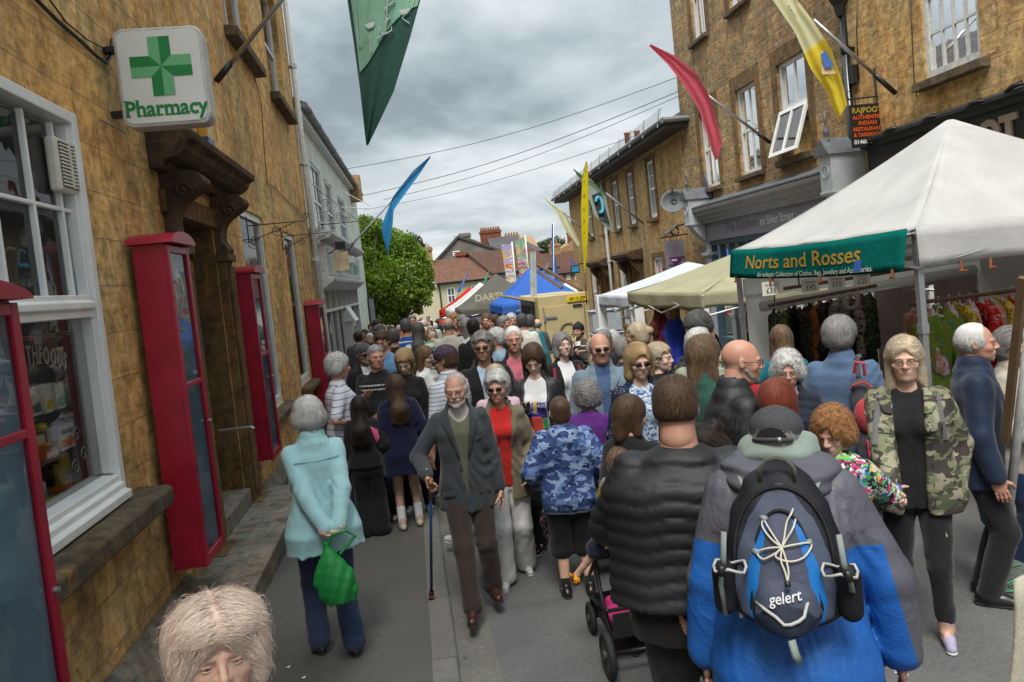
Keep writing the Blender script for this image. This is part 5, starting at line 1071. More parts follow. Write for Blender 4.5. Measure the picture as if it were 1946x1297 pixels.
def skin_mat(name,col,ruddy=.3):
 if name in MATS:return MATS[name]
 m,T=newmat(name);pos=T.add('ShaderNodeTexCoord').outputs['Object']
 c=T.ramp(T.noise(pos,14,4,.6),[(.35,tuple(v*.86 for v in col)),(.65,col)])
 c=T.mix(T.math('MULTIPLY',T.ramp(T.noise(pos,7,3,.5,.5),[(.48,0.),(.68,1.)]),ruddy),c,(col[0]*.95,col[1]*.66,col[2]*.60))
 b=T.add('ShaderNodeBump',Strength=.25,Distance=.003,Height=T.noise(pos,130,3,.6))
 P=princ(T,Base_Color=c,Roughness=.52,Normal=b,spec=.4);P.inputs['Subsurface Weight'].default_value=.12;P.inputs['Subsurface Radius'].default_value=(.012,.005,.003);finish(T,P);return m
SK=dict(fair=skin_mat('skin_fair',(.58,.36,.27)),ruddy=skin_mat('skin_ruddy',(.50,.27,.195),.5),pale=skin_mat('skin_pale',(.62,.42,.34),.2),tan=skin_mat('skin_tanned',(.40,.22,.145),.4))
LIP=pmat('lips',(.33,.145,.11),.5);LIPR=pmat('lips_rose',(.38,.125,.105),.45);EYEW=pmat('eye_white',(.72,.69,.66),.25);EYED=pmat('iris_dark',(.02,.018,.017),.15);BROW={}
def hair_mat(name,c0,c1,c2):
 if name in MATS:return MATS[name]
 m,T=newmat(name);at=T.add('ShaderNodeAttribute',dict(attribute_name='v'));pos=T.add('ShaderNodeTexCoord').outputs['Object']
 nz=T.noise(T.vmath('MULTIPLY',pos,(1,1,.35)),60,3,.6)
 c=T.ramp(T.math('ADD',T.math('MULTIPLY',at.outputs[2],.7),T.math('MULTIPLY',nz,.3)),[(.12,c0),(.5,c1),(.9,c2)])
 P=princ(T,Base_Color=c,Roughness=.58,spec=.28);P.inputs['Sheen Weight'].default_value=.1
 P.inputs['Anisotropic'].default_value=.5;finish(T,P);return m
HAIR=dict(white=hair_mat('hair_white',(.22,.21,.20),(.52,.51,.49),(.80,.79,.77)),grey=hair_mat('hair_grey',(.07,.065,.06),(.22,.21,.20),(.46,.45,.43)),dgrey=hair_mat('hair_dark_grey',(.02,.02,.02),(.07,.068,.066),(.24,.23,.22)),brown=hair_mat('hair_brown',(.022,.012,.007),(.065,.035,.019),(.16,.09,.05)),dark=hair_mat('hair_dark',(.006,.004,.004),(.018,.011,.008),(.05,.032,.022)),blond=hair_mat('hair_blond',(.14,.08,.035),(.36,.24,.11),(.60,.45,.25)),blondg=hair_mat('hair_ash_blond',(.18,.125,.075),(.48,.38,.26),(.72,.62,.48)),bloom=hair_mat('hair_pinkish_blond',(.32,.19,.14),(.66,.50,.40),(.88,.78,.68)),red=hair_mat('hair_dyed_red',(.04,.008,.005),(.17,.032,.016),(.34,.08,.04)),ginger=hair_mat('hair_ginger',(.10,.04,.012),(.30,.135,.045),(.52,.29,.12)),light=hair_mat('hair_light_brown',(.035,.02,.01),(.13,.078,.042),(.32,.22,.13)))
def grad(sd,P,e=.004):
 g=np.empty_like(P)
 for i in range(3):d_=np.zeros(3,f32);d_[i]=e;g[:,i]=sd(P+d_)-sd(P-d_)
 return g/(np.linalg.norm(g,axis=1)[:,None]+1e-9)
def strands(sd,V,Fc,n,L,w_,comb,seg=4,seed=0,curl=0.,lift=.004,tip=None):
 """thin tapering ribbons laid over a hair volume"""
 q=np.random.default_rng(seed);fi=q.integers(0,len(Fc),n);u=q.dirichlet((1,1,1),n)
 P=(V[Fc[fi,0]]*u[:,:1]+V[Fc[fi,1]]*u[:,1:2]+V[Fc[fi,2]]*u[:,2:]).astype(f32);N0=grad(sd,P);pts=[];sides=[];ph=q.uniform(0,6.28,n);Ls=L*q.uniform(.5,1.15,n);k_=q.normal(0,1,(n,3)).astype(f32)
 for s_ in range(seg+1):
  N_=grad(sd,P)if s_ else N0;d0=sd(P);off=lift*(1+.8*np.sin(ph+3*s_/seg));P=P-N_*(d0-off)[:,None]
  C=comb(P)+k_*(.12+curl*.75);
  if curl:C=C+curl*1.3*np.cross(N_,C)*np.sin(ph+s_*2.4)[:,None]+curl*.7*N_*np.cos(ph+s_*2.4)[:,None]
  Tn=C-N_*(C*N_).sum(1)[:,None];Tn/=np.linalg.norm(Tn,axis=1)[:,None]+1e-9;Sd=np.cross(N_,Tn)
  ww=w_*(1-.75*(s_/seg)**2);pts.append((P-Sd*ww).copy());sides.append((P+Sd*ww).copy());P=P+Tn*(Ls/seg)[:,None]
 A=np.stack([np.stack([a,b],1)for a,b in zip(pts,sides)],1).reshape(n,-1,3);m=(seg+1)*2
 base=(np.arange(n)*m)[:,None,None];tpl=np.array([(2*s_,2*s_+1,2*s_+3,2*s_+2)for s_ in range(seg)])[None]
 return A.reshape(-1,3),(base+tpl).reshape(-1,4),np.repeat(np.clip(q.normal(.5,.24,n),0,1),m)
def hair_volume(style,h=1.,fullness=0.):
 """returns sdf in head frame"""
 s=S();g=fullness
 if style=='bald':return None
 if style=='nape':s.ell((0,-.014,.034),(.086,.107,.096),.02);s.ell((0,-.04,-.01),(.074,.068,.05),.03);s.ell((0,.12,-.02),(.07,.07,.105),.012,sub=True);s.fn(lambda P:-.040-P[...,2],(-1,-1,-1),(1,1,1),.01,'cut');return s
 if style in('fringe',):
  s.ell((0,-.020,.010),(.086,.102,.082),.01);s.ell((0,.03,.10),(.084,.12,.080),.012,sub=True);s.ell((0,.10,-.02),(.085,.085,.12),.008,sub=True)
  s.fn(lambda P:-.062-P[...,2],(-1,-1,-1),(1,1,1),.01,'cut');return s
 t=dict(buzz=.005,short=.013,sweep=.020,crop=.017,curly=.018,bob=.013,long=.011,lob=.013,bun=.012,puff=.020,cap=.008).get(style,.015)+g
 s.ell((0,-.016,.034),(.078+t,.099+t,.088+t*1.05),.02)
 if style in('short','sweep','crop','buzz','curly','puff','bun','cap'):s.ell((0,-.045,-.03),(.070+t*.8,.062+t*.8,.060+t*.4),.03)
 if style in('short','buzz','crop','sweep','bun','cap'):s.ell((0,.125,-.010),(.068,.072,.098),.012,sub=True)
 else:s.ell((0,.122,-.028),(.066,.070,.110),.012,sub=True)
 if style in('short','sweep','crop','buzz','cap','bun'):
  for x in(-1,1):s.ell((x*.088,.022,-.035),(.034,.040,.052),.008,sub=True);s.ell((x*.07,.075,.02),(.03,.035,.05),.01,sub=True)
  s.fn(lambda P:-.075-P[...,2],(-1,-1,-1),(1,1,1),.01,'cut')
 if style in('curly','puff'):
  for x in(-1,1):s.ell((x*(.066+t*.6),-.01,-.02),(.028+t*.5,.055,.055),.03)
  s.ell((0,.105,-.055),(.056,.06,.085),.012,sub=True)
 if style=='puff':s.ell((0,.055,.095),(.06,.045,.035),.03)
 zb=dict(bob=-.125,lob=-.19,long=-.36).get(style)
 if zb:
  dd=.6 if style!='long' else 1.
  for x in(-1,1):s.cap((x*.068,-.012,.01),(x*(.072+.01*dd),.0,zb+.02),.030+g,.026+g,k=.03)
  s.cap((0,-.065,.0),(0,-.105 if style=='long' else-.07,zb),.058+g,.060 if style=='long' else .05+g,k=.04)
  if style=='long':s.cap((0,-.075,-.1),(0,-.155,-.24),.066,.072,k=.04);[s.cap((x*.030,-.140,-.22),(x*.045,-.140,zb+.02),.068,.050,k=.03)for x in(-1,1)]
  s.ell((0,.10,-.06),(.053,.062,.10),.010,sub=True)
 if style=='bun':s.ell((0,-.125,.045),(.038,.034,.036),.012)
 return s
COMBS={'down':lambda P:np.stack([P[:,0]*4,(P[:,1]+.02)*3.5,-.35-1.2*(P[:,2]<.06)],1).astype(f32),'back':lambda P:np.stack([P[:,0]*2,-1.0+0*P[:,1],-.3-1.3*(P[:,1]<-.04)],1).astype(f32),'side':lambda P:np.stack([1.0-2.2*(P[:,0]<-.03),.25+0*P[:,1],-.2-1.4*(P[:,2]<.05)],1).astype(f32),'fwd':lambda P:np.stack([P[:,0]*2.5,.9-1.2*(P[:,1]<-.02),-.25-1.1*(P[:,2]<.05)],1).astype(f32)}
class Person:
 """p: dict of choices. Local frame: +y where the body faces, +x its right hand side, z up, feet at 0"""
 def __init__(s,label,at,face,h=1.7,lod=1,w=1.,**p):
  s.p=p;s.h=h;s.w=w;s.lod=lod;s.k=h/1.75;k=s.k
  s.root=empty('person',at,label,'person',p.get('group'),rz=-R(face))
  s.res={0:.009,1:.0125,2:.017,3:.028}[lod];s.lean=p.get('lean',.04);s.bellyf=p.get('belly',.0)
  s.fem=p.get('fem',False);s.hipz=.50*h;sit=p.get('sit',0.)
  s.sh=(.136 if s.fem else .158)*k*(.6+.4*w)*p.get('shw',1.)
  if p.get('child'):s.sh*=1.04
  s.arm_a,s.arm_b=.175*h,.150*h
  s.skin=SK[p.get('skin','fair')];s.pose()
 def cy(s,z):t=max(0,z-s.hipz);return s.lean*t+s.p.get('hunch',0.)*t*t
 def L(s,x,y,z):return np.array([x,y+s.cy(z),z])
 def pose(s):
  h,k=s.h,s.k;p=s.p
  s.arms=[]
  dl=dict(down=(.06,.04,-.74*.43),)
  for i,sd in enumerate((-1,1)):
   S0=s.L(sd*s.sh,-.005,.797*h);tgt=p.get('hands',(None,None))[i]
   if tgt is None:T0=S0+np.array([sd*.075*s.w,.05,-(s.arm_a+s.arm_b)*.97])
   else:T0=np.array([tgt[0]*k,tgt[1]*k,tgt[2]*h])
   d_=T0-S0;D=np.linalg.norm(d_);mx=(s.arm_a+s.arm_b)*.995
   if D>mx:T0=S0+d_*mx/D;d_=T0-S0;D=mx
   a=(s.arm_a**2-s.arm_b**2+D*D)/(2*D);hh=math.sqrt(max(0,s.arm_a**2-a*a));ax=d_/D
   pole=np.array(p.get('poles',(None,None))[i]or(sd*.6,-.8,-.25));pole=nrm(pole-ax*(pole@ax));E=S0+ax*a+pole*hh
   s.arms.append((S0,E,T0))
  s.legs=[];st=p.get('stride',0.)
  for i,sd in enumerate((-1,1)):
   foot=p.get('feet',(None,None))[i];H0=np.array([sd*.085*k*(.8+.2*s.w),0,s.hipz-.01])
   if foot is None:A0=np.array([sd*.10*k*(.7+.3*s.w),st*sd*.25*k,.075*k+.0])
   else:A0=np.array([foot[0]*k,foot[1]*k,.075*k+(foot[2]if len(foot)>2 else 0)])
   d_=A0-H0;D=np.linalg.norm(d_);la,lb=.245*h,.225*h
   if D>(la+lb)*.998:H0=H0;D=(la+lb)*.998
   a=(la*la-lb*lb+D*D)/(2*D);hh=math.sqrt(max(0,la*la-a*a));ax=nrm(d_);pole=nrm(np.array([0,1.,.1])-ax*ax[1]);s.legs.append((H0,H0+ax*a+pole*hh,A0))
  s.neck0=s.L(0,-.012*k,.835*h);hd=p.get('head',(0,0,0))
  s.hs=(.985 if s.fem else 1.)*(.5*k+.5)*(1. if not p.get('child')else 1.0)*p.get('hsz',1.)
  s.HR=rotz(-R(hd[0]))@rotx(-R(hd[1]))@roty(R(hd[2]));hf=p.get('poke',.0)
  s.HC=np.array([0,s.cy(.90*h)+.012*k+hf,h-.122*s.hs-hf*.25-p.get('drop',0.)]);
 def T(s,V):return(V*s.hs)@s.HR.T+s.HC
 def prof(s,t=0.,z_lo=None,flare=0.,wl=0.):
  """torso outline as a loft: z, half width, half depth, forward shift"""
  h,k,w=s.h,s.k,s.w;fem=s.fem;bl=s.bellyf
  R_=[(.44,.160,.100,0),(.50,.178 if fem else .166,.115,-.01),(.56,.160 if fem else .156,.108,.0),(.62,.136 if fem else .150,.098,.005),(.69,.148 if fem else .162,.104,.008),(.745,.150 if fem else .172,.108,.004),(.785,.138 if fem else .160,.092,-.006),(.812,.112 if fem else .130,.075,-.012),(.835,.078 if fem else .088,.064,-.014),(.858,.052,.054,-.012)]
  out=[]
  for z,rx,ry,cyy in R_:
   f=1 if z>.8 else w;e=math.exp(-((z-.60)/.075)**2)*bl
   fl=flare*max(0,(.66-z)/.2);out.append((z*h,(rx*k*f+t*(1 if z<.84 else .4)+fl*.6+e*.45),ry*k*(.35+.65*f)+t*(1 if z<.84 else .4)+fl*.5+e*.6,cyy*k+e*.55))
  return np.array(out)
 def torso(s,sd,t=0.,k=.03,z_lo=.44,flare=0.,fold=None):
  A=s.prof(t,flare=flare);zs,rx,ry,cc=A.T;zl=z_lo*s.h;cyf=np.array([s.cy(z)for z in zs])
  if z_lo<.44:
   zs=np.concatenate([[zl],zs]);rx=np.concatenate([[rx[0]+flare*.7*(.44-z_lo)/.2+.0],rx]);ry=np.concatenate([[ry[0]+flare*.6*(.44-z_lo)/.2+.0],ry]);cc=np.concatenate([[cc[0]],cc]);cyf=np.concatenate([[0],cyf])
  zt=zs[-1]
  def f(P):
   z=P[...,2];a=np.interp(z,zs,rx);b=np.interp(z,zs,ry);c=np.interp(z,zs,cc+cyf);x=np.abs(P[...,0])/a;y=np.abs(P[...,1]-c)/b
   q=(x**2.4+y**2.4)**(1/2.4);d_=(q-1)*np.minimum(a,b)
   return np.maximum(d_,np.maximum(zl-z,z-zt))
  m=max(rx.max(),ry.max())+.06;sd.fn(f,(-m,-m+cyf.min(),zl-.01),(m,m+cyf.max()+.1,zt+.01),k);return sd
 def arm(s,sd,i,t=0.,upto=1.,k=.03,taper=1.,cuff=0.):
  S0,E,W=s.arms[i];kk=s.k*(.75+.25*s.w);r0,r1,r2=.047*kk+t*.85,.039*kk+t,.028*kk+t*.8
  if upto<=.5:q=S0+(E-S0)*min(1,upto*2);sd.cap(S0,q,r0,r0+(r1-r0)*upto*2,k)
  else:
   e=(upto-.5)*2;q=E+(W-E)*e;sd.cap(S0,E,r0,r1,k);sd.cap(E,q,r1*1.0,r1+(r2-r1)*e+cuff,k*.6)
  return sd
 def leg(s,sd,i,t=0.,upto=1.,k=.02,wide=0.):
  H0,K,A=s.legs[i];kk=s.k*(.6+.4*s.w);r0,r1,r2=.083*kk+t,.055*kk+t+wide*.4,.038*kk+t+wide
  if upto<=.5:q=H0+(K-H0)*upto*2;sd.cap(H0,q,r0,r0+(r1-r0)*upto*2+wide,k)
  else:e=(upto-.5)*2;q=K+(A-K)*e;sd.cap(H0,K,r0,r1,k);sd.cap(K,q,r1,r1+(r2-r1)*e,k)
  return sd
 def body(s,bare_arms=False,bare_legs=False,head_age=.5):
  p=s.p;sd=S();s.torso(sd,-.008,.03,.46);kk=s.k
  for i in(0,1):s.arm(sd,i,-.005,.985);s.leg(sd,i,0.,1.)
  nr=(.047 if s.fem else .056)*kk*(.7+.3*s.w);top=s.T(np.array([0,-.022,-.045]));sd.cap(s.neck0,top,nr*1.12,nr,.03)
  for i in(0,1):
   A=s.legs[i][2];sd.cap(A,A+np.array([0,.085*kk,-.03*kk]),.032*kk,.020*kk,.03)
  V,Fc=sd.mesh(s.res*1.25 if s.lod else s.res);s.bsd=sd;parts=[(V,Fc,None)]
  hsd=head_sdf(p.get('age',.5),s.fem,p.get('fat',0.),p.get('child',False));hsd.cap((0,-.022,-.05),(0,-.03,-.11),nr/s.hs*.98,nr/s.hs*1.0,.02)
  hres={0:.0042,1:.0050,2:.0062,3:.0105}[s.lod];hV,hF=hsd.mesh(hres);cen=hV[hF].mean(1)
  parts.append((s.T(hV),hF,None))
  hk=p.get('grip',('relaxed','relaxed'));tw=p.get('twist',(0,0))
  for i in(0,1):
   S0,E,W=s.arms[i];d_=nrm(W-E);Hh=(HANDS if s.lod<2 else HANDS_LO);hV_,hF_=Hh.get(hk[i],Hh['relaxed'])
   V_=hV_*kk*(.92 if s.fem else 1.02);sgn=(1 if i==0 else-1)
   z_=-d_;fw=np.array([0,1.,0])if abs(d_[1])<.8 else np.array([0,0,1.]);hd=p.get('hdir',(None,None))[i]
   if hd is not None:z_=-nrm(hd)
   fw=rotz(0)@fw;x_=nrm(fw-z_*(fw@z_));y_=np.cross(z_,x_);th=R(tw[i]);x2=x_*math.cos(th)+y_*math.sin(th);y2=-x_*math.sin(th)+y_*math.cos(th)
   if i==1:V_=V_*np.array([1,-1,1])
   M=np.stack([x2,-y2,z_],1);V2=V_@M.T+W;f2=hF_ if np.linalg.det(M)*(1 if i==0 else-1)>0 else hF_[:,::-1]
   parts.append((V2,f2,None));s.__dict__['hp%d'%i]=W+d_*.07*kk
  n=0;VV=[];FF=[];MI=[]
  for V,Fc,mi in parts:VV.append(V);FF.append(Fc+n);MI.append(np.zeros(len(Fc),int)if mi is None else mi);n+=len(V)
  s.B=mk('body',np.concatenate(VV),np.concatenate(FF),[s.skin],s.root);s.hsd=hsd
  if s.lod<3 or p.get('eyes',True):s.eyes()
  return s
 def eyes(s):
  if s.lod==3 and not s.p.get('eyes'):pass
  lk=s.p.get('look',0.);hc=s.p.get('hair','brown');bm=HAIR[s.p.get('brow',hc if hc in HAIR else 'brown')]
  def out(nm,mb,ms):
   me=bpy.data.meshes.new(nm);me.from_pydata(s.T(np.array(mb.v)).tolist(),[],mb.f)
   for m in ms:me.materials.append(m)
   me.polygons.foreach_set('material_index',mb.m);me.polygons.foreach_set('use_smooth',[True]*len(mb.f));o=bpy.data.objects.new(nm,me);COL.objects.link(o);o.parent=s.root
  for x in(-1,1):
   b=MB();c=np.array([x*.031,.0775,.0]);b.lathe([(.0001,-.0122),(.0075,-.0098),(.0115,-.004),(.0122,0),(.0115,.004),(.0075,.0098),(.0001,.0122)],tuple(c),10)
   b.mat(1);ic=c+np.array([lk*.005,.0100,-.0005]);pr=[(.0062*math.cos(k*.628),.0062*math.sin(k*.628))for k in range(10)]
   b.add([(ic[0]+u,ic[1]+.0026-.0012*abs(v)/.006,ic[2]+v)for u,v in pr],[tuple(range(10))]);b.mat(2)
   for sg,rr in((1,.0034),(-1,.0024)):b.tube([(c[0]+.0145*math.cos(a),c[1]+.0065+.0060*math.sin(a),c[2]+sg*(.0030+.0028*math.sin(a)))for a in np.linspace(.1,math.pi-.1,6)],rr,5)
   out('eye',b,(EYEW,EYED,s.skin))
   q=MB();q.tube([(x*.013,.0985,.016),(x*.026,.0985,.0205),(x*.042,.0885,.018),(x*.048,.083,.013)],[.0022,.0030,.0024,.0010],5,flat=.6);out('eyebrow',q,(bm,))
  q=MB();lw=.023;sm=s.p.get('smile',0)*.0045
  q.tube([(-lw,.0925,-.0600+sm),(-.012,.0985,-.0570),(0,.1000,-.0580),(.012,.0985,-.0570),(lw,.0925,-.0600+sm)],[.0010,.0030,.0034,.0030,.0010],6,flat=.8)
  q.tube([(-lw+.002,.0920,-.0610),(-.011,.0970,-.0652),(0,.0985,-.0662),(.011,.0970,-.0652),(lw-.002,.0920,-.0610)],[.0010,.0036,.0042,.0036,.0010],6,flat=.8)
  out('lips',q,(LIPR if s.fem else LIP,))
 def hair(s,style=None,col=None,n=None,seed=1,full=0.,comb='down',curl=0.,L=None,name='hair',w_=None,disp=None):
  style=style or s.p.get('hs','short');col=HAIR[col or s.p.get('hair','brown')]
  hv=hair_volume(style,1.,full)
  if hv is None:return s
  res={0:.006,1:.0075,2:.0095,3:.014}[s.lod];ph=seed*1.7;amp={'curly':.012,'puff':.007,'buzz':.0008}.get(style,.0045)+curl*.004;fr=105 if style=='curly' else 62
  dsp=(lambda P:amp*wob(P,fr,ph))if disp is None else disp
  V,Fc=hv.mesh(res,dsp);V=np.asarray(V,f32);n0=dict(buzz=400,fringe=700).get(style,2600 if style!='long' else 3600);n0=int(n0*{0:4.0,1:1.2,2:.55,3:.12}[s.lod])if n is None else n
  at0=np.clip(.42+.2*wob(V,70,ph),0,1)
  L=L or dict(buzz=.008,fringe=.03,short=.035,sweep=.06,crop=.05,curly=.04,bob=.10,long=.17,lob=.13,puff=.07,bun=.07).get(style,.05)
  wd=w_ or{0:.00055,1:.0009,2:.0015,3:.003}[s.lod]
  A,B,at=strands(hv.ev,V,Fc,n0,L,wd,COMBS[comb],4 if s.lod else 6,seed,curl,lift=.009 if style=='curly' else .0035 if style!='buzz' else .0015)
  VV=np.concatenate([s.T(V),s.T(A)]);FF=np.concatenate([Fc,B+len(V)]);mk(name,VV,FF,col,s.root,attr=np.concatenate([at0,at]));s.hv=hv;return s
 def beard(s,col='grey',full=0.004,must=True):
  b=S();b.ell((0,.050,-.080),(.051,.046,.040+full),.015);
  for x in(-1,1):b.cap((x*.060,.020,-.045),(x*.048,.048,-.078),.010+full,k=.02)
  b.ell((0,.084,-.098-full),(.022+full,.017,.017+full*1.5),.015)
  if must:b.cap((-.024,.092,-.052),(.024,.092,-.052),.010,k=.01)
  b.cap((-.019,.106,-.0605),(.019,.106,-.0605),.0085,k=.004,sub=True);b.ell((0,.10,-.0),(.055,.05,.042),.008,sub=True)
  V,Fc=b.mesh(.0062 if s.lod<2 else .009,lambda P:.0016*wob(P,160,1));V=np.asarray(V,f32)
  A,B,at=strands(b.ev,V,Fc,500 if s.lod<2 else 150,.012+full,.0010,COMBS['down'],2,5,0,.0012)
  mk('beard',np.concatenate([s.T(V),s.T(A)]),np.concatenate([Fc,B+len(V)]),HAIR[col],s.root,attr=np.concatenate([np.full(len(V),.45),at]));return s
 def glasses(s,dark=False,thin=False,up=False,mat=None):
  b=MB();r=.0011 if thin else .0019;m=mat or(pmat('glasses_frame',(.03,.025,.022),.3)if not thin else pmat('wire_frame',(.16,.12,.09),.3,.6));dz,dy,tilt=(0,0,0.)if not up else(.098,-.048,0.)
  g=MB()
  for x in(-1,1):
   pts=[]
   for k in range(14):a=2*math.pi*k/14;pts.append((x*.0325+.0225*math.cos(a),.1115-abs(x*.0325+.0225*math.cos(a))*.14+dy,-.002+.0165*math.sin(a)*(1 if math.sin(a)>0 else .95)+dz))
   b.tube(pts,r,4,closed=True);g.add(pts,[tuple(range(14))]);b.tube([(x*.055,.103+dy,.003+dz),(x*.074,.085+dy,.005+dz),(x*.083,.0,.003+dz*.9)],r,4)
  b.tube([(-.011,.113+dy,.002+dz),(0,.1155+dy,.004+dz),(.011,.113+dy,.002+dz)],r,4)
  for mb,nm,mt in((b,'glasses_frame',m),(g,'lenses',pmat('dark_lens',(.012,.009,.008),.08,spec=.8)if dark else MATS.get('clear_lens')or glass_mat('clear_lens',(.93,.94,.95),body=.03))):
   me=bpy.data.meshes.new(nm);me.from_pydata(s.T(np.array(mb.v)).tolist(),[],mb.f);me.materials.append(mt);o=bpy.data.objects.new(nm,me);COL.objects.link(o);o.parent=s.root
  return s
 def cap(s,kind,m,brimm=None,back=False):
  c=S();c.ell((0,-.016,.052),(.093,.112,.083),.01)
  c.fn(lambda P:.022-P[...,2]-.12*(P[...,1]),(-1,-1,-1),(1,1,1),.01,'cut')
  if kind=='knit':c=S();c.ell((0,-.016,.045),(.094,.112,.095),.01);c.cap((0,-.02,.12),(.0,-.03,.15),.03,.01,.03);c.fn(lambda P:.025-P[...,2],(-1,-1,-1),(1,1,1),.01,'cut')
  V,Fc=c.mesh(.006 if s.lod<2 else .009,lambda P:.0012*wob(P,60,2));mk('hat',s.T(V),Fc,m,s.root)
  if kind=='ball':
   b=MB();sg=-1 if back else 1
   rows=[[(.078*math.sin(u)*(1-.08*v),-.016+sg*(.095*math.cos(u)+.078*v*max(0,math.cos(u))**.6),.038-.012*sg*0-.02*v-.028*(math.sin(u)**2))for u in np.linspace(-1.3,1.3,11)]for v in np.linspace(0,1,5)]
   vs=[p for r_ in rows for p in r_];fs=[(j*11+i,j*11+i+1,j*11+i+12,j*11+i+11)for j in range(4)for i in range(10)]
   me=bpy.data.meshes.new('brim');me.from_pydata(s.T(np.array(vs)).tolist(),[],fs);me.materials.append(brimm or m);o=bpy.data.objects.new('brim',me);COL.objects.link(o);o.parent=s.root
   md=o.modifiers.new('s','SOLIDIFY');md.thickness=.004;me.polygons.foreach_set('use_smooth',[True]*len(fs))
  return s
 def garment(s,name,m,t=.012,hem=.46,sleeves=1.,flare=0.,arm_t=None,open_=None,neck=.0,quilt=0.,collar=0.,fold=1.,vneck=0.,cuff=.004,k=.028,extra=None,mats=None,midx=None,hood=False,back_only=None):
  """upper garment; hem as a fraction of height, sleeves 0..1, open_=(width at hem, width at neck) leaves the front open"""
  h,kk=s.h,s.k;sd=S();s.torso(sd,t,k,hem,flare);at=t if arm_t is None else arm_t
  if sleeves>0:
   for i in(0,1):s.arm(sd,i,at,sleeves*.97,k,cuff=cuff)
  if s.fem and not s.p.get('child'):
   for x in(-1,1):sd.ell(s.L(x*.068*kk*(.6+.4*s.w),(.088+.02*(s.w-1))*kk*(.7+.3*s.w)+t*.6,.725*h),.060*kk*(.6+.4*s.w),.045)
  n0=s.neck0
  if collar:
   tp=s.L(0,-.012*kk,.853*h);sd.cap(n0,tp,.075*kk+t,.070*kk+t*.7,.03);sd.cap(s.L(0,-.008,.84*h),s.L(0,.0,.93*h),.062*kk,.062*kk,.008,sub=True)
  if hood:sd.cap(s.L(-.09*kk,-.07*kk,.835*h),s.L(.09*kk,-.07*kk,.835*h),.05*kk,.05*kk,.03);sd.ell(s.L(0,-.115*kk,.80*h),(.09*kk,.05*kk,.07*kk),.03)
  if extra:extra(sd)
  if neck or vneck:
   sd.ell(s.L(0,.075*kk,.865*h),(.062*kk+neck,.075*kk+neck,.045*kk+neck+vneck*.3),.012,sub=True)
   if vneck:sd.cap(s.L(0,.16*kk,.86*h),s.L(0,.17*kk,.86*h-vneck),.05*kk,.012,.01,sub=True)
  if open_:
   a,b=open_;zt=.86*h;zb=hem*h
   def fo(P):
    y0=np.interp(P[...,2],[zb,s.hipz,zt],[0,0,s.cy(zt)]);wv=a+(b-a)*np.clip((P[...,2]-zb)/(zt-zb),0,1)**s.p.get('openpow',1.5);return np.maximum(np.abs(P[...,0]-s.p.get('openx',0.)*kk)-wv,(y0+.035)-P[...,1])
   sd.fn(fo,(-.3,-.1,zb-.1),(.3,.6,zt+.1),.008,sub=True)
  ph=hash(name)%7+s.h*9
  E0,E1=s.arms[0][1],s.arms[1][1]
  def disp(P):
   d_=fold*.0045*np.sin(wob(P,9,ph)*7+P[...,2]*(26+18*np.sin(P[...,0]*9+ph))+P[...,0]*38)*np.clip(wob(P,7,ph+2)*1.6+.35,0,1)+fold*.003*wob(P,26,ph)+fold*.003*np.sin(P[...,0]*48+P[...,2]*9+wob(P,8,ph)*5)*np.clip((s.h*.56-P[...,2])*4,0,1)
   for E in(E0,E1):e=np.sqrt(((P-E)**2).sum(-1));d_=d_+fold*.004*np.sin(e*120+P[...,0]*25)*np.exp(-(e/.08)**2)
   if quilt:zz=P[...,2]+.35*np.abs(P[...,0])*.25+.006*np.sin(P[...,0]*30);d_=d_-.014*np.abs(np.sin(zz*math.pi/quilt))**.45+.009
   return d_
  V,Fc=sd.mesh(s.res,disp if s.lod<3 else None);mi=midx(V[Fc].mean(1))if midx else None
  s.top=sd;return mk(name,V,Fc,mats or m,s.root,mi)
 def trousers(s,m,t=.014,upto=.985,wide=.012,name='trousers',waist=.57,fold=1.):
  sd=S();s.torso(sd,t-.018,.03,.44)
  sd.fn(lambda P:P[...,2]-waist*s.h,(-1,-1,0),(1,1,2),.01,'cut')
  for i in(0,1):s.leg(sd,i,t,upto,.02,wide)
  H0=s.hipz
  K=[l[1]for l in s.legs];A=[l[2]for l in s.legs]
  def disp(P):
   d_=fold*.003*wob(P,24,3.)+fold*.003*np.sin(P[...,0]*50+P[...,2]*12+wob(P,10,1)*4)
   for q,sc in((K[0],.1),(K[1],.1),(A[0],.09),(A[1],.09)):e=np.sqrt(((P-q)**2).sum(-1));d_=d_+fold*.004*np.sin(P[...,2]*(85+20*np.sin(P[...,0]*20))+P[...,0]*40+P[...,1]*30)*np.exp(-(e/sc)**2)
   return d_
  V,Fc=sd.mesh(s.res*1.05,disp if s.lod<3 else None);s.tr=sd;mk(name,V,Fc,m,s.root);return s
 def skirt(s,m,z0=.3,rx=.2,name='skirt'):
  sd=S();h=s.h
  def f(P):tt=np.clip((.58*h-P[...,2])/((.58-z0)*h),0,1);a=(.14+(rx-.14)*tt)*s.w*s.k;b=(.11+(rx*.75-.11)*tt)*s.w*s.k;q=np.sqrt((P[...,0]/a)**2+(P[...,1]/b)**2);return np.maximum((q-1)*np.minimum(a,b),np.maximum(z0*h-P[...,2],P[...,2]-.58*h))
  sd.fn(f,(-.35,-.3,z0*h),(.35,.3,.58*h));V,Fc=sd.mesh(s.res*1.1,lambda P:.006*np.sin(np.arctan2(P[...,1],P[...,0])*14));mk(name,V,Fc,m,s.root);return s
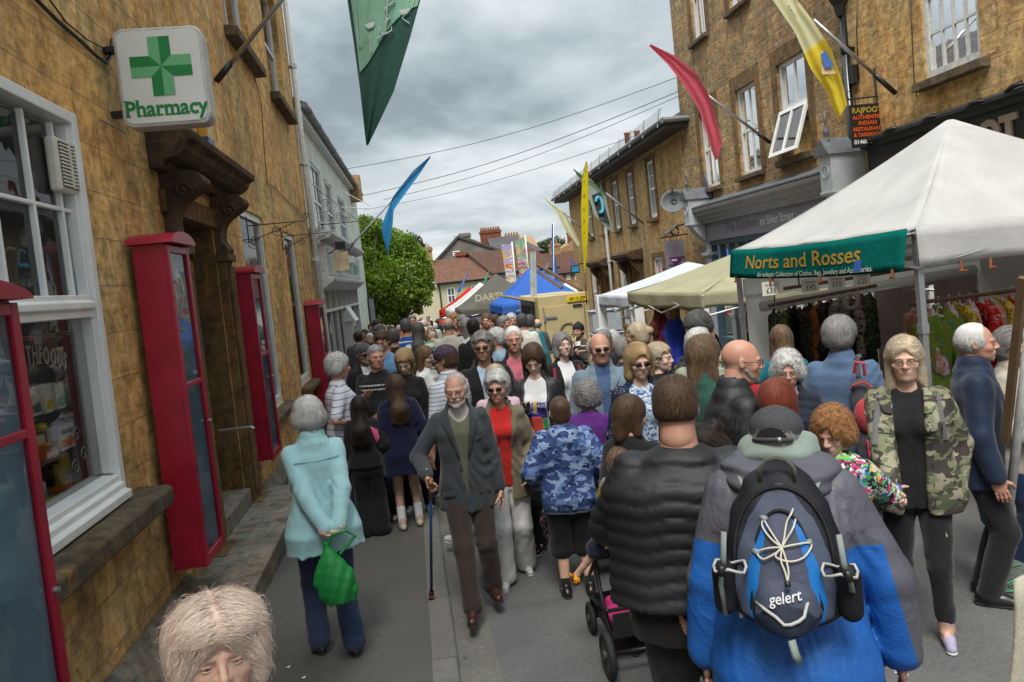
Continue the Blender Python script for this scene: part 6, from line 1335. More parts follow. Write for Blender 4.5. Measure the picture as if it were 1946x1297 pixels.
 def shoes(s,m,sole=None,ankle=0.):
  kk=s.k*(.85 if s.fem else 1.)
  for i in(0,1):
   A=s.legs[i][2];tip=s.p.get('toe',(0,0))[i];yaw=R((-1 if i==0 else 1)*8);dz=-A[2]+.035*kk+(A[2]-.075*s.k)*1.
   f=nrm([math.sin(yaw),math.cos(yaw),tip]);base=np.array([A[0],A[1],A[2]-.075*s.k]);up=np.array([0,0,1.])
   sd=S();heel=base+up*.042*kk-f*.045*kk;toe=base+up*.034*kk+f*.155*kk;sd.cap(heel,toe,.036*kk,.032*kk,.02);sd.ell(base+up*.05*kk+f*.045*kk,(.036*kk,.07*kk,.04*kk),.03,rot=rotz(-yaw));sd.cap(base+up*.05*kk-f*.01*kk,base+up*(.09*kk+ankle)-f*.01*kk,.041*kk,.040*kk+ankle*.1,.02)
   zb=base[2]+.012*kk if tip==0 else-9
   sd.fn(lambda P:zb-P[...,2],(-1,-1,-1),(1,1,1),.004,'cut');V,Fc=sd.mesh(.0075 if s.lod<2 else .012);o=mk('shoe',V,Fc,m,s.root)
   b=S();b.cap(heel-up*.026*kk,toe-up*.022*kk,.037*kk,.034*kk,.01);
   if tip==0:b.fn(lambda P:P[...,2]-base[2]-.020*kk,(-1,-1,-1),(1,1,1),.004,'cut');b.fn(lambda P:base[2]+.001-P[...,2],(-1,-1,-1),(1,1,1),.004,'cut')
   V,Fc=b.mesh(.008 if s.lod<2 else .014);mk('sole',V,Fc,sole or pmat('dark_sole',(.02,.018,.016),.8),o)
  return s
 def surf_y(s,sd,x,z,front=True,off=.003):
  """depth of a garment's surface at body (x,z)"""
  x=np.asarray(x,f32);z=np.asarray(z,f32);sg=1 if front else-1;c=np.array([s.cy(q)for q in z],f32);lo=c.copy();hi=c+sg*.45
  ys=np.linspace(0,1,60,dtype=f32);P=np.stack([np.repeat(x[:,None],60,1),c[:,None]+sg*.45*ys[None],np.repeat(z[:,None],60,1)],-1);D=sd.ev(P);ins=D<0
  last=np.where(ins.any(1),59-np.argmax(ins[:,::-1],1),0);d0=D[np.arange(len(x)),last];d1=D[np.arange(len(x)),np.minimum(59,last+1)];t=np.clip(-d0/np.where(d1==d0,1,d1-d0),0,1)
  return c+sg*.45*(ys[last]+t*ys[1])+sg*off
 def decal(s,name,m,pts,faces,sd=None,front=True,off=.007,mirror=False):
  """flat outline (x,z in metres from the body axis / ground) pressed onto the cloth"""
  A=np.array(pts,f32);x=A[:,0]*(-1 if front else 1);y=s.surf_y(sd or s.top,x,A[:,1],front,off);V=np.stack([x,y,A[:,1]],1)
  me=bpy.data.meshes.new(name);me.from_pydata(V.tolist(),[],[tuple(f)for f in faces]);me.materials.append(m);o=bpy.data.objects.new(name,me);COL.objects.link(o);o.parent=s.root;return o
 def panel(s,name,m,poly,sd=None,front=True,off=.006,n=None,thick=.004):
  """filled polygon patch pressed onto the cloth, finely gridded: poly as (x,z), 4 corners"""
  q=[np.array(v,float)for v in poly];n=n or(8,12);pts=[]
  for j in range(n[1]+1):
   for i in range(n[0]+1):u,v=i/n[0],j/n[1];pts.append((q[0]*(1-u)+q[1]*u)*(1-v)+(q[3]*(1-u)+q[2]*u)*v)
  fs=[(j*(n[0]+1)+i,j*(n[0]+1)+i+1,(j+1)*(n[0]+1)+i+1,(j+1)*(n[0]+1)+i)for j in range(n[1])for i in range(n[0])];o=s.decal(name,m,pts,fs,sd,front,off)
  for p_ in o.data.polygons:p_.use_smooth=True
  md=o.modifiers.new('s','SOLIDIFY');md.thickness=thick;md.offset=0;return o
 def word(s,name,m,text,x,z,size,sd=None,front=True,bold=0.,off=.007,sx=1.):
  vs,fs=text_mesh(text,size,bold);return s.decal(name,m,[(x+a*sx,z+b)for a,b in vs],fs,sd,front,off)
 def tube(s,name,pts,r,m,n=7,par=None):
  b=MB();b.tube([tuple(p_)for p_ in pts],r,n);me=bpy.data.meshes.new(name);me.from_pydata(b.v,[],b.f);me.materials.append(m);me.polygons.foreach_set('use_smooth',[True]*len(b.f));o=bpy.data.objects.new(name,me);COL.objects.link(o);o.parent=par or s.root;return o
 def strap(s,name,m,path,r=.012,flat=.3,sd=None,off=.006):
  """path of (x, z, front?) points on the cloth"""
  P=[]
  for x,z,fr in path:P.append((x*s.k,float(s.surf_y(sd or s.top,[x*s.k],[z*s.h],fr,off)[0]),z*s.h))
  b=MB();b.tube(P,r,8,flat=flat);me=bpy.data.meshes.new(name);me.from_pydata(b.v,[],b.f);me.materials.append(m);o=bpy.data.objects.new(name,me);COL.objects.link(o);o.parent=s.root;return o
def fab(name,col,rough=.9,weave=260,bump=.25,var=.18,sheen=.15,spec=.2):
 if name in MATS:return MATS[name]
 m,T=newmat(name);pos=T.add('ShaderNodeTexCoord').outputs['Object']
 n=T.noise(pos,9,5,.6);c=T.ramp(n,[(.3,tuple(v*(1-var)for v in col)),(.7,tuple(min(1,v*(1+var*.6))for v in col))])
 fine=T.noise(pos,weave,2,.7);c=T.mix(.18,c,T.ramp(fine,[(.35,tuple(v*.5 for v in col)),(.65,tuple(min(1,v*1.5)for v in col))]))
 cr=T.noise(pos,22,4,.6,.8)
 b=T.add('ShaderNodeBump',Strength=.35,Distance=.012,Height=T.math('ADD',cr,T.math('MULTIPLY',fine,bump*.3)))
 P=princ(T,Base_Color=c,Roughness=rough,Normal=b,spec=spec);P.inputs['Sheen Weight'].default_value=sheen;finish(T,P);return m
def pattern(name,kind,cols,scale=10.,rough=.88,z=(0,0,1),duty=.5,dist=.0):
 if name in MATS:return MATS[name]
 m,T=newmat(name);pos=T.add('ShaderNodeTexCoord').outputs['Object']
 if kind=='stripe':
  d_=T.sep(pos);v=T.math('ADD',d_[2],T.math('MULTIPLY',T.noise(pos,5,2),.03));fr=T.math('FRACT',T.math('MULTIPLY',v,scale));c=T.ramp(fr,[(0,cols[0]),(duty,cols[1])],'CONSTANT')
  if len(cols)>2:fr2=T.math('FRACT',T.math('MULTIPLY',v,scale*.31));c=T.mix(T.ramp(fr2,[(0,0.),(.62,1.)],'CONSTANT'),c,cols[2])
 elif kind=='camo':
  c=cols[0];
  for k,cc in enumerate(cols[1:]):
   n=T.noise(T.vmath('ADD',T.vmath('MULTIPLY',pos,(1,1,1.6)),(k*3.1,k*1.7,k*5.3)),scale,2,.45,.4);c=T.mix(T.ramp(n,[(0,0.),(.53,1.)],'CONSTANT'),c,cc)
 elif kind=='spots':
  c=cols[0]
  for k,cc in enumerate(cols[1:]):
   v=T.add('ShaderNodeTexVoronoi',Vector=T.vmath('ADD',T.vmath('ADD',pos,(k*.37,k*.71,k*1.3)),T.vmath('SCALE',T.noise(pos,scale*1.5,2,out=1))),Scale=scale*(1+.25*k));v.inputs['Vector'].links[0].from_node.inputs[1].links[0].from_node.inputs['Scale'].default_value=dist
   c=T.mix(T.ramp(v.outputs[0],[(0,1.),(duty,0.)],'CONSTANT'),c,cc)
 elif kind=='check':
  d_=T.sep(pos);a=T.math('FRACT',T.math('MULTIPLY',d_[0],scale));b2=T.math('FRACT',T.math('MULTIPLY',d_[2],scale));c=T.mix(T.ramp(a,[(0,0.),(.8,.7)],'CONSTANT'),T.mix(T.ramp(b2,[(0,0.),(.8,.7)],'CONSTANT'),cols[0],cols[1]),cols[1])
 cr=T.noise(pos,20,4,.6,.8);b=T.add('ShaderNodeBump',Strength=.35,Distance=.012,Height=cr)
 P=princ(T,Base_Color=c,Roughness=rough,Normal=b,spec=.2);finish(T,P);return m
BLK=fab('black_cloth',(.012,.012,.013));CHAR=fab('charcoal_wool',(.045,.050,.056),weave=420);NAVY=fab('navy_cloth',(.010,.014,.032));WHT=fab('white_cloth',(.62,.62,.63));JEAN=fab('blue_denim',(.035,.06,.12));DJEAN=fab('dark_denim',(.012,.018,.035));KHK=fab('khaki_trousers',(.20,.16,.10));GRYC=fab('grey_cloth',(.15,.155,.16));LBLUE=fab('light_blue_cotton',(.36,.47,.60));CREAMC=fab('cream_cloth',(.52,.49,.38));REDC=fab('red_jersey',(.48,.022,.018));BRN=fab('brown_trousers',(.042,.028,.022));MAR=fab('maroon_wool',(.07,.015,.022));TEALC=fab('teal_cloth',(.015,.16,.19));PINKC=fab('pink_cotton',(.52,.30,.36));SNK=pmat('white_trainer',(.55,.55,.53),.5,noise=.2,nscale=30);BSH=pmat('black_shoe_leather',(.014,.013,.013),.35,noise=.3,nscale=20);BRSH=pmat('brown_shoe_leather',(.05,.018,.012),.35,noise=.4,nscale=12);WSOLE=pmat('white_sole',(.5,.5,.48),.7)
def place(px,py,d,road=True,lift=0.):
 p=ond(px,py,d);g=gz(p[1])+(RD if road else 0.)+lift;return(p[0],p[1],g),p[2]-g
def fig(label,px,py,d,face,h=None,lod=1,road=True,lift=0.,**p):
 loc,hh=place(px,py,d,road,lift);face+=math.degrees(math.atan2(loc[0],loc[1]));hw=p.pop('hw',None);H_=(h or hh)-.012
 if hw:
  hs_=list(p.get('hands',(None,None)))
  for i in(0,1):
   if hw[i]is not None:v=rotz(R(face))@(ond(*hw[i])-np.array(loc));hs_[i]=(v[0]*1.75/H_,v[1]*1.75/H_,v[2]/H_)
  p['hands']=tuple(hs_)
 return Person(label,loc,face,(h or hh)-.012,lod,**p).body()
def thing_mesh(name,mb,mats,label,cat,smooth=False,group=None,**k):return tag(mb.build(name,mats,smooth=smooth,**k),label,cat,group)
def wpt(P,v):
 """person frame -> world"""
 M=Matrix.LocRotScale(P.root.location,P.root.rotation_euler,None);return np.array(M@Vector([float(x)for x in v]))
def blob(name,sdf,res,m,label,cat,disp=None,par=None,loc=(0,0,0),group=None):
 V,Fc=sdf.mesh(res,disp);o=mk(name,V,Fc,m,par);
 if par is None:o.location=loc;tag(o,label,cat,group)
 return o
P=fig('close-up head of lady with fluffy pinkish blond hair at the bottom left',396,1130,1.68,172,lod=0,fem=True,age=.8,hair='bloom',skin='fair',head=(6,-3,0),fat=.3,hsz=.93)
def close_hair(Q):
 hv=S();hv.ell((0,-.014,.040),(.098,.112,.100),.02)
 for x in(-1,1):hv.ell((x*.048,.008,.086),(.058,.082,.048),.05);hv.ell((x*.086,.004,.010),(.036,.066,.080),.04);hv.ell((x*.082,.0,-.065),(.028,.045,.045),.03)
 hv.ell((0,-.06,-.02),(.085,.065,.09),.03);hv.ell((0,.066,.078),(.062,.034,.034),.05)
 hv.cap((0,.07,.137),(0,-.03,.150),.006,.006,.022,sub=True)
 hv.ell((0,.125,-.045),(.060,.060,.102),.012,sub=True)
 dsp=lambda P_:.003*wob(P_,60,1)+.0022*np.sin(P_[...,0]*160+P_[...,1]*60)
 V,Fc=hv.mesh(.005,dsp);V=np.asarray(V,f32)
 cmb=lambda P_:np.stack([np.sign(P_[:,0]+.001)*(1.3-6*np.clip(-P_[:,2]+.02,0,.2))+.0*P_[:,1],.35-1.5*(P_[:,1]<.0)-3.*np.clip(-P_[:,2],0,.1),-.15-1.5*(P_[:,2]<.06)],1).astype(f32)
 at0=np.clip(.40+.16*wob(V,50,2)+.12*np.sin(V[:,0]*220),0,1);A,B,at=strands(hv.ev,V,Fc,15000,.085,.0007,cmb,7,3,.10,.003)
 A2,B2_,at2=strands(hv.ev,V,Fc,900,.07,.0005,cmb,7,9,.35,.010)
 mk('hair',np.concatenate([Q.T(V),Q.T(A),Q.T(A2)]),np.concatenate([Fc,B+len(V),B2_+len(V)+len(A)]),HAIR['bloom'],Q.root,attr=.5+.6*(np.concatenate([at0,at,at2])-.5))
close_hair(P);P.garment('blouse',fab('pale_pink_blouse',(.62,.42,.50)),t=.012,hem=.46,neck=.01);P.trousers(GRYC);P.shoes(BSH)
P.strap('bag_strap',BLK,[(-.10,.80,True),(-.09,.835,True),(-.10,.83,False),(-.1,.75,False)],.012)
P=fig('white haired lady in a pale turquoise jacket seen from behind, hands clasped at her back',585,757,4.6,-8,road=False,fem=True,age=.8,hair='white',hs='puff',w=1.06,shw=1.06,lean=.10,head=(-8,12,0),hands=((-.015,-.27,.52),(.055,-.27,.52)),poles=((-1,-.15,-.1),(1,-.15,-.1)),grip=('grip','hold'),hdir=((.8,-.2,-.25),(-.8,-.2,-.25)),stride=-.35)
P.hair(comb='back',curl=.25);TQ=fab('pale_turquoise_cotton',(.30,.50,.53),weave=500,var=.08)
P.garment('jacket',TQ,t=.020,hem=.425,flare=.09,collar=1,arm_t=.020,fold=1.3,k=.018);P.strap('shoulder_seam',fab('turquoise_seam',(.24,.42,.45)),[(-.15,.775,False),(0,.77,False),(.15,.775,False)],.003,1)
P.trousers(fab('slate_blue_trousers',(.028,.042,.088)),wide=.02);P.shoes(BSH)
hp=wpt(P,P.hp0)
b=S();g0=hp+np.array([-.03,-.02,-.03])
def bagf(Q):
 z=-Q[...,2]*1.2;t=np.clip(z/.42,0,1);cx=.04*t;rx=.018+.105*np.sin(np.clip(t*1.05,0,1)*math.pi*.72)**1.3;ry=.016+.06*np.sin(np.clip(t,0,1)*math.pi*.7)
 q=np.sqrt(((Q[...,0]-cx)/rx)**2+(Q[...,1]/ry)**2);return np.maximum((q-1)*np.minimum(rx,ry),np.maximum(z-.41,-z-.03))
b.fn(bagf,(-.15,-.1,-.43),(.32,.1,.04));V,Fc=b.mesh(.009,lambda Q:.005*np.sin(Q[...,0]*90-Q[...,2]*35)*np.clip(-Q[...,2]*4,.2,1)+.003*wob(Q,45,1))
GRB=pmat('green_bag_cloth',(.005,.20,.035),.55,noise=.2,bump=.3);BG=empty('carrier_bag',tuple(g0),'bright green folding carrier bag held behind the turquoise jacket','bag');mk('bag',V,Fc,GRB,BG)
b=MB();b.tube([g0+np.array([.0,0,-.02]),hp+np.array([.01,-.03,.04]),hp+np.array([.09,-.03,.05]),hp+np.array([.14,0,.0]),g0+np.array([.07,0,-.06])],.009,6);b.build('handle',GRB,BG)
P=fig('old man in charcoal blazer and brown trousers walking with a blue stick',862,702,5.2,178,road=False,age=.9,hair='white',hs='fringe',skin='ruddy',w=1.0,stride=.0,feet=((-.12,-.02),(.06,.30,0)),hands=((-.25,.05,.47),None),hw=(None,(812,905,4.95)),grip=('relaxed','grip'),hdir=(None,(.0,.35,-.8)),head=(14,6,0),poke=.03,brow='white')
P.hair(full=.0);P.beard('white',.001,True);P.glasses(thin=True)
b_=S();b_.ell((0,-.016,.036),(.079,.100,.090),.02);b_.ell((0,.13,-.0),(.075,.09,.11),.01,sub=True);b_.fn(lambda Q:.05-Q[...,2],(-1,-1,-1),(1,1,1),.01,'cut');V,Fc=b_.mesh(.006);V=np.asarray(V,f32);A,B,at=strands(b_.ev,V,Fc,900,.05,.0006,COMBS['back'],4,4,.1,.0012);mk('thin_hair',P.T(A),B,HAIR['white'],P.root,attr=at)
P.garment('shirt',pattern('checked_shirt','check',[(.55,.52,.48),(.22,.13,.13)],90),t=.004,hem=.5,collar=1,sleeves=1.0,fold=.4);P.garment('pullover',fab('olive_pullover',(.11,.11,.075)),t=.011,hem=.48,sleeves=.9,vneck=.20,neck=.018,fold=.5)
P.p['openpow']=1.6;P.garment('blazer',CHAR,t=.022,hem=.405,flare=.03,open_=(-.002,.088),collar=1,arm_t=.018,fold=1.25)
h=P.h
for sx in(-1,1):P.panel('lapel',fab('charcoal_lapel',(.038,.042,.048)),[(sx*.012,.615*h),(sx*.030,.64*h),(sx*.125,.80*h),(sx*.070,.83*h)],off=.010,thick=.006)
P.panel('pocket_flap',CHAR,[(.085,.505*h),(.165,.50*h),(.165,.478*h),(.085,.483*h)],off=.006);P.panel('pocket_flap',CHAR,[(-.085,.505*h),(-.165,.50*h),(-.165,.478*h),(-.085,.483*h)],off=.006);P.panel('breast_pocket',CHAR,[(.075,.715*h),(.135,.725*h),(.135,.712*h),(.075,.702*h)],off=.004)
for zz in(.60,.545):P.panel('button',BLACKM,[(-.006,zz*h+.006),(.006,zz*h+.006),(.006,zz*h-.006),(-.006,zz*h-.006)],n=(2,2),off=.006)
P.trousers(BRN,wide=.018);P.shoes(BRSH)
hc=wpt(P,P.hp1);gx,gy=hc[0]+.03,hc[1]-.05;top=hc[2]+.015;gb=onz(820,1138,0.)
CN=empty('walking_stick',(gb[0],gb[1],0),'patterned blue metal walking stick with tan crook held by the old man','walking stick')
tp=np.array([hc[0],hc[1]-.01,top-.05]);bt=np.array([gb[0],gb[1],.0])
b=MB();b.tube([bt+(tp-bt)*.06,bt+(tp-bt)*.93],.0105,8);b.build('shaft',pattern('blue_patterned_metal','spots',[(.008,.025,.16),(.01,.16,.17),(.03,.02,.10)],70,.3,dist=.2),CN,smooth=True)
b=MB();b.tube([bt+(tp-bt)*.9,tp,tp+np.array([0,0,.045]),tp+np.array([.01,-.05,.06]),tp+np.array([.0,-.10,.045])],[.013,.014,.016,.015,.012],8);b.build('handle',pmat('tan_handle',(.22,.11,.045),.45,noise=.2),CN,smooth=True)
b=MB();b.tube([bt,bt+(tp-bt)*.075],[.022,.017],10);b.build('ferrule',BLACKM,CN,smooth=True);b=MB();b.tube([bt+(tp-bt)*.025,bt+(tp-bt)*.04],[.0225,.0205],10);b.build('ferrule_band',pmat('orange_band',(.5,.08,.03),.5),CN)
P=fig('white haired lady in sunglasses, tan blazer, red top and white trousers',940,703,5.75,176,fem=True,age=.85,hair='white',hs='sweep',skin='ruddy',w=1.0,lean=.10,hands=((-.17,.16,.53),(.12,.10,.47)),grip=('relaxed','relaxed'),head=(16,3,0),stride=.5)
P.hair(comb='side',full=.010);P.glasses(dark=True);P.garment('top',REDC,t=.008,hem=.46,neck=.020,fold=.8);P.garment('blazer',fab('tan_wool',(.175,.145,.095)),t=.022,hem=.40,flare=.04,open_=(.03,.095),collar=1,fold=1.1)
h=P.h
for sx in(-1,1):P.panel('lapel',fab('tan_lapel',(.15,.125,.082)),[(sx*.045,.63*h),(sx*.060,.65*h),(sx*.135,.80*h),(sx*.088,.825*h)],off=.010,thick=.006)
P.trousers(fab('white_trousers',(.60,.58,.55)),wide=.035);P.shoes(SNK,WSOLE)
P.strap('bag_strap',BLK,[(-.10,.82,True),(-.03,.74,True),(.05,.66,True),(.13,.58,True),(.19,.54,True)],.011,sd=P.top)
c=wpt(P,(-.235,.13,.475*h));b=S();b.ell((0,0,0),(.115,.055,.085),.02);b.cap((-.09,0,.05),(.09,0,.05),.04,.04,.03);HB=empty('shoulder_bag',tuple(c),'black leather shoulder bag against the tan blazer','bag');V,Fc=b.mesh(.008);mk('bag',V,Fc,pmat('black_leather',(.016,.014,.014),.38,noise=.3),HB)
b=MB();b.tube([c+np.array([-.1,-.02,.08]),c+np.array([-.06,-.03,.13]),c+np.array([.05,-.02,.12])],.008,6);b.build('strap',BLK,HB)
c=wpt(P,(-.30,.10,.30*h));b=S();b.ell((0,0,-.05),(.08,.035,.16),.02);b.cap((0,0,.1),(0,0,.16),.03,.012,.03)
FB=empty('tote_bag',tuple(c),'navy floral cloth tote hanging beside the white trousers','bag');V,Fc=b.mesh(.008,lambda Q:.004*np.sin(Q[...,0]*80));mk('bag',V,Fc,pattern('navy_floral','spots',[(.01,.012,.045),(.42,.05,.10),(.10,.22,.05),(.55,.40,.35)],22,duty=.28,dist=.15),FB)
b=MB();b.tube([c+np.array([0,0,.15]),c+np.array([-.02,0,.24]),c+np.array([-.08,0,.30])],.008,6);b.build('handle',NAVY,FB)
P=fig('girl with long dark wavy hair in black tracksuit, pink sleeve showing, from behind',680,752,7.0,8,road=False,fem=True,child=True,age=.1,hair='dark',hs='long',w=1.0,hsz=1.03,hands=((-.2,.1,.48),(.16,.2,.60)))
P.hair(curl=.35);P.garment('sweatshirt',BLK,t=.026,hem=.50,fold=1.3);P.trousers(BLK,wide=.04,t=.022);P.shoes(SNK,WSOLE)
P.panel('pink_yoke',pmat('pink_cloth',(.60,.10,.20),.9),[(.09,.79*P.h),(.155,.76*P.h),(.165,.70*P.h),(.13,.66*P.h)],front=False,off=.006)
P=fig('girl in an oversized navy hoodie with bare legs, white socks and cream clogs, from behind',750,712,7.1,-6,road=False,fem=True,child=True,age=.1,hair='brown',hs='long',w=1.05,hands=((-.17,.14,.52),(.18,.12,.52)),stride=.1)
P.hair(curl=.2,full=.006);P.garment('hoodie',fab('deep_navy_fleece',(.008,.010,.035)),t=.036,hem=.37,flare=.05,hood=True,fold=1.4)
for i in(0,1):
 sd=S();K,A=P.legs[i][1],P.legs[i][2];q=A+(K-A)*.42;sd.cap(A-np.array([0,0,.03]),q,.037,.043);V,Fc=sd.mesh(.009);mk('sock',V,Fc,WHT,P.root)
P.shoes(pmat('cream_clog',(.45,.42,.30),.6))
P=fig('grey curly haired woman in white striped top, hand on her chest, by the shop front',632,672,7.3,85,road=False,fem=True,age=.7,hair='white',hs='curly',w=1.35,belly=.05,skin='ruddy',hands=((-.10,.24,.72),(.19,.15,.60)),head=(10,5,0),grip=('flat','grip'))
P.hair(curl=.3);P.garment('top',pattern('white_blue_stripe','stripe',[(.58,.58,.63),(.10,.11,.20)],17,duty=.86),t=.016,hem=.46,sleeves=.45);P.trousers(DJEAN);P.shoes(SNK,WSOLE)
c=wpt(P,(.24,.12,.50*P.h));TB_=pmat('teal_leather',(.05,.30,.34),.5,noise=.2,nscale=12);b=S();b.ell((0,0,-.05),(.09,.135,.12),.02);b.ell((0,0,.02),(.05,.14,.07),.02);HB=empty('handbag',tuple(c),'slouchy turquoise handbag hanging from the striped woman\'s arm','bag');V,Fc=b.mesh(.009,lambda Q:.004*wob(Q,35,1));mk('bag',V,Fc,TB_,HB)
b=MB();b.tube([c+np.array([0,-.09,.06]),c+np.array([-.01,-.05,.22]),c+np.array([-.02,.0,.27]),c+np.array([-.01,.05,.22]),c+np.array([0,.09,.06])],.009,6);b.build('handle',TB_,HB)
P=fig('man in grey baseball cap, sunglasses and black jacket behind the black T-shirt man',688,652,8.7,165,road=False,age=.7,hair='grey',hs='cap',skin='tan',w=1.05,head=(-5,0,0))
P.hair();P.cap('ball',fab('grey_cap',(.055,.057,.06)));P.glasses(dark=True);P.beard('grey',.002);P.garment('shirt',WHT,t=.006,hem=.5,collar=1);P.garment('jacket',BLK,t=.024,hem=.45,open_=(.03,.06),collar=1);P.trousers(DJEAN);P.shoes(BSH)
P=fig('heavy man in black slogan T-shirt looking left, grey hair receding',714,653,7.8,200,road=False,age=.7,fat=.8,hair='grey',hs='buzz',skin='ruddy',w=1.32,belly=.09,head=(-35,4,0),hands=(None,(.2,.2,.5)))
P.hair();P.garment('t_shirt',BLK,t=.012,hem=.45,sleeves=.48,flare=.02)
P.word('print',WHT,'IF FOUND PLEASE RETURN TO THE BAR',0,.765*P.h,.021,bold=.0006,off=.012);P.word('print',WHT,'PLEASE RETURN TO CLAIRE CORNER',0,.742*P.h,.019,bold=.0006,off=.012)
P.trousers(DJEAN,waist=.54);P.shoes(BSH)
P=fig('teenage girl with long blond plaits looking down, black top',768,664,7.7,195,road=False,fem=True,age=.1,hair='blond',hs='sweep',skin='pale',w=.95,head=(0,28,0))
P.hair(comb='back',full=.006);P.garment('top',BLK,t=.016,hem=.45)
for x in(-1,1):
 b=MB();pts=[P.T(np.array([x*.075,-.01,-.02-.028*k]))+np.array([x*.012*math.sin(k),.012*k,0])for k in range(15)];b.tube(pts,[.021-.0008*k+.006*(k%2)for k in range(15)],8);me=bpy.data.meshes.new('plait');me.from_pydata(b.v,[],b.f);me.materials.append(HAIR['blond']);me.polygons.foreach_set('use_smooth',[True]*len(b.f));o=bpy.data.objects.new('plait',me);COL.objects.link(o);o.parent=P.root
P.trousers(DJEAN);P.shoes(SNK,WSOLE)
P=fig('woman with straight fringe in white sweatshirt touching her nose',800,657,8.2,110,road=False,fem=True,age=.4,hair='light',hs='lob',w=1.1,head=(15,10,0),hands=((-.06,.22,.86),None),poles=((-.7,.2,-.8),None))
P.hair();P.garment('sweatshirt',fab('white_fleece',(.60,.60,.58)),t=.024,hem=.46,fold=1.2);P.word('print',GRYC,'STATE',-.0,.77*P.h,.05,bold=.002,off=.010,sx=1.2);P.word('print',GRYC,'29',0,.69*P.h,.09,bold=.004,off=.010);P.trousers(NAVY);P.shoes(SNK,WSOLE)
P=fig('small child with brown fringe half hidden beside the navy hoodie girl',714,742,7.5,200,road=False,child=True,age=0,hair='ginger',hs='short',w=1.,hsz=1.08,lod=2,h=1.1);P.hair();P.garment('t_shirt',fab('grey_blue_tee',(.15,.18,.25)),t=.02,hem=.46,sleeves=.5);P.trousers(DJEAN);P.shoes(SNK)
P=fig('man in navy flag patterned cap and sunglasses, striped shirt, half from behind',852,656,6.5,318,road=False,age=.5,hair='brown',hs='short',skin='tan',w=1.1,head=(-30,8,0),lean=.08)
P.hair();FLG=pattern('flag_cap_cloth','spots',[(.012,.016,.055),(.5,.5,.52),(.35,.03,.04)],30,duty=.22,dist=.3);P.cap('ball',FLG);P.glasses(dark=True);P.garment('shirt',pattern('white_fine_stripe','stripe',[(.50,.52,.56),(.06,.10,.20)],28,duty=.84),t=.016,hem=.46,sleeves=.5,collar=1);P.trousers(KHK);P.shoes(SNK,WSOLE)
P=fig('tall grey haired man in sunglasses, black jacket over pale blue T-shirt',912,630,6.75,168,age=.7,hair='grey',hs='sweep',skin='tan',w=1.05,head=(18,2,0))
P.hair(comb='side');P.glasses(dark=True);P.garment('t_shirt',LBLUE,t=.008,hem=.47,neck=.014);P.garment('jacket',BLK,t=.028,hem=.44,open_=(.02,.085),collar=1);P.trousers(DJEAN);P.shoes(BSH)
P=fig('white haired man in open black jacket and pink T-shirt printed IRELAND',972,618,7.2,172,age=.8,hair='white',hs='fringe',skin='ruddy',w=1.08,head=(6,0,0))
P.hair();P.glasses(thin=True);b_=S();b_.ell((0,-.016,.036),(.081,.100,.092),.02);b_.ell((0,.12,-.0),(.085,.075,.115),.01,sub=True);b_.fn(lambda Q:.03-Q[...,2],(-1,-1,-1),(1,1,1),.01,'cut');V,Fc=b_.mesh(.007);mk('thin_hair',P.T(V),Fc,HAIR['white'],P.root,attr=np.full(len(V),.6))
P.garment('t_shirt',fab('salmon_tee',(.48,.13,.17)),t=.010,hem=.46,neck=.010);P.word('print',fab('maroon_print',(.09,.015,.03)),'IRELAND',0,.715*P.h,.062,bold=.003,off=.006);P.word('print',MATS['maroon_print'],'ORIGINAL',0,.69*P.h,.040,bold=.001,off=.006);P.word('print',MATS['maroon_print'],'17',0,.755*P.h,.04,off=.006)
P.garment('jacket',BLK,t=.026,hem=.44,open_=(.075,.10),collar=1);P.trousers(DJEAN);P.shoes(BSH)
P=fig('woman with sunglasses pushed up in blond hair, pale pink top, behind the red top lady',940,692,6.25,182,fem=True,age=.5,hair='blondg',hs='bob',w=1.1,head=(0,25,0));P.hair();P.glasses(dark=True,up=True);P.garment('top',fab('pale_pink',(.58,.40,.47)),t=.016,hem=.46);P.strap('bag_strap',BLK,[(-.10,.82,True),(-.09,.75,True)],.01);P.trousers(GRYC);P.shoes(SNK)
P=fig('long haired girl looking down at her drink, dark jacket over white cartoon T-shirt',1012,652,6.3,190,fem=True,age=.1,hair='brown',hs='lob',skin='pale',w=.98,head=(-4,30,0),hands=((-.20,.12,.50),(.085,.24,.70)),grip=('relaxed','hold'),hdir=(None,(-.5,.5,.4)))
P.hair(full=.002);P.garment('t_shirt',WHT,t=.010,hem=.43,neck=.014)
h=P.h;P.panel('print',pmat('print_purple',(.06,.05,.30),.8),[(-.085,.735*h),(.085,.735*h),(.085,.66*h),(-.085,.66*h)],off=.005,thick=.001);P.panel('print',pmat('print_red',(.50,.05,.03),.8),[(-.075,.665*h),(.035,.665*h),(.05,.575*h),(-.085,.575*h)],off=.0075,thick=.001);P.panel('print',pmat('print_green',(.03,.22,.06),.8),[(.04,.655*h),(.085,.655*h),(.088,.605*h),(.05,.605*h)],off=.009,thick=.001);P.panel('print',pmat('print_yellow',(.65,.45,.02),.8),[(-.015,.742*h),(.01,.742*h),(.005,.69*h),(-.03,.69*h)],off=.011,thick=.001)
P.word('print',WHT,'ANY HUG',0,.712*h,.038,bold=.001,off=.013);P.word('print',WHT,'ME.',-.02,.682*h,.042,bold=.001,off=.013);P.word('print',pmat('print_ink',(.05,.06,.2),.8),'DEAREST',0,.555*h,.030,off=.008)
P.garment('jacket',pmat('black_coated_cloth',(.013,.014,.017),.55,noise=.3,bump=.4,bscale=25),t=.026,hem=.42,open_=(.09,.095),collar=1,fold=1.2);P.trousers(BLK);P.shoes(BSH,WSOLE)
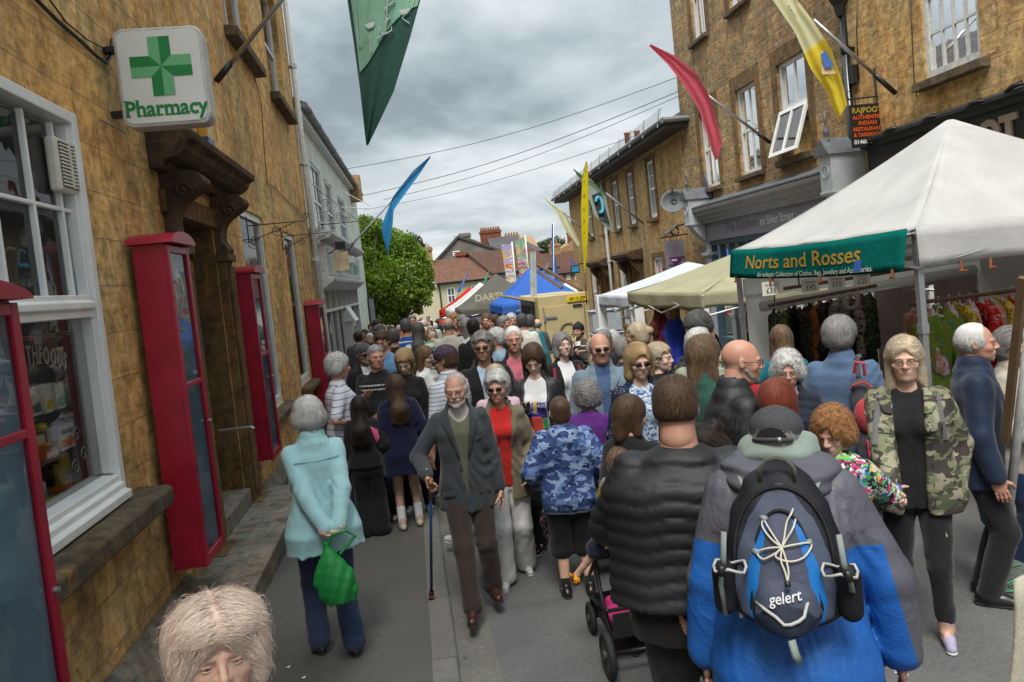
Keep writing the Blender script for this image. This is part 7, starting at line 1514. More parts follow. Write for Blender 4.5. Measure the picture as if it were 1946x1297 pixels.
hp=wpt(P,P.hp1);b=MB();CU=empty('drink_cup',tuple(hp),'clear plastic cup of amber drink in the long haired girl\'s hand','cup');cq=hp+np.array([-.02,-.045,-.03]);b.lathe([(.028,0),(.036,.10),(.037,.103),(.034,.10),(.027,.005)],tuple(cq),14);b.build('cup',glass_mat('clear_plastic',(.8,.82,.8),body=.1),CU,smooth=True);b=MB();b.lathe([(.026,.004),(.032,.06)],tuple(cq),14);b.build('drink',pmat('amber_drink',(.30,.13,.02),.2),CU,smooth=True)
P=fig('grey bobbed woman in black cardigan, white top and long necklace',1064,631,7.6,160,fem=True,age=.6,hair='grey',hs='bob',w=1.12,skin='pale',head=(-2,-3,0));P.hair(full=.004);P.garment('top',WHT,t=.010,hem=.45,neck=.022);P.garment('cardigan',BLK,t=.022,hem=.46,open_=(.055,.08));P.trousers(MAR);P.shoes(BSH)
P.strap('necklace',pmat('gold_chain',(.35,.25,.1),.4,.5),[(-.05,.82,True),(-.03,.72,True),(0,.66,True),(.03,.72,True),(.05,.82,True)],.003,1);P.strap('backpack_strap',fab('crimson_strap',(.28,.02,.05)),[(-.13,.81,True),(-.145,.74,True)],.014);P.strap('backpack_strap',MATS['crimson_strap'],[(.13,.81,True),(.145,.74,True)],.014)
P=fig('bald man with moustache, black sunglasses and grey blue zip jacket',1136,630,6.15,176,age=.8,hair='grey',hs='fringe',skin='ruddy',w=1.2,fat=.4,belly=.03,head=(-6,3,0));P.hair();P.glasses(dark=True)
P.garment('shirt',fab('blue_shirt',(.055,.10,.20)),t=.006,hem=.5,collar=1);P.garment('jacket',fab('grey_blue_jacket',(.15,.20,.25),weave=500),t=.030,hem=.42,flare=.03,open_=(.0,.065),collar=1,fold=1.3)
for sx in(-1,1):P.panel('collar',MATS['grey_blue_jacket'],[(sx*.03,.75*P.h),(sx*.07,.745*P.h),(sx*.135,.80*P.h),(sx*.07,.835*P.h)],off=.012,thick=.006)
P.panel('lining',CREAMC,[(-.04,.77*P.h),(-.062,.79*P.h),(-.022,.70*P.h),(-.012,.68*P.h)],off=.016);P.tube('moustache',[P.T(np.array(v))for v in((-.028,.092,-.052),(-.012,.103,-.047),(.012,.103,-.047),(.028,.092,-.052))],.006,HAIR['grey']);P.trousers(GRYC);P.shoes(BSH)
P=fig('golden bobbed woman in round sunglasses, navy flowered jacket over blue leaf blouse',1208,652,5.4,168,fem=True,age=.7,hair='blond',hs='bob',skin='fair',w=1.15,fat=.3,head=(-4,8,0))
P.hair(full=.008,comb='side');P.glasses(dark=True);P.garment('blouse',pattern('blue_leaf','camo',[(.52,.54,.58),(.05,.11,.28),(.30,.42,.55)],26),t=.012,hem=.44,neck=.022);P.garment('jacket',pattern('navy_flowered','spots',[(.012,.018,.042),(.40,.32,.27),(.06,.09,.14)],17,duty=.20,dist=.25),t=.026,hem=.43,open_=(.06,.10),collar=1);P.strap('necklace',pmat('silver_chain',(.5,.5,.5),.3,.8),[(-.05,.82,True),(0,.745,True),(.05,.82,True)],.003,1);P.trousers(NAVY);P.shoes(BSH)
P=fig('pale short haired woman in profile behind the golden bobbed woman',1243,652,6.2,110,fem=True,age=.6,hair='blondg',hs='sweep',w=1.05,skin='pale',head=(0,2,0));P.hair(comb='back');P.garment('top',BLK,t=.016,hem=.45);P.trousers(BLK);P.shoes(BSH)
P=fig('boy with cropped hair in blue camouflage hoodie and black shorts, from behind',1062,752,5.3,-4,child=True,age=.1,hair='brown',hs='buzz',w=1.25,fat=.5,hsz=1.02,hands=((-.235,.14,.56),(.235,.12,.58)),grip=('grip','grip'))
P.hair();P.garment('hoodie',pattern('blue_camo','camo',[(.10,.16,.33),(.018,.030,.085),(.22,.31,.46),(.035,.06,.17)],14),t=.034,hem=.45,hood=True,fold=1.3);P.garment('waistband',LBLUE,t=.020,hem=.435,sleeves=0);P.trousers(BLK,t=.028,upto=.58,wide=.03,name='shorts')
for i in(0,1):sd=S();K,A=P.legs[i][1],P.legs[i][2];sd.cap(A-np.array([0,0,.03]),A+(K-A)*.15,.04,.043);V,Fc=sd.mesh(.009);mk('sock',V,Fc,BLK,P.root)
P.shoes(BSH)
P=fig('curly grey haired woman in purple cardigan and crimson skirt, from behind',1113,724,5.65,15,fem=True,age=.7,hair='dgrey',hs='curly',w=1.12,hands=((-.15,.2,.55),(.2,.16,.52)));P.hair(curl=.55,full=.004,col='grey');P.garment('cardigan',fab('purple_knit',(.10,.022,.18)),t=.022,hem=.43,flare=.02,fold=1.2);P.skirt(fab('crimson_skirt',(.30,.008,.045)),.16,.26);P.shoes(BSH)
P=fig('woman with brown bobbed hair in black top beside the padded jacket',1190,752,4.35,25,fem=True,age=.4,hair='brown',hs='bob',w=1.15,head=(28,10,0));P.hair();P.garment('top',BLK,t=.02,hem=.44);P.trousers(BLK);P.shoes(BSH)
P=fig('broad man with short brown hair in black quilted padded jacket, seen from behind',1278,714,2.95,2,age=.4,fat=1.,hair='brown',hs='nape',skin='ruddy',w=1.50,shw=.96,belly=.08,head=(4,6,0),hands=((-.20,.34,.58),(.20,.34,.58)),poles=((-1,-.5,-.25),(1,-.5,-.25)),grip=('grip','grip'))
P.hair(n=9000,L=.03);PADM=pmat('black_nylon',(.008,.0095,.013),.62,noise=.25,nscale=5,bump=.25,bscale=30,sheen=.0)
P.garment('padded_jacket',PADM,t=.048,hem=.53,flare=.02,quilt=.062,collar=0,arm_t=.040,fold=.22);P.trousers(BLK,wide=.03);P.shoes(BSH)
rw=onz(1160,1288,RD);fw_=onz(1118,1222,RD);BL2=pmat('pushchair_black',(.014,.014,.015),.4);TY=pmat('rubber_tyre',(.02,.02,.02),.75);YEL=pmat('yellow_cloth',(.62,.42,.01),.8,noise=.15)
PC=empty('pushchair',(rw[0]+.25,rw[1]+.25,RD),'black pushchair with yellow hood pushed by the man in the padded jacket','pushchair')
def wheel(c,r,w_,ax=(1,0,0)):
 b=MB();n=28;ax=Vector(ax).normalized();u=Vector((0,0,1));v=ax.cross(u)
 b.tube([Vector(c)+(u*math.cos(2*math.pi*k/n)+v*math.sin(2*math.pi*k/n))*(r-w_*.5)for k in range(n)],w_*.5,8,closed=True);Wo=b.build('wheel',TY,PC,smooth=True)
 b=MB();b.tube([Vector(c)+(u*math.cos(2*math.pi*k/n)+v*math.sin(2*math.pi*k/n))*(r-w_*1.15)for k in range(n)],w_*.28,6,closed=True)
 for k in range(5):a=2*math.pi*k/5+.3;b.tube([Vector(c),Vector(c)+(u*math.cos(a)+v*math.sin(a))*(r-w_)],[w_*.35,w_*.2],6)
 b.tube([Vector(c)-ax*w_*.6,Vector(c)+ax*w_*.6],w_*.6,10);b.build('rim',pmat('rim_grey',(.06,.06,.06),.4),Wo)
wx=.56;rr=.135;fr=.10
for dx in(0,wx):wheel((rw[0]+dx,rw[1],RD+rr),rr,.045);wheel((fw_[0]+.06+dx*.72,fw_[1]+.12,RD+fr),fr,.04)
b=MB();hx0,hx1=rw[0]+.04,rw[0]+wx-.04;hd_=wpt(P,P.hp0);hz=hd_[2]
for x in(hx0,hx1):
 b.tube([(x,rw[1],RD+rr),(x+.0,rw[1]+.22,RD+.42),(x,rw[1]+.30,RD+.60),(x,rw[1]+.02,RD+.86),(x,hd_[1]+.0,hz)],.014,8);b.tube([(x,rw[1]+.06,RD+.36),(x,fw_[1]+.10,RD+.25),(x+(.04 if x==hx0 else-.04),fw_[1]+.12,RD+fr)],.013,8);b.tube([(x,rw[1]+.62,RD+.30),(x,rw[1]+.25,RD+.60)],.012,8)
b.tube([(hx0,hd_[1],hz),(hx1,hd_[1],hz)],.016,8);b.tube([(hx0,rw[1]+.06,RD+.36),(hx1,rw[1]+.06,RD+.36)],.012,8);b.tube([(hx0,rw[1],RD+rr),(hx1,rw[1],RD+rr)],.012,8);b.build('frame',BL2,PC,smooth=True)
b=MB();sx0,sx1=hx0+.05,hx1-.05;y0=rw[1]-.13;zb=RD+.72
b.add([(sx0,y0+.0,zb+.36),(sx1,y0,zb+.36),(sx1,y0+.17,zb),(sx0,y0+.17,zb),(sx1,y0+.50,zb+.05),(sx0,y0+.50,zb+.05),(sx1,y0+.62,zb-.22),(sx0,y0+.62,zb-.22)],[(0,1,2,3),(3,2,4,5),(5,4,6,7)]);b.build('seat',fab('pushchair_black_cloth',(.014,.014,.015)),PC,solid=.03,bevel=.01)
b=MB();n=10
for k in range(n):
 a0,a1=R(-15+130*k/n),R(-15+130*(k+1)/n);f_=lambda a:(y0+.08+.22*math.sin(a),zb+.16+.24*math.cos(a));(ya,za),(yb,zb_)=f_(a0),f_(a1)
 b.quad((sx0-.03,ya,za),(sx1+.03,ya,za),(sx1+.03,yb,zb_),(sx0-.03,yb,zb_));b.add([(sx0-.03,ya,za),(sx0-.03,yb,zb_),(sx0-.03,y0+.06,zb+.14)],[(0,1,2)])
b.build('hood',YEL,PC,solid=.008)
b=MB();b.add([(sx0-.035,y0-.03,zb+.32),(sx0-.035,y0+.20,zb+.28),(sx0-.035,y0+.15,zb+.02),(sx0-.035,y0-.02,zb+.1)],[(0,1,2,3)]);b.build('side_panel',YEL,PC,solid=.01)
b=MB();b.add([(hx0+.02,rw[1]+.05,RD+.34),(hx1-.02,rw[1]+.05,RD+.34),(hx1-.02,rw[1]+.08,RD+.18),(hx0+.02,rw[1]+.08,RD+.18),(hx1-.02,rw[1]+.48,RD+.16),(hx0+.02,rw[1]+.48,RD+.16),(hx1-.02,rw[1]+.5,RD+.28),(hx0+.02,rw[1]+.5,RD+.28)],[(3,2,4,5),(5,4,6,7),(0,1,2,3)]);b.build('basket',MATS['pushchair_black_cloth'],PC,solid=.006)
c=((hx0+.10),rw[1]+.20,RD+.24);b=S();b.ell((0,0,.02),(.10,.09,.07),.02);b.ell((-.04,.02,.09),(.04,.03,.05),.03);blob('cloth_bag',b,.009,pmat('magenta_cloth',(.45,.02,.16),.8),'magenta cloth bag in the pushchair basket','bag',lambda Q:.006*wob(Q,50,1),loc=c)
BT=empty('drink_bottle',(c[0]+.11,c[1]-.06,c[2]),'clear bottle of orange drink with blue cap in the pushchair basket','bottle');b=MB();o_=Vector((c[0]+.05,c[1]-.08,c[2]+.04));e_=Vector((.13,-.03,-.02));b.tube([o_,o_+e_*.1,o_+e_*.7,o_+e_*.95],[.02,.034,.034,.014],12);b.build('bottle',pmat('orange_squash',(.50,.22,.03),.15),BT,smooth=True);b=MB();b.tube([o_+e_*.95,o_+e_*1.12],.017,10);b.build('bottle_cap',pmat('blue_white_cap',(.3,.45,.6),.4),BT)
CH=Person('small child in the pushchair, one bare leg and flame patterned shoe showing',(rw[0]+.22,y0+.26,zb-.44),5,1.0,2,.95,child=True,age=0,hair='light',hs='short',feet=((-.56,.28,.16),(.2,.6,.2)),hands=((-.1,.2,.62),(.1,.2,.62)),hsz=1.15);CH.hipz=.56;CH.pose();CH.body();CH.hair();CH.garment('t_shirt',GRYC,t=.02,hem=.5);CH.trousers(NAVY,upto=.45,t=.02,name='shorts')
CH.shoes(pattern('flame_shoe','camo',[(.03,.02,.02),(.55,.12,.01),(.6,.35,.02)],30))
GREYJ=(.085,.085,.105);JB=fab('royal_blue_nylon',(.012,.085,.33),.55,600,.1,.15,0);JG=fab('slate_nylon',GREYJ,.6,600,.1,.15,0);
P=fig('man in grey tweed cap and blue and grey waterproof wearing a big rucksack',1466,752,2.50,2,h=1.87,drop=.10,lod=0,age=.6,hair='grey',hs='cap',skin='ruddy',w=1.08,lean=.10,hunch=.25,belly=.02,shw=1.06,head=(8,14,0),hands=((-.285,.06,.475),(.32,.12,.49)),poles=((-1,-.6,0),(1,-.3,0)),grip=('grip','relaxed'))
P.hair(n=2500);TW=pattern('grey_tweed','camo',[(.055,.055,.06),(.075,.075,.08),(.04,.04,.044)],260);P.cap('ball',TW)
bq=MB();
for k in range(2):
 pts=[P.T(np.array([.052*math.sin(a),-.131+.012*math.sin(a)**2-.0+(.003 if k else .0),.012+.042*math.cos(a)*(1 if k==0 else 0)]))for a in np.linspace(-1.45,1.45,12)]
 if k==0:bq.add(pts+[P.T(np.array([0,-.131,.012]))],[(i,i+1,12)for i in range(11)])
me=bpy.data.meshes.new('cap_opening');me.from_pydata(bq.v,[],bq.f);me.materials.append(BLK);o=bpy.data.objects.new('cap_opening',me);COL.objects.link(o);o.parent=P.root
P.tube('cap_strap',[P.T(np.array([.066*math.sin(a),-.020-.114*math.cos(a*.62),.012]))for a in np.linspace(-1.3,1.3,12)],.0075,TW);P.tube('buckle',[P.T(np.array([x,-.130,.013]))for x in(.02,.034)],.009,STEEL)
h=P.h
JM,T=newmat('blue_and_slate_nylon');pos=T.add('ShaderNodeTexCoord').outputs['Object'];dd_=T.sep(pos);ax_=T.math('ABSOLUTE',dd_[0]);zz_=T.math('MULTIPLY',dd_[2],1/h)
m1=T.math('GREATER_THAN',zz_,.715);m2=T.math('GREATER_THAN',ax_,T.math('MULTIPLY_ADD',zz_,-.35,.56));mk_=T.math('MAXIMUM',m1,m2);nz=T.noise(pos,5,4)
c_=T.mix(mk_,T.ramp(nz,[(.3,(.010,.075,.30)),(.7,(.018,.12,.42))]),T.ramp(nz,[(.3,(.07,.07,.088)),(.7,(.105,.105,.125))]));bb=T.add('ShaderNodeBump',Strength=.5,Distance=.02,Height=T.noise(pos,9,4,.55,1.5));finish(T,princ(T,Base_Color=c_,Roughness=.5,Normal=bb,spec=.3))
P.garment('waterproof',JM,t=.045,hem=.40,flare=.085,arm_t=.040,fold=.8,k=.03,cuff=.012)
hs_=S();hs_.cap(P.L(-.13,-.02,.835*h),P.L(.13,-.02,.835*h),.075,.075,.04);hs_.ell(P.L(0,-.085,.825*h),(.17,.085,.075),.04);hs_.ell(P.L(0,.05,.89*h),(.08,.11,.09),.03,sub=True);V,Fc=hs_.mesh(.010,lambda Q:.006*np.sin(Q[...,2]*90+wob(Q,12,1)*4)+.003*wob(Q,40,2));mk('hood',V,Fc,[JG],P.root)
hs2=S();hs2.cap(P.L(-.085,.0,.872*h),P.L(.085,.0,.872*h),.062,.062,.04);hs2.ell(P.L(0,-.055,.870*h),(.115,.060,.042),.04);hs2.ell(P.L(0,.03,.92*h),(.075,.095,.07),.03,sub=True);V,Fc=hs2.mesh(.010,lambda Q:.005*np.sin(Q[...,2]*60+wob(Q,16,1)*5));mk('hood_lining',V,Fc,fab('sage_lining',(.20,.24,.21)),P.root)
P.trousers(BLK,wide=.02);P.shoes(BSH)
P.tube('drawcord_toggle',[P.L(-.15,-.14,.66*h),P.L(-.152,-.17,.61*h)],.006,WHT)
RK=empty('rucksack',tuple(wpt(P,P.L(0,-.28,.58*h))),'big grey and bright blue rucksack with cream cord lacing and small white logo','rucksack');RK.rotation_euler=P.root.rotation_euler
Minv=(Matrix.LocRotScale(RK.location,RK.rotation_euler,None).inverted()@Matrix.LocRotScale(P.root.location,P.root.rotation_euler,None))
def tor(V):A=np.array(Minv);V=np.asarray(V,float);return V@A[:3,:3].T+A[:3,3]
def rk_mesh(name,sd,res,m,par=None,disp=None):V,Fc=sd.mesh(res,disp);return mk(name,tor(V),Fc,m,RK if par is None else par)
def rk_tube(name,pts,r,m,n=7,flat=1.,par=None):
 pts=[np.array(q,float)for q in pts];N_=len(pts)
 if N_>3 and 'cord'==name:
  out=[]
  for i in range(N_-1):
   p0,p1,p2,p3=pts[max(i-1,0)],pts[i],pts[i+1],pts[min(i+2,N_-1)]
   for t in(0,.25,.5,.75):out.append(.5*(2*p1+(p2-p0)*t+(2*p0-5*p1+4*p2-p3)*t*t+(3*p1-p0-3*p2+p3)*t**3))
  pts=out+[pts[-1]]
 b=MB();b.tube([tuple(q)for q in pts],r,n,flat=flat);me=bpy.data.meshes.new(name);me.from_pydata(tor(np.array(b.v)).tolist(),[],b.f);me.materials.append(m);me.polygons.foreach_set('use_smooth',[True]*len(b.f));o=bpy.data.objects.new(name,me);COL.objects.link(o);o.parent=par or RK;return o
zc0=.632*h;ZH=.240*h
RKG=fab('rucksack_slate',(.055,.065,.10),.6,500,.2,.2,0);RKB=fab('rucksack_blue',(.012,.13,.40),.5,500,.2,.15,0);RKN=fab('rucksack_navy',(.012,.018,.034),.6,500,.2,.2,0);RKK=fab('rucksack_black',(.012,.012,.016),.6,400,.3,.2,0);CORD=pmat('cream_cord',(.52,.48,.40),.7)
def outline(t):
 return np.interp(t,[0,.06,.25,.5,.75,.92,1.],[.115,.17,.195,.182,.15,.105,.05])
def sackf(dy,sc,z0_,z1_,yb):
 def f(Q):
  t=(Q[...,2]-z0_)/(z1_-z0_);a=outline(np.clip(t,0,1))*sc;y=-(Q[...,1]-yb-P.lean*(Q[...,2]-P.hipz)-.25*np.maximum(0,Q[...,2]-P.hipz)**2)
  dpt=dy*(.55+.45*np.sin(np.clip(1-t,0,1)*math.pi*.62));q=((np.abs(Q[...,0])/a)**2.6+(np.abs(y)/dpt)**2.6)**(1/2.6);return np.maximum((q-1)*np.minimum(a,dpt),np.maximum(-t,t-1)*(z1_-z0_))
 return f
yb=-.215
def sack(name,dy,sc,t0,t1,m,yo=0.,dsp=None):sd=S();sd.fn(sackf(dy,sc,zc0+ZH*t0,zc0+ZH*t1,yb-yo),(-.21,-.55,zc0-.01),(.21,.05,zc0+ZH+.01));V,Fc=sd.mesh(.007,dsp or(lambda Q:.0035*wob(Q,26,4)+.002*np.sin(Q[...,0]*50+Q[...,2]*30)));mk(name,tor(V),Fc,m,RK);return sd
sb=sack('main_compartment',.115,1.0,0,1.0,RKK);sack('side_gusset',.128,.93,.02,.93,RKG)
sB=sack('blue_panel',.142,.80,.015,.845,RKB);sC=sack('middle_pocket',.150,.615,.02,.80,RKG,.004);sD=sack('front_pocket',.155,.60,.01,.50,RKG,.022);sE=sack('front_pocket_flap',.158,.555,.02,.36,RKN,.030)
def rk_surf(sd,x,z):x=np.array([x],f32);z=np.array([z],f32);return float(P.surf_y(sd,x,z,False,.004)[0])
def rk_path(sd,pts,add=0.):return[(x,rk_surf(sd,x,zc0+ZH*t)-add,zc0+ZH*t)for x,t in pts]
def arch(w0,t0,t1,n=19,pw=.8):return[(w0*math.cos(a),t0+(t1-t0)*math.sin(a)**pw)for a in np.linspace(math.pi,0,n)]
for sd,w0,t0,t1,r_ in((sb,.150,.35,.90,.008),(sC,.100,.10,.76,.0065),(sD,.102,.08,.46,.0065),(sE,.095,.05,.335,.006)):rk_tube('zip',rk_path(sd,arch(w0,t0,t1)),r_,RKK,6)
def cordp(pts):return rk_tube('cord',rk_path(sC,pts,.014),.0032,CORD,6)
ctr=(.0,.555)
cordp([ctr,(-.03,.60),(-.055,.66),(-.05,.70),(-.035,.66),(-.012,.59),ctr]);cordp([ctr,(.015,.60),(.045,.70),(.058,.755),(.04,.76),(.02,.70),(.008,.60),ctr]);cordp([ctr,(-.04,.545),(-.075,.505),(-.06,.475),(-.035,.50),(-.012,.53),ctr]);cordp([ctr,(.04,.57),(.08,.56),(.085,.53),(.06,.49),(.02,.475),(-.02,.50),ctr]);cordp([ctr,(.008,.50),(.015,.42),(.01,.36)]);cordp([ctr,(-.005,.48),(.004,.42),(.01,.36)])
for(x,t)in((-.05,.705),(.05,.765),(-.078,.50),(.086,.56)):q=rk_path(sC,[(x-.008,t),(x+.008,t)],.010);rk_tube('cord_loop',q,.010,pmat('grey_webbing',(.22,.25,.24),.7),6)
q=rk_path(sC,[(.010,.37),(.010,.34)],.03);rk_tube('cord_lock',q,.009,BLACKM,8)
rk_tube('piping',rk_path(sE,[(-.088,.19),(-.06,.18),(-.03,.155),(-.008,.115),(.012,.12),(.035,.14),(.05,.16),(.055,.19),(.06,.215),(.085,.255)],.004),.0055,pmat('reflective_piping',(.38,.38,.36),.5),6)
vs,fs=text_mesh('gelert',.040,.0004);ys_=[min(rk_surf(q_,x,zc0+ZH*.235+z+x*.18)for q_ in(sC,sD,sE))-.006 for x,z in vs];me=bpy.data.meshes.new('logo');me.from_pydata(tor(np.array([(x,y,zc0+ZH*.235+z+x*.18)for(x,z),y in zip(vs,ys_)])).tolist(),[],fs);me.materials.append(WHT);o=bpy.data.objects.new('logo',me);COL.objects.link(o);o.parent=RK
q=rk_path(sE,[(.055+.009*math.cos(a),.325+.018*math.sin(a))for a in np.linspace(.5,5,8)],.004);rk_tube('logo',q,.002,WHT,5)
WEB=pmat('sage_webbing',(.20,.235,.22),.75)
rk_tube('grab_handle',[(x,rk_surf(sb,0,zc0+ZH*.97)-.01,zc0+ZH*(.96)+z)for x,z in((-.055,0),(-.05,.035),(-.03,.058),(0,.066),(.03,.058),(.05,.035),(.055,0))],.008,fab('olive_webbing',(.07,.075,.06)),7)
for sx in(-1,1):
 rk_tube('shoulder_strap',[P.L(sx*.085,-.19,.80*h),P.L(sx*.12,-.13,.838*h),P.L(sx*.135,-.05,.862*h),P.L(sx*.14,.05,.835*h)],.018,WEB,8,.35)
 rk_tube('side_strap',[(sx*.165,yb-.085,zc0+ZH*.70),(sx*.172,yb-.10,zc0+ZH*.52),(sx*.178,yb-.09,zc0+ZH*.44)],.010,WEB,6,.4);rk_tube('buckle',[(sx*.176,yb-.10,zc0+ZH*.47),(sx*.185,yb-.10,zc0+ZH*.40)],.013,BLACKM,6);rk_tube('side_strap',[(sx*.183,yb-.08,zc0+ZH*.42),(sx*.19,yb-.07,zc0+ZH*.30),(sx*.185,yb-.05,zc0+ZH*(.28 if sx>0 else .06))],.009,WEB,6,.4)
 sd=S();sd.cap((sx*.185,yb-.02,zc0+ZH*.12),(sx*.185,yb-.02,zc0+ZH*.36),.036,.036,.02);V,Fc=sd.mesh(.008);mk('side_pocket',tor(V),Fc,RKK,RK)
 rk_tube('pocket_trim',[(sx*(.16+.05*math.cos(a)),yb-.05+.05*math.sin(a),zc0+ZH*.42+.01*math.sin(3*a))for a in np.linspace(0,6.28,13)],.005,MATS['reflective_piping'],5)
rk_tube('bottom_tab',[(.01,yb-.15,zc0+.01),(.018,yb-.16,zc0-.03),(.028,yb-.15,zc0-.055)],.014,WEB,6,.4)
P=fig('bald bearded man in glasses and black jacket, in profile facing right',1372,642,4.2,72,age=.7,fat=.5,hair='grey',hs='buzz',skin='ruddy',w=1.25,belly=.05,head=(14,8,0),lean=.08,poke=.03);P.hair(n=500,L=.005,hv=None)if False else None
P.glasses();P.beard('grey',.004);P.garment('t_shirt',WHT,t=.012,hem=.44);P.garment('jacket',pmat('black_waxed',(.012,.013,.015),.6,noise=.3,bump=.4,bscale=22),t=.032,hem=.42,open_=(.05,.06),collar=1,fold=1.2);P.trousers(BLK);P.shoes(BSH)
P=fig('woman with wavy light brown hair in green and floral jacket, from behind',1328,640,5.0,40,fem=True,age=.4,hair='light',hs='lob',w=1.12,head=(10,4,0));P.hair(curl=.35,full=.012);h=P.h
P.garment('jacket',fab('bottle_green',(.022,.075,.055)),t=.024,hem=.44,collar=1,mats=[MATS['bottle_green'],pattern('cream_floral','spots',[(.42,.40,.32),(.45,.05,.02),(.05,.12,.06),(.30,.22,.08)],20,duty=.3,dist=.2)],midx=lambda c:(c[:,0]<-.10).astype(int));P.trousers(DJEAN);P.shoes(BSH)
P=fig('white haired person just behind the wavy haired woman',1322,625,5.9,20,fem=True,age=.8,hair='white',hs='puff',w=1.1);P.hair(curl=.1);P.garment('cardigan',fab('sage_knit',(.25,.28,.20)),t=.02,hem=.45);P.trousers(GRYC);P.shoes(BSH)
P=fig('grey haired man bowing his head, teal shirt with white leaves',1352,588,6.6,250,age=.5,hair='dgrey',hs='crop',skin='tan',w=1.1,head=(-8,32,0),lean=.12,poke=.03);P.hair(comb='fwd',full=.006,curl=.1);P.garment('shirt',pattern('leaf_shirt','camo',[(.030,.075,.09),(.45,.45,.42),(.03,.05,.06),(.35,.20,.06)],16),t=.014,hem=.45,sleeves=.5,collar=1);P.trousers(DJEAN);P.shoes(BSH)
P=fig('smiling white haired old lady in round glasses and navy quilted coat',1492,664,4.95,176,fem=True,age=.9,hair='white',hs='curly',skin='ruddy',w=1.1,smile=1.2,head=(4,10,0),lean=.08);P.hair(curl=.25);P.glasses(thin=True);P.garment('blouse',PINKC,t=.008,hem=.5,collar=1);P.garment('coat',fab('navy_quilt',(.014,.018,.032)),t=.026,hem=.40,open_=(.0,.05),quilt=.05,collar=1);P.trousers(NAVY);P.shoes(BSH)
P=fig('red haired woman seen from behind in front of the smiling old lady',1471,722,3.85,18,fem=True,age=.4,hair='red',hs='lob',w=1.0,head=(5,4,0));P.hair(full=.006);P.garment('top',BLK,t=.016,hem=.45);P.trousers(BLK);P.shoes(BSH)
P=fig('grey haired man in blue denim shirt with a red rucksack on one shoulder',1592,605,5.3,8,age=.7,hair='grey',hs='sweep',skin='ruddy',w=1.22,head=(14,4,0));P.hair(full=.014,curl=.12,comb='back');P.garment('shirt',fab('denim_shirt',(.075,.125,.215),weave=400),t=.022,hem=.43,collar=1,sleeves=.62);P.trousers(NAVY);P.shoes(BSH);h=P.h
Minv0=Minv;RS=empty('rucksack',tuple(wpt(P,P.L(.10,-.24,.48*h))),'red and grey rucksack hanging on the denim shirt','rucksack');RS.rotation_euler=P.root.rotation_euler;Mi2=np.array(Matrix.LocRotScale(RS.location,RS.rotation_euler,None).inverted()@Matrix.LocRotScale(P.root.location,P.root.rotation_euler,None))
def to2(V):V=np.asarray(V,float);return V@Mi2[:3,:3].T+Mi2[:3,3]
sd=S();sd.cap(P.L(.14,-.20,.74*h),P.L(.20,-.20,.50*h),.07,.115,.03);V,Fc=sd.mesh(.011,lambda Q:.006*wob(Q,24,1));mk('sack',to2(V),Fc,fab('rucksack_grey',(.06,.06,.075)),RS);sd=S();sd.ell(P.L(.19,-.29,.645*h),(.10,.06,.13),.02);V,Fc=sd.mesh(.011,lambda Q:.004*wob(Q,30,1));mk('front_pocket',to2(V),Fc,fab('coral_red',(.42,.045,.055)),RS)
for nm,pts,r_,mt in(('emblem',[P.L(.19+.022*math.cos(a),-.352,.665*h+.022*math.sin(a))for a in np.linspace(0,6.3,12)],.004,WHT),('strap',[P.L(.13,-.14,.70*h),P.L(.12,-.13,.78*h),P.L(.11,-.07,.85*h),P.L(.11,.05,.845*h)],.018,MATS['rucksack_grey']),('trim',[P.L(.08,-.24,.74*h),P.L(.10,-.28,.76*h),P.L(.17,-.30,.775*h),P.L(.25,-.27,.73*h)],.008,MATS['coral_red']),('dangling_strap',[P.L(.17,-.33,.56*h),P.L(.18,-.35,.50*h),P.L(.17,-.34,.455*h)],.010,pmat('bright_pink_strap',(.55,.03,.08),.7)),('grab_loop',[P.L(.10,-.20,.80*h),P.L(.12,-.23,.845*h),P.L(.17,-.24,.84*h),P.L(.17,-.21,.79*h)],.012,MATS['coral_red'])):
 b=MB();b.tube([tuple(q)for q in pts],r_,7);me=bpy.data.meshes.new(nm);me.from_pydata(to2(np.array(b.v)).tolist(),[],b.f);me.materials.append(mt);o=bpy.data.objects.new(nm,me);COL.objects.link(o);o.parent=RS
P=fig('long haired woman in teal top reaching to the hanging clothes, from behind',1484,617,6.3,-15,fem=True,age=.3,hair='light',hs='long',w=1.1,hands=((-.33,.22,.62),(.2,.2,.55)));P.hair();P.garment('top',fab('teal_jersey',(.008,.10,.13)),t=.016,hem=.45);P.strap('bag_strap',fab('tan_strap',(.20,.09,.04)),[(.10,.83,False),(.12,.70,False),(.14,.6,False)],.010);P.trousers(DJEAN);P.shoes(BSH)
P=fig('person in dark green top bending forward beside the man in the tweed cap',1556,835,3.2,250,fem=True,age=.4,h=1.62,hair='dark',hs='bun',w=1.35,lean=.75,head=(0,45,0),hands=((-.2,.55,.45),(.2,.5,.45)));P.hair();P.garment('top',fab('dark_green_jersey',(.010,.022,.022)),t=.03,hem=.46);P.trousers(BLK);P.shoes(BSH)
P=fig('curly ginger haired boy in colourful cartoon T-shirt reaching for the camouflage woman\'s hand',1586,772,3.85,215,child=True,age=.1,hair='ginger',hs='curly',skin='fair',w=1.0,hsz=1.03,head=(-12,18,0),hands=(None,(.12,.18,.55)),hw=((1702,945,4.02),None),poles=((-.3,-.6,-.8),None),grip=('relaxed','relaxed'),brow='ginger')
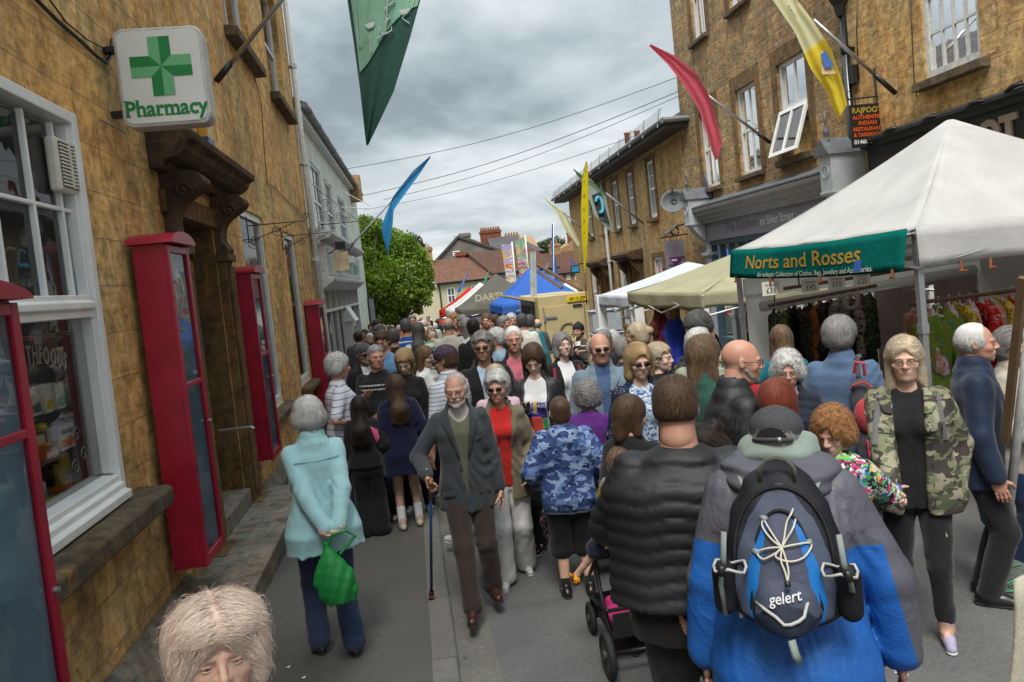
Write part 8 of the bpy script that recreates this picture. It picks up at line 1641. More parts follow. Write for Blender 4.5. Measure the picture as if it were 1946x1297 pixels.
P.hair(curl=.9,full=.002,n=5200,w_=.0009,disp=lambda Q:.015*wob(Q,80,3)+.007*wob(Q,150,1));P.garment('t_shirt',pattern('cartoon_print','spots',[(.03,.03,.04),(.60,.42,.02),(.05,.25,.45),(.55,.04,.16),(.10,.40,.12),(.6,.6,.58)],9,duty=.40,dist=.25),t=.024,hem=.46,sleeves=.5,neck=.008);P.word('print',pmat('yellow_print',(.70,.52,.02),.7),'DOWN',.02,.72*P.h,.075,bold=.004,off=.008);P.trousers(NAVY,upto=.5,t=.03,wide=.03,name='shorts');P.shoes(BSH,WSOLE);BOY=P
P=fig('smiling blond woman in camouflage jacket, black dress top and leggings, lilac trainers',1716,637,4.25,182,fem=True,age=.5,hair='blondg',hs='lob',skin='fair',w=1.26,fat=.4,smile=1,head=(-2,4,0),hw=((1815,930,4.2),(1696,932,3.98)),grip=('relaxed','grip'),stride=-.25)
P.hair(curl=.5,full=.004,n=4200,comb='side',disp=lambda Q:.004*wob(Q,55,2)+.003*np.sin(Q[...,2]*110+Q[...,0]*30));P.glasses();P.garment('vest',BLK,t=.014,hem=.45,neck=.028,sleeves=.3)
CAM=pattern('green_camouflage','camo',[(.16,.165,.10),(.075,.085,.05),(.26,.24,.17),(.050,.042,.038)],12);P.garment('jacket',CAM,t=.028,hem=.435,flare=.03,open_=(.058,.085),collar=1,fold=1.3);h=P.h
for sx in(-1,1):P.panel('collar',CAM,[(sx*.075,.765*h),(sx*.12,.77*h),(sx*.155,.81*h),(sx*.085,.84*h)],off=.012,thick=.006);P.strap('backpack_strap',fab('grey_strap',(.12,.12,.12)),[(sx*.145,.82,True),(sx*.16,.74,True),(sx*.17,.68,True)],.016);P.panel('chest_pocket',CAM,[(sx*.085,.735*h),(sx*.165,.735*h),(sx*.165,.715*h),(sx*.085,.71*h)],off=.006)
for zz in(.72,.66,.60,.54,.48):P.strap('button',BLACKM,[(-.10,zz,True),(-.103,zz,True)],.008,1)
P.strap('necklace',MATS['silver_chain']if 'silver_chain' in MATS else STEEL,[(-.04,.83,True),(0,.785,True),(.04,.83,True)],.002,1,sd=S().cap((0,.0,.7*h),(0,.0,.86*h),.12,.07))if False else None
P.trousers(fab('black_leggings',(.010,.010,.012)),t=.004,wide=.0,upto=.9);LIL=pmat('lilac_trainer',(.36,.32,.46),.65,noise=.15,nscale=25);P.shoes(LIL,WSOLE)
for i,sx in((0,-1),(1,1)):
 b=S();W=P.arms[i][2];b.ell(W+np.array([.0,.0,.01]),(.045,.03,.028),.01);V,Fc=b.mesh(.008,lambda Q:.004*wob(Q,80,1));mk('sleeve_end',V,Fc,pmat('violet_blue_cuff',(.07,.09,.45),.7),P.root)
P=fig('balding man in navy blouson and black trousers looking right at the stall',1838,612,4.6,84,age=.8,hair='white',hs='fringe',skin='ruddy',w=1.0,fat=.3,head=(6,2,0));P.hair(n=3000);b_=S();b_.ell((0,-.018,.036),(.081,.101,.091),.02);b_.ell((0,.10,.03),(.085,.08,.115),.01,sub=True);b_.fn(lambda Q:.02-Q[...,2],(-1,-1,-1),(1,1,1),.01,'cut');V,Fc=b_.mesh(.007);mk('thin_hair',P.T(V),Fc,HAIR['white'],P.root,attr=np.full(len(V),.5))
P.garment('blouson',fab('navy_blouson',(.012,.022,.048),.6),t=.034,hem=.43,collar=1,fold=1.2);P.trousers(BLK,wide=.02);P.shoes(BSH)
P=fig('grey haired woman in pale beige linen jacket beside the navy blouson man',1916,624,4.95,112,fem=True,age=.7,hair='grey',hs='sweep',skin='ruddy',w=1.15,head=(0,0,0),hands=((-.16,.22,.60),(.17,.20,.58)),lean=.03);P.hair(comb='back',full=.012);P.garment('top',pattern('navy_white_stripe','stripe',[(.02,.025,.05),(.5,.5,.5)],26),t=.010,hem=.46,neck=.016);P.garment('jacket',fab('beige_linen',(.33,.30,.24)),t=.028,hem=.43,open_=(.03,.075),collar=1,fold=1.3);P.trousers(fab('indigo_trousers',(.008,.018,.055)),wide=.03);P.shoes(SNK,WSOLE)
c=ond(1872,955,4.85);b=S();b.ell((0,0,0),(.05,.035,.17),.02);blob('carrier_bag',b,.01,pmat('pale_blue_plastic',(.12,.26,.42),.4,noise=.2),'crumpled pale blue carrier bag between the navy blouson man and beige jacket woman','bag',lambda Q:.008*wob(Q,40,1),loc=tuple(c))
def canvas(name,col,tr=.35):
 m,T=newmat(name);pos=T.add('ShaderNodeNewGeometry').outputs['Position'];n=T.noise(pos,2.2,5,.6,.5);c=T.ramp(n,[(.3,tuple(v*.86 for v in col)),(.65,col)])
 b=T.add('ShaderNodeBump',Strength=.4,Distance=.03,Height=T.math('ADD',T.noise(pos,4,4,.55,1.2),T.math('MULTIPLY',T.noise(pos,300,1),.05)))
 d_=T.add('ShaderNodeBsdfDiffuse',Color=c,Normal=b);t_=T.add('ShaderNodeBsdfTranslucent',Color=c);mx=T.add('ShaderNodeMixShader',_0=tr,_1=d_,_2=t_);finish(T,mx);return m
CW=canvas('white_canvas',(.76,.75,.73),.5);CBE=canvas('beige_canvas',(.50,.49,.33));CBL=canvas('blue_canvas',(.06,.16,.52),.25);CGR=canvas('grey_brown_canvas',(.13,.12,.10),.15);CRD=canvas('red_canvas',(.55,.03,.02),.25);ALU=pmat('aluminium_leg',(.42,.43,.45),.35,.7)
def gazebo(label,x0,y0,sx,sy,ze,zp,val,m,zg,seed=1,legm=None,legw=.022,top=None,valm=None,side_skip=()):
 G=empty('gazebo',(x0+sx/2,y0+sy/2,zg),label,'gazebo');c=[(x0,y0),(x0+sx,y0),(x0+sx,y0+sy),(x0,y0+sy)];pk=(top or(x0+sx/2,y0+sy/2));b=MB()
 for i in range(4):
  A,B=c[i],c[(i+1)%4]
  def f(u,v):
   ex,ey=A[0]+(B[0]-A[0])*u,A[1]+(B[1]-A[1])*u;v=v*.985;z=ze+(zp-ze)*(v**1.18)-.05*math.sin(math.pi*u)*(1-v)*math.sin(math.pi*min(1,v*1.2)+.3)+.008*math.sin(u*23+seed+v*5)*(1-v)
   return(ex+(pk[0]-ex)*v,ey+(pk[1]-ey)*v,z)
  b.grid(f,18,14)
 b.build('canopy',m,G,smooth=True,solid=.004)
 for i in range(4):
  if i in side_skip:continue
  A,B=c[i],c[(i+1)%4];nx,ny=(B[1]-A[1]),-(B[0]-A[0]);L_=math.hypot(nx,ny);nx/=L_;ny/=L_;b=MB()
  b.grid(lambda u,v:(A[0]+(B[0]-A[0])*u+nx*(.015+.012*math.sin(u*19+seed)*v),A[1]+(B[1]-A[1])*u+ny*(.015+.012*math.sin(u*19+seed)*v),ze+.01-(val+.02*math.sin(u*11+seed)*v)*v-.035*math.sin(math.pi*u)*v),30,4);b.build('valance',valm or m,G,smooth=True,solid=.003)
 for(x,y)in c:
  b=MB();xx=x+(.03 if x==x0 else-.03);yy=y+(.03 if y==y0 else-.03);b.box(xx-legw,xx+legw,yy-legw,yy+legw,zg,ze);b.box(xx-legw*1.3,xx+legw*1.3,yy-legw*1.3,yy+legw*1.3,ze-.75,ze-.68);b.box(xx-.06,xx+.06,yy-.06,yy+.06,zg,zg+.015);b.build('leg',legm or ALU,G)
 b=MB()
 for i in range(4):A,B=c[i],c[(i+1)%4];b.tube([(A[0],A[1],ze-.03),((A[0]+B[0])/2,(A[1]+B[1])/2,ze-.28),(B[0],B[1],ze-.03)],.012,5);b.tube([(A[0],A[1],ze-.28),((A[0]+B[0])/2,(A[1]+B[1])/2,ze-.05),(B[0],B[1],ze-.28)],.012,5)
 b.build('truss',legm or ALU,G);return G
gx0,gy0=3.58,4.78
WG=gazebo('large white market gazebo with green banner on its street side, right foreground',gx0,gy0,3.0,2.95,2.30,3.30,.27,CW,RD,2,top=(5.12,6.25),side_skip=(3,))
TEALV=canvas('teal_banner',(.006,.125,.105),.08)
b=MB();bf=lambda u,v:(gx0-.02-.03*math.sin(u*9)*v-.04*v,gy0+2.95-2.9*u,2.31-.30*v-.03*math.sin(math.pi*u));b.grid(bf,30,5);BN=empty('banner',(gx0,gy0+1.5,2.3),'green fabric banner with gold lettering clipped along the white gazebo','banner');b.build('cloth',TEALV,BN,smooth=True,solid=.003)
def on_banner(nm,txt,m,u0,v0,size,sx=1.,bold=0.):
 vs,fs=text_mesh(txt,size,bold,align='LEFT');b=MB();out=[]
 for x,z in vs:u=u0+x*sx/2.9;v=v0-z/.30;p=bf(u,v);out.append((p[0]-.008,p[1],p[2]))
 b.add(out,fs);b.build(nm,m,BN)
on_banner('lettering','Norts and Rosses',pmat('gold_lettering',(.42,.24,.02),.45),.14,.66,.19,1.45,.002);on_banner('lettering','An eclectic Collection of Clothes, Bags, Jewellery and Accessories.',pmat('pale_lettering',(.45,.55,.5),.6),.24,.93,.062,1.12,.0004)
b=MB();
for u0,m_ in((.80,pmat('blue_icon',(.03,.09,.35),.5)),):b.quad(*[tuple(np.array(bf(u0+du,.62+dv))+np.array([-.009,0,0]))for du,dv in((0,.3),(.035,.3),(.035,0),(0,0))]);b.build('emblem',m_,BN)
on_banner('emblem','f',WHL,.808,.90,.10,1.1,.003)
for k,u in enumerate((.08,.33,.62,.97)):b=MB();p=bf(u,1.);b.tube([(p[0]-.02,p[1],p[2]+.02),(p[0]-.02,p[1],p[2]-.045)],.012,5);b.tube([(p[0]-.025,p[1]-.025,p[2]-.04),(p[0]-.025,p[1]+.025,p[2]-.04)],.009,5);tag(b.build('bulldog_clip',pmat('copper_clip',(.45,.17,.09),.3,.8)),f'copper clip on the green banner, {("first", "second", "third", "fourth")[k]} from its far end','clip','copper clips on the gazebo edges')
for k,u in enumerate((.32,.55,.95,1.2)):b=MB();p=(gx0+u,gy0-.03,2.30-.29);b.tube([(p[0],p[1],p[2]+.03),(p[0],p[1],p[2]-.045)],.012,5);b.tube([(p[0]-.03,p[1]-.01,p[2]-.04),(p[0]+.03,p[1]-.01,p[2]-.04)],.009,5);tag(b.build('bulldog_clip',MATS['copper_clip']),f'copper clip on the white valance, {("first", "second", "third", "fourth")[k]} to the right of the corner pole','clip','copper clips on the gazebo edges')
b=MB();b.grid(lambda u,v:(gx0+.05+2.9*u,gy0+2.88+.02*math.sin(u*17),1.98-.20*v),20,3);b.grid(lambda u,v:(gx0+.06+.32*u,gy0+2.86,1.8-1.9*v),3,3);b.tube([(gx0+.2,gy0+2.80,1.66),(gx0+2.8,gy0+2.80,1.80)],.055,8);b.grid(lambda u,v:(gx0+2.93,gy0+.1+2.8*u,2.0-2.05*v),6,4);b.build('back_sheet',CW,WG,smooth=True)
WOODR=pmat('copper_brown_rail',(.13,.05,.025),.4,noise=.3)
def rail(p0,p1,lab):
 e0=empty('clothes_rail',p0,lab,'clothes rail','clothes rails under the white gazebo');b=MB();b.tube([p0,p1],.018,8);b.build('bar',WOODR,e0);b=MB()
 for t in(.06,.94):q=np.array(p0)+(np.array(p1)-np.array(p0))*t;b.tube([q,(q[0],q[1],2.2)],.008,5)
 b.build('hanger_cord',BLACKM,e0)
rail((3.75,7.35,1.68),(5.0,7.35,1.76),'brown clothes rail at the back left of the white gazebo');rail((4.35,5.95,1.66),(6.5,5.75,1.70),'brown clothes rail across the right of the white gazebo');rail((3.75,7.0,1.86),(6.5,6.9,1.98),'higher brown rail crossing under the white gazebo')
b=MB();q=ond(1626,512,6.4)
for k in range(22):a=k*.2856;b.add([q+np.array([.06*math.cos(a),0,.06*math.sin(a)]),q+np.array([.02*math.cos(a+.14),-.01,.02*math.sin(a+.14)]),q+np.array([.02*math.cos(a-.14),.01,.02*math.sin(a-.14)])],[(0,1,2)])
tag(b.build('straw_sun',pmat('straw_brown',(.10,.045,.02),.8)),'small brown straw sun hanging behind the green banner','ornament')
b=MB();q=ond(1616,572,7.0);b.tube([q+np.array([.07*math.cos(a),0,.07*math.sin(a)])for a in np.linspace(0,6.0,18)],.018,6,closed=True);tag(b.build('wreath',pmat('twig_wreath',(.30,.26,.20),.9,noise=.4,nscale=60)),'pale twig wreath hanging among the clothes','wreath')
for k,(px,s_,wd_)in enumerate(((1465,'£35','thirty five'),(1540,'£45','forty five'),(1590,'£55','fifty five'),(1638,'£25','twenty five'))):
 q=ond(px,548-k*6,7.2);e0=empty('price_card',tuple(q),f'white price card reading {wd_} pounds at the back of the stall','price card');b=MB();b.box(q[0]-.09,q[0]+.09,q[1],q[1]+.005,q[2]-.07,q[2]+.065);b.build('card',CREAMP,e0);b=MB();text_on(b,s_,(q[0],q[1]-.004,q[2]-.045),(1,0,0),(0,0,1),.07,.0);text_on(b,'Dresses',(q[0],q[1]-.004,q[2]+.02),(1,0,0),(0,0,1),.035,0.);b.build('lettering',BLACKM,e0)
sd=S();sd.ell((0,0,-.18),(.20,.035,.17),.02);sd.cap((0,0,-.1),(0,0,-.62),.03,.03,.03);sd.fn(lambda Q:np.maximum(np.maximum(np.abs(Q[...,0])-.21-.05*(-Q[...,2]),np.abs(Q[...,1])-.022),np.maximum(Q[...,2]+.10,-.80-Q[...,2])),(-.27,-.05,-.82),(.27,.05,0),.03)
for x in(-1,1):sd.cap((x*.18,0,-.12),(x*.27,0,-.55),.05,.045,.02)
sd.ell((0,.03,-.02),(.07,.06,.06),.02,sub=True);SV,SF=sd.mesh(.017,lambda Q:.010*np.sin(Q[...,0]*55+Q[...,2]*7)+.004*wob(Q,30,1))
HB_=MB();HB_.tube([(-.19,0,-.115),(-.05,0,-.05),(0,0,-.035),(.05,0,-.05),(.19,0,-.115)],.010,6);HB_.tube([(0,0,-.035),(0,0,.01),(.022,0,.03),(.012,0,.055),(-.016,0,.045)],.004,5)
def pt(n,cols,sc,duty=.32):return pattern(n,'spots',cols,sc,duty=duty,dist=.2)
SM=[('green and orange paisley',pt('paisley_green',[(.12,.20,.02),(.40,.12,.02),(.02,.18,.20),(.25,.30,.05)],14)),('pink and white floral',pt('pink_floral',[(.55,.50,.48),(.50,.03,.20),(.35,.05,.30)],16)),('yellow splashed',pt('yellow_splash',[(.55,.42,.02),(.50,.50,.48),(.35,.05,.08)],12)),('red and white flowered',pt('red_floral',[(.48,.012,.012),(.58,.52,.48),(.55,.10,.06)],13,.26)),('turquoise and green',pt('turquoise_green',[(.05,.30,.26),(.10,.30,.05),(.50,.52,.42)],15)),('salmon and cream',pt('salmon_cream',[(.48,.20,.16),(.55,.50,.40),(.10,.25,.15)],14)),('dark green camouflage like',pattern('dark_green_print','camo',[(.02,.035,.015),(.08,.09,.02),(.012,.015,.01)],15)),('black and ochre',pt('black_ochre',[(.01,.01,.01),(.16,.10,.01),(.02,.06,.03)],18,.22)),('grey and black leafy',pattern('grey_leafy','camo',[(.24,.20,.17),(.03,.028,.03),(.15,.12,.11)],18)),('orange brown',pt('orange_brown',[(.20,.06,.015),(.05,.02,.01)],16))]
proto_me=[None]
def shirt(pos,rz,mi,label,tw=0.,sc=1.):
 e0=empty('hanging_shirt',pos,label,'shirt','shirts on hangers under the white gazebo',rz=rz);e0.rotation_euler=(0,tw,rz);e0.scale=(sc,)*3
 if proto_me[0]is None:
  o=mk('shirt',SV,SF,SM[0][1],e0);me=bpy.data.meshes.new('hanger');me.from_pydata(HB_.v,[],HB_.f);me.materials.append(CREAMP);h2=bpy.data.objects.new('hanger',me);COL.objects.link(h2);h2.parent=e0;proto_me[0]=(o.data,me)
 else:
  o=bpy.data.objects.new('shirt',proto_me[0][0]);COL.objects.link(o);o.parent=e0;h2=bpy.data.objects.new('hanger',proto_me[0][1]);COL.objects.link(h2);h2.parent=e0
 o.material_slots[0].link='OBJECT';o.material_slots[0].material=SM[mi][1]
ORD=['first','second','third','fourth','fifth','sixth','seventh','eighth','ninth','tenth','eleventh','twelfth','thirteenth','fourteenth','fifteenth','sixteenth','seventeenth','eighteenth','nineteenth','twentieth','twenty first','twenty second']
seq=[5,1,0,1,2,1,3,5,2,3,3,4,5,4,0,4,3,5,4,1,0,4]
shirt((4.42,5.70,1.60),.12,0,'green and orange paisley shirt facing out beside the corner pole',0.,1.08)
for k in range(22):
 t=(k+.8)/22.5;shirt((4.35+2.15*t,5.95-.2*t,1.64+.04*t),1.25+rnd.uniform(-.25,.2),seq[k],f'{SM[seq[k]][0]} shirt, {ORD[k]} along the right rail from the corner pole',rnd.uniform(-.05,.05),rnd.uniform(.92,1.05))
for k,mi in enumerate((6,6,7,7,9,7,8,8,8,6)):shirt((3.82+.118*k,7.33,1.655+.008*k),1.0+rnd.uniform(-.4,.3),mi,f'{SM[mi][0]} garment, {ORD[k]} along the back left rail',rnd.uniform(-.06,.06),1.12)
GB2=gazebo('plain beige gazebo between the large white gazebo and the small white one',3.45,8.35,3.,3.,1.84,2.38,.20,CBE,gz(9)+RD,4,WHITE,.03)
GB3=gazebo('small white gazebo with white fabric covered legs beside the trailer',3.72,11.9,2.9,2.4,1.74,2.22,.20,canvas('bright_white_canvas',(.72,.74,.78)),gz(13)+RD,6,WHITE,.09)
def g_at(y):return gz(y)+RD
gazebo('bright blue gazebo behind the beige trailer',2.62,21.0,2.5,3.,g_at(21)+2.05,g_at(21)+3.15,.3,CBL,g_at(22),7)
b=MB();b.grid(lambda u,v:(2.64,21+3*u+.0,g_at(21)+1.8-1.8*v),8,4);b.grid(lambda u,v:(2.64+1.5*u,21.03+.02*math.sin(u*20),g_at(21)+1.8-1.8*v),8,4);tag(b.build('gazebo_sidewall',CBL,smooth=True),'blue canvas side wall hanging from the bright blue gazebo','side wall')
b=MB();b.grid(lambda u,v:(3.6+.9*u,20.9+.06*math.sin(u*15+v*3),g_at(21)+1.75-1.6*v),14,6);tag(b.build('plastic_sheet',pmat('cloudy_plastic',(.35,.40,.45),.25,noise=.3,nscale=9,bump=.6,bscale=7,alpha=.7),smooth=True),'cloudy clear plastic sheet hanging in front of the blue gazebo','plastic sheet')
gazebo('grey brown gazebo with faded lettering beyond the blue gazebo',1.72,25.2,3.,3.,g_at(25)+2.0,g_at(25)+3.15,.28,CGR,g_at(26),8)
b=MB();text_on(b,'DARTMOOR',(3.2,25.15,g_at(25)+2.25),(1,0,0),(0,.35,.94),.34,.006);tag(b.build('stall_lettering',pmat('faded_gold',(.30,.27,.18),.8)),'faded gold capital lettering across the grey brown canopy','lettering')
gazebo('clean white gazebo between the red and grey brown ones',1.55,29.6,3.,3.,g_at(29)+2.0,g_at(29)+3.0,.3,CW,g_at(30),9)
gazebo('red gazebo farthest down the street',1.45,34.,3.,3.,g_at(34)+1.95,g_at(34)+2.95,.25,CRD,g_at(35),10)
gazebo('black gazebo squeezed between the red and white ones',2.3,32.8,2.,1.,g_at(33)+2.1,g_at(33)+2.9,.25,canvas('black_canvas',(.02,.02,.022),.1),g_at(33),11)
q=ony(1085,575,70.);gazebo('distant white gazebo seen above the trailer',q[0]-1.5,70,3.,3.,ony(1085,545,70)[2]-.5,ony(1085,545,70)[2]+.4,.3,CW,gz(70),12)
for(x,y,w_,d_,lab)in((3.6,12.3,1.6,.7,'under the small white gazebo'),(3.5,9.,1.8,.8,'under the beige gazebo'),(1.8,25.5,1.4,.8,'under the grey brown gazebo'),(1.7,30,1.3,.8,'under the clean white gazebo')):
 g=g_at(y);e0=empty('stall_table',(x+w_/2,y,g),'cloth covered trestle table '+lab,'table');b=MB();b.box(x,x+w_,y,y+d_,g+.70,g+.74);b.grid(lambda u,v:(x+w_*u,y-.01-.012*math.sin(u*30)*v,g+.74-.6*v),24,2);b.build('table_cloth',pmat('stall_cloth',(.06,.10,.08),.9,noise=.4),e0)
 for k in range(7):b=MB();xx=x+.1+(w_-.3)*k/6;hh_=rnd.uniform(.08,.28);b.lathe([(.05,0),(.07,hh_*.4),(.04,hh_*.8),(.05,hh_)],(xx,y+rnd.uniform(.1,.5),g+.741),9);tag(b.build('jar',SM[k%6][1]),f'{("green", "pink", "yellow", "red", "turquoise", "salmon")[k % 6]} patterned pot, {ORD[k]} from the left on the table {lab}','pot','pots on stall tables')
TYt=17.4;tA=ony(1022,576,TYt);tB=ony(1118,556,TYt);g=g_at(18);zt=tB[2]+.02;CRT=pmat('cream_trailer_paint',(.46,.37,.19),.5,noise=.10,nscale=2,bump=.1);TR_=empty('catering_trailer',((tA[0]+tB[0])/2,TYt+1.4,g),'cream boxy catering trailer with yellow number plate and looped pig logo','trailer')
xa,xb=tA[0],tB[0];b=MB();b.box(xa,xb,TYt,TYt+3.,g+.35,zt);b.build('body',CRT,TR_,bevel=.02)
b=MB();b.box(xa+.04,xb-.06,TYt-.02,TYt,g+.5,zt-.26);b.build('door',CRT,TR_,bevel=.006);[MB().box(q_,q_+.035,TYt-.025,TYt-.02,g+.5,zt-.26).build('door_seam',pmat('seam',(.22,.17,.08),.6),TR_)for q_ in(xa+.10,xb-.16)]
for zz in(zt-.55,g+.85):b=MB();b.box(xa+.12,xa+.42,TYt-.05,TYt-.021,zz,zz+.045);b.box(xa+.10,xa+.15,TYt-.055,TYt-.02,zz-.06,zz+.1);b.build('hinge',STEEL,TR_)
b=MB();b.box(xb-.42,xb-.2,TYt-.06,TYt-.02,zt-.31,zt-.27);b.build('door_latch',BLACKM,TR_)
pl_=ony(1085,566,TYt-.03);b=MB();b.box(xb-.55,xb-.04,TYt-.04,TYt-.005,zt-.20,zt-.07);PLT=b.build('number_plate',pmat('plate_yellow',(.72,.50,.01),.4),TR_);b=MB();text_on(b,'SK12 JZP',(xb-.295,TYt-.045,zt-.17),(1,0,0),(0,0,1),.105,.002);b.build('lettering',BLACKM,PLT)
lg=ony(1078,628,TYt-.03);b=MB();b.tube([(lg[0]+.16*math.cos(a)*(1+.12*math.sin(2*a)),TYt-.025,lg[2]+.17*math.sin(a))for a in np.linspace(.9,6.0,20)],[.020+.016*math.sin(k/3)for k in range(20)],6);b.tube([(lg[0]+.08+.05*math.cos(a),TYt-.025,lg[2]+.14+.04*math.sin(a))for a in np.linspace(-.5,3,8)],.022,6);b.build('logo',pmat('taupe_logo',(.18,.14,.07),.6),TR_)
b=MB();text_on(b,'PIG',(lg[0]-.02,TYt-.025,lg[2]-.36),(1,0,0),(0,0,1),.20,.002);b.build('lettering',MATS['taupe_logo'],TR_)
for x in(xa+.12,xb-.14):b=MB();b.box(x-.05,x+.05,TYt-.06,TYt-.02,g+.42,g+.52);b.build('tail_light',pmat('red_lens',(.45,.01,.01),.2),TR_)
b=MB();b.add([(xa+.12,TYt-.06,g+.27),(xa+.28,TYt-.06,g+.27),(xa+.20,TYt-.06,g+.41)],[(0,1,2)]);b.build('reflector',MATS['red_lens'],TR_,solid=.01)
b=MB();b.box(xa-.02,xa-.001,TYt+.5,TYt+2.6,g+1.1,zt-.25);b.build('serving_hatch',pmat('dark_hatch',(.03,.025,.02),.6,noise=.5),TR_);b=MB();b.box(xa-.4,xa-.001,TYt+.4,TYt+2.7,g+1.02,g+1.07);b.build('counter',WOODR,TR_);b=MB();b.add([(xa,TYt+.4,zt-.1),(xa,TYt+2.7,zt-.1),(xa-.7,TYt+2.7,zt+.1),(xa-.7,TYt+.4,zt+.1)],[(0,1,2,3)]);b.build('hatch_flap',CRT,TR_,solid=.04)
for x in(xa-.02,xb-.1):b=MB();b.tube([(x,TYt+1.6,g+.3),(x+.12,TYt+1.6,g+.3)],.3,16);b.build('wheel',TY,TR_)
for(pa,pb,nm)in(((1015,500),(1105,552),'longer'),((1020,516),(1068,548),'shorter')):
 A=ony(*pa,18.6);B=ony(*pb,17.6);b=MB();b.tube([A,B],.045,4);tag(b.build('timber_beam',pmat('brown_timber',(.12,.055,.025),.8,noise=.3)),f'{nm} brown timber beam leaning down to the trailer roof','beam')
c=ond(1148,590,16.);e0=empty('storage_crates',(c[0],c[1],g_at(16)),'tall stack of pale translucent storage crates by the trailer','crates')
for k in range(3):b=MB();z_=g_at(16)+.3+.5*k;b.box(c[0]-.32,c[0]+.32,c[1]-.2,c[1]+.2,z_,z_+.47);b.box(c[0]-.35,c[0]+.35,c[1]-.23,c[1]+.23,z_+.44,z_+.48);b.build('crate',pmat(('clear_blue_plastic','clear_grey_plastic','clear_grey_plastic')[k],((.14,.30,.45),(.35,.38,.42),(.35,.38,.42))[k],.3,noise=.15,nscale=6),e0,bevel=.02)
def flagm(name,col,tr=.45):return canvas(name,col,tr)
def flag(A,B,Y,m,label,pole=None,base=None,wave=.12,n=24,cat='flag',amp=3.,pr=.02,shape=None,group=None):
 """A, B: photo polylines of the two long edges (top to bottom); the cloth hangs at distance Y with real folds"""
 def pl(P,t):t=t*(len(P)-1);i=min(int(t),len(P)-2);f=t-i;return np.array(P[i],float)*(1-f)+np.array(P[i+1],float)*f
 c0=ony(*pl(A,0),Y);E=empty('flag' if cat=='flag' else 'banner',tuple(c0),label,cat,group);b=MB()
 b.grid(lambda u,v:tuple(ony(*(pl(A,v)*(1-u)+pl(B,v)*u),Y+wave*math.sin(u*amp+v*3.)*(.3+.7*u)+wave*.35*math.sin(u*amp*3.1+v*2))),14,n);F_=b.build('cloth',m,E,smooth=True)
 if pole:b=MB();P0=ony(*pole[0],pole[0+1][2]if len(pole[1])>2 else Y)if False else None
 return E,lambda u,v,dy=-.02:tuple(ony(*(pl(A,v)*(1-u)+pl(B,v)*u),Y+wave*math.sin(u*amp+v*3.)*(.3+.7*u)+wave*.35*math.sin(u*amp*3.1+v*2)+dy))
def pole(E,P,m=None,r=.022,tipr=None,name='pole'):b=MB();b.tube(P,[r]*(len(P)-1)+[tipr or r],8);b.build(name,m or STEEL,E,smooth=True)
def ftext(E,f,s_,m,u,v,size,du,dv,rot=0.):
 vs,fs=text_mesh(s_,1.,.01);b=MB();c,sn=math.cos(rot),math.sin(rot);b.add([f(u+(x*c-z*sn)*du*size,v-(x*sn+z*c)*dv*size)for x,z in vs],fs);b.build('lettering',m,E)
GFL=flagm('green_flag_cloth',(.36,.66,.48),.55);DG=flagm('deep_green_flag_cloth',(.04,.095,.078),.35);WF=flagm('white_flag_cloth',(.6,.64,.62),.4)
E,f=flag([(640,-120),(660,0),(672,80),(684,170),(696,277)],[(830,-120),(799,0),(780,70),(748,175),(700,276)],8.6,DG,'large dark green feather flag with pale emblem hanging over the street at the top',wave=.16)
b=MB();b.grid(lambda u,v:f(.05+.93*u,v*(.66-.36*u+.03*math.sin(u*6)),-.03),14,14);b.build('green_field',GFL,E,smooth=True)
def fl(pts,r):b=MB();b.tube([f(u,v,-.055)for u,v in pts],r*.62,4);b.build('emblem',WF,E)
fl([(.09,.0),(.10,.30),(.09,.53),(.28,.47),(.31,.56)],.010);fl([(.93,.0),(.91,.30),(.79,.37),(.93,.41)],.010);fl([(.56,.2),(.64,.26),(.52,.31),(.60,.36),(.54,.40)],.016);fl([(.56,.1),(.55,.44)],.010)
fl([(.55+.10*math.cos(a),.435+.035*math.sin(a))for a in np.linspace(-.3,3.6,10)],.012);fl([(.40,.50),(.50,.475),(.66,.45)],.014);fl([(.22,.40),(.30,.25),(.38,.38)],.004);fl([(.74,.32),(.80,.2),(.86,.32)],.004)
for uu,vv in((.21,.40),(.73,.32)):b=MB();b.quad(*[f(uu+du,vv+dv,-.06)for du,dv in((0,0),(.17,-.015),(.13,.02),(.05,.03))]);b.build('emblem',WF,E)
pb0=LF.hit(411,155,.02);PB_=np.array(LF.P(pb0[0],pb0[1],.02));PT_=ony(640,-130,8.65);pole(E,[PB_,PB_+(PT_-PB_)*.12],BLACKM,.04,name='pole_socket');pole(E,[PB_+(PT_-PB_)*.1,PT_],STEEL,.028)
E,f=flag([(816,298),(785,325),(748,372),(738,395),(724,432),(736,482)],[(818,300),(795,335),(762,380),(748,400),(746,430),(738,480)],21.,flagm('light_blue_flag_cloth',(.05,.26,.52)),'pale blue feather flag on a long pole above the tree',wave=.06)
p0=np.array(GF.P(*GF.hit(650,486,.45),.45));p1=ony(742,385,21.);pole(E,[p0,p0+(p1-p0)*.2],BLACKM,.045,name='pole_socket');pole(E,[p0+(p1-p0)*.18,p1],GREYPL,.028,.02);pole(E,[p1,ony(780,338,21.),ony(818,297,21.)],BLACKM,.012)
E,f=flag([(1234,88),(1270,124),(1300,163),(1328,208),(1346,262),(1353,288),(1360,306)],[(1236,84),(1282,106),(1322,138),(1348,183),(1360,225),(1373,272),(1364,302)],12.6,flagm('coral_flag_cloth',(.66,.12,.16)),'coral red feather flag curling in front of the rubble building',wave=.08)
q0=np.array(RF.P(*RF.hit(1463,271,.03),.03));q1=ony(1342,180,12.6);pole(E,[q0,q0+(q1-q0)*.18],BLACKM,.035,name='pole_socket');pole(E,[q0+(q1-q0)*.16,q1],STEEL,.024)
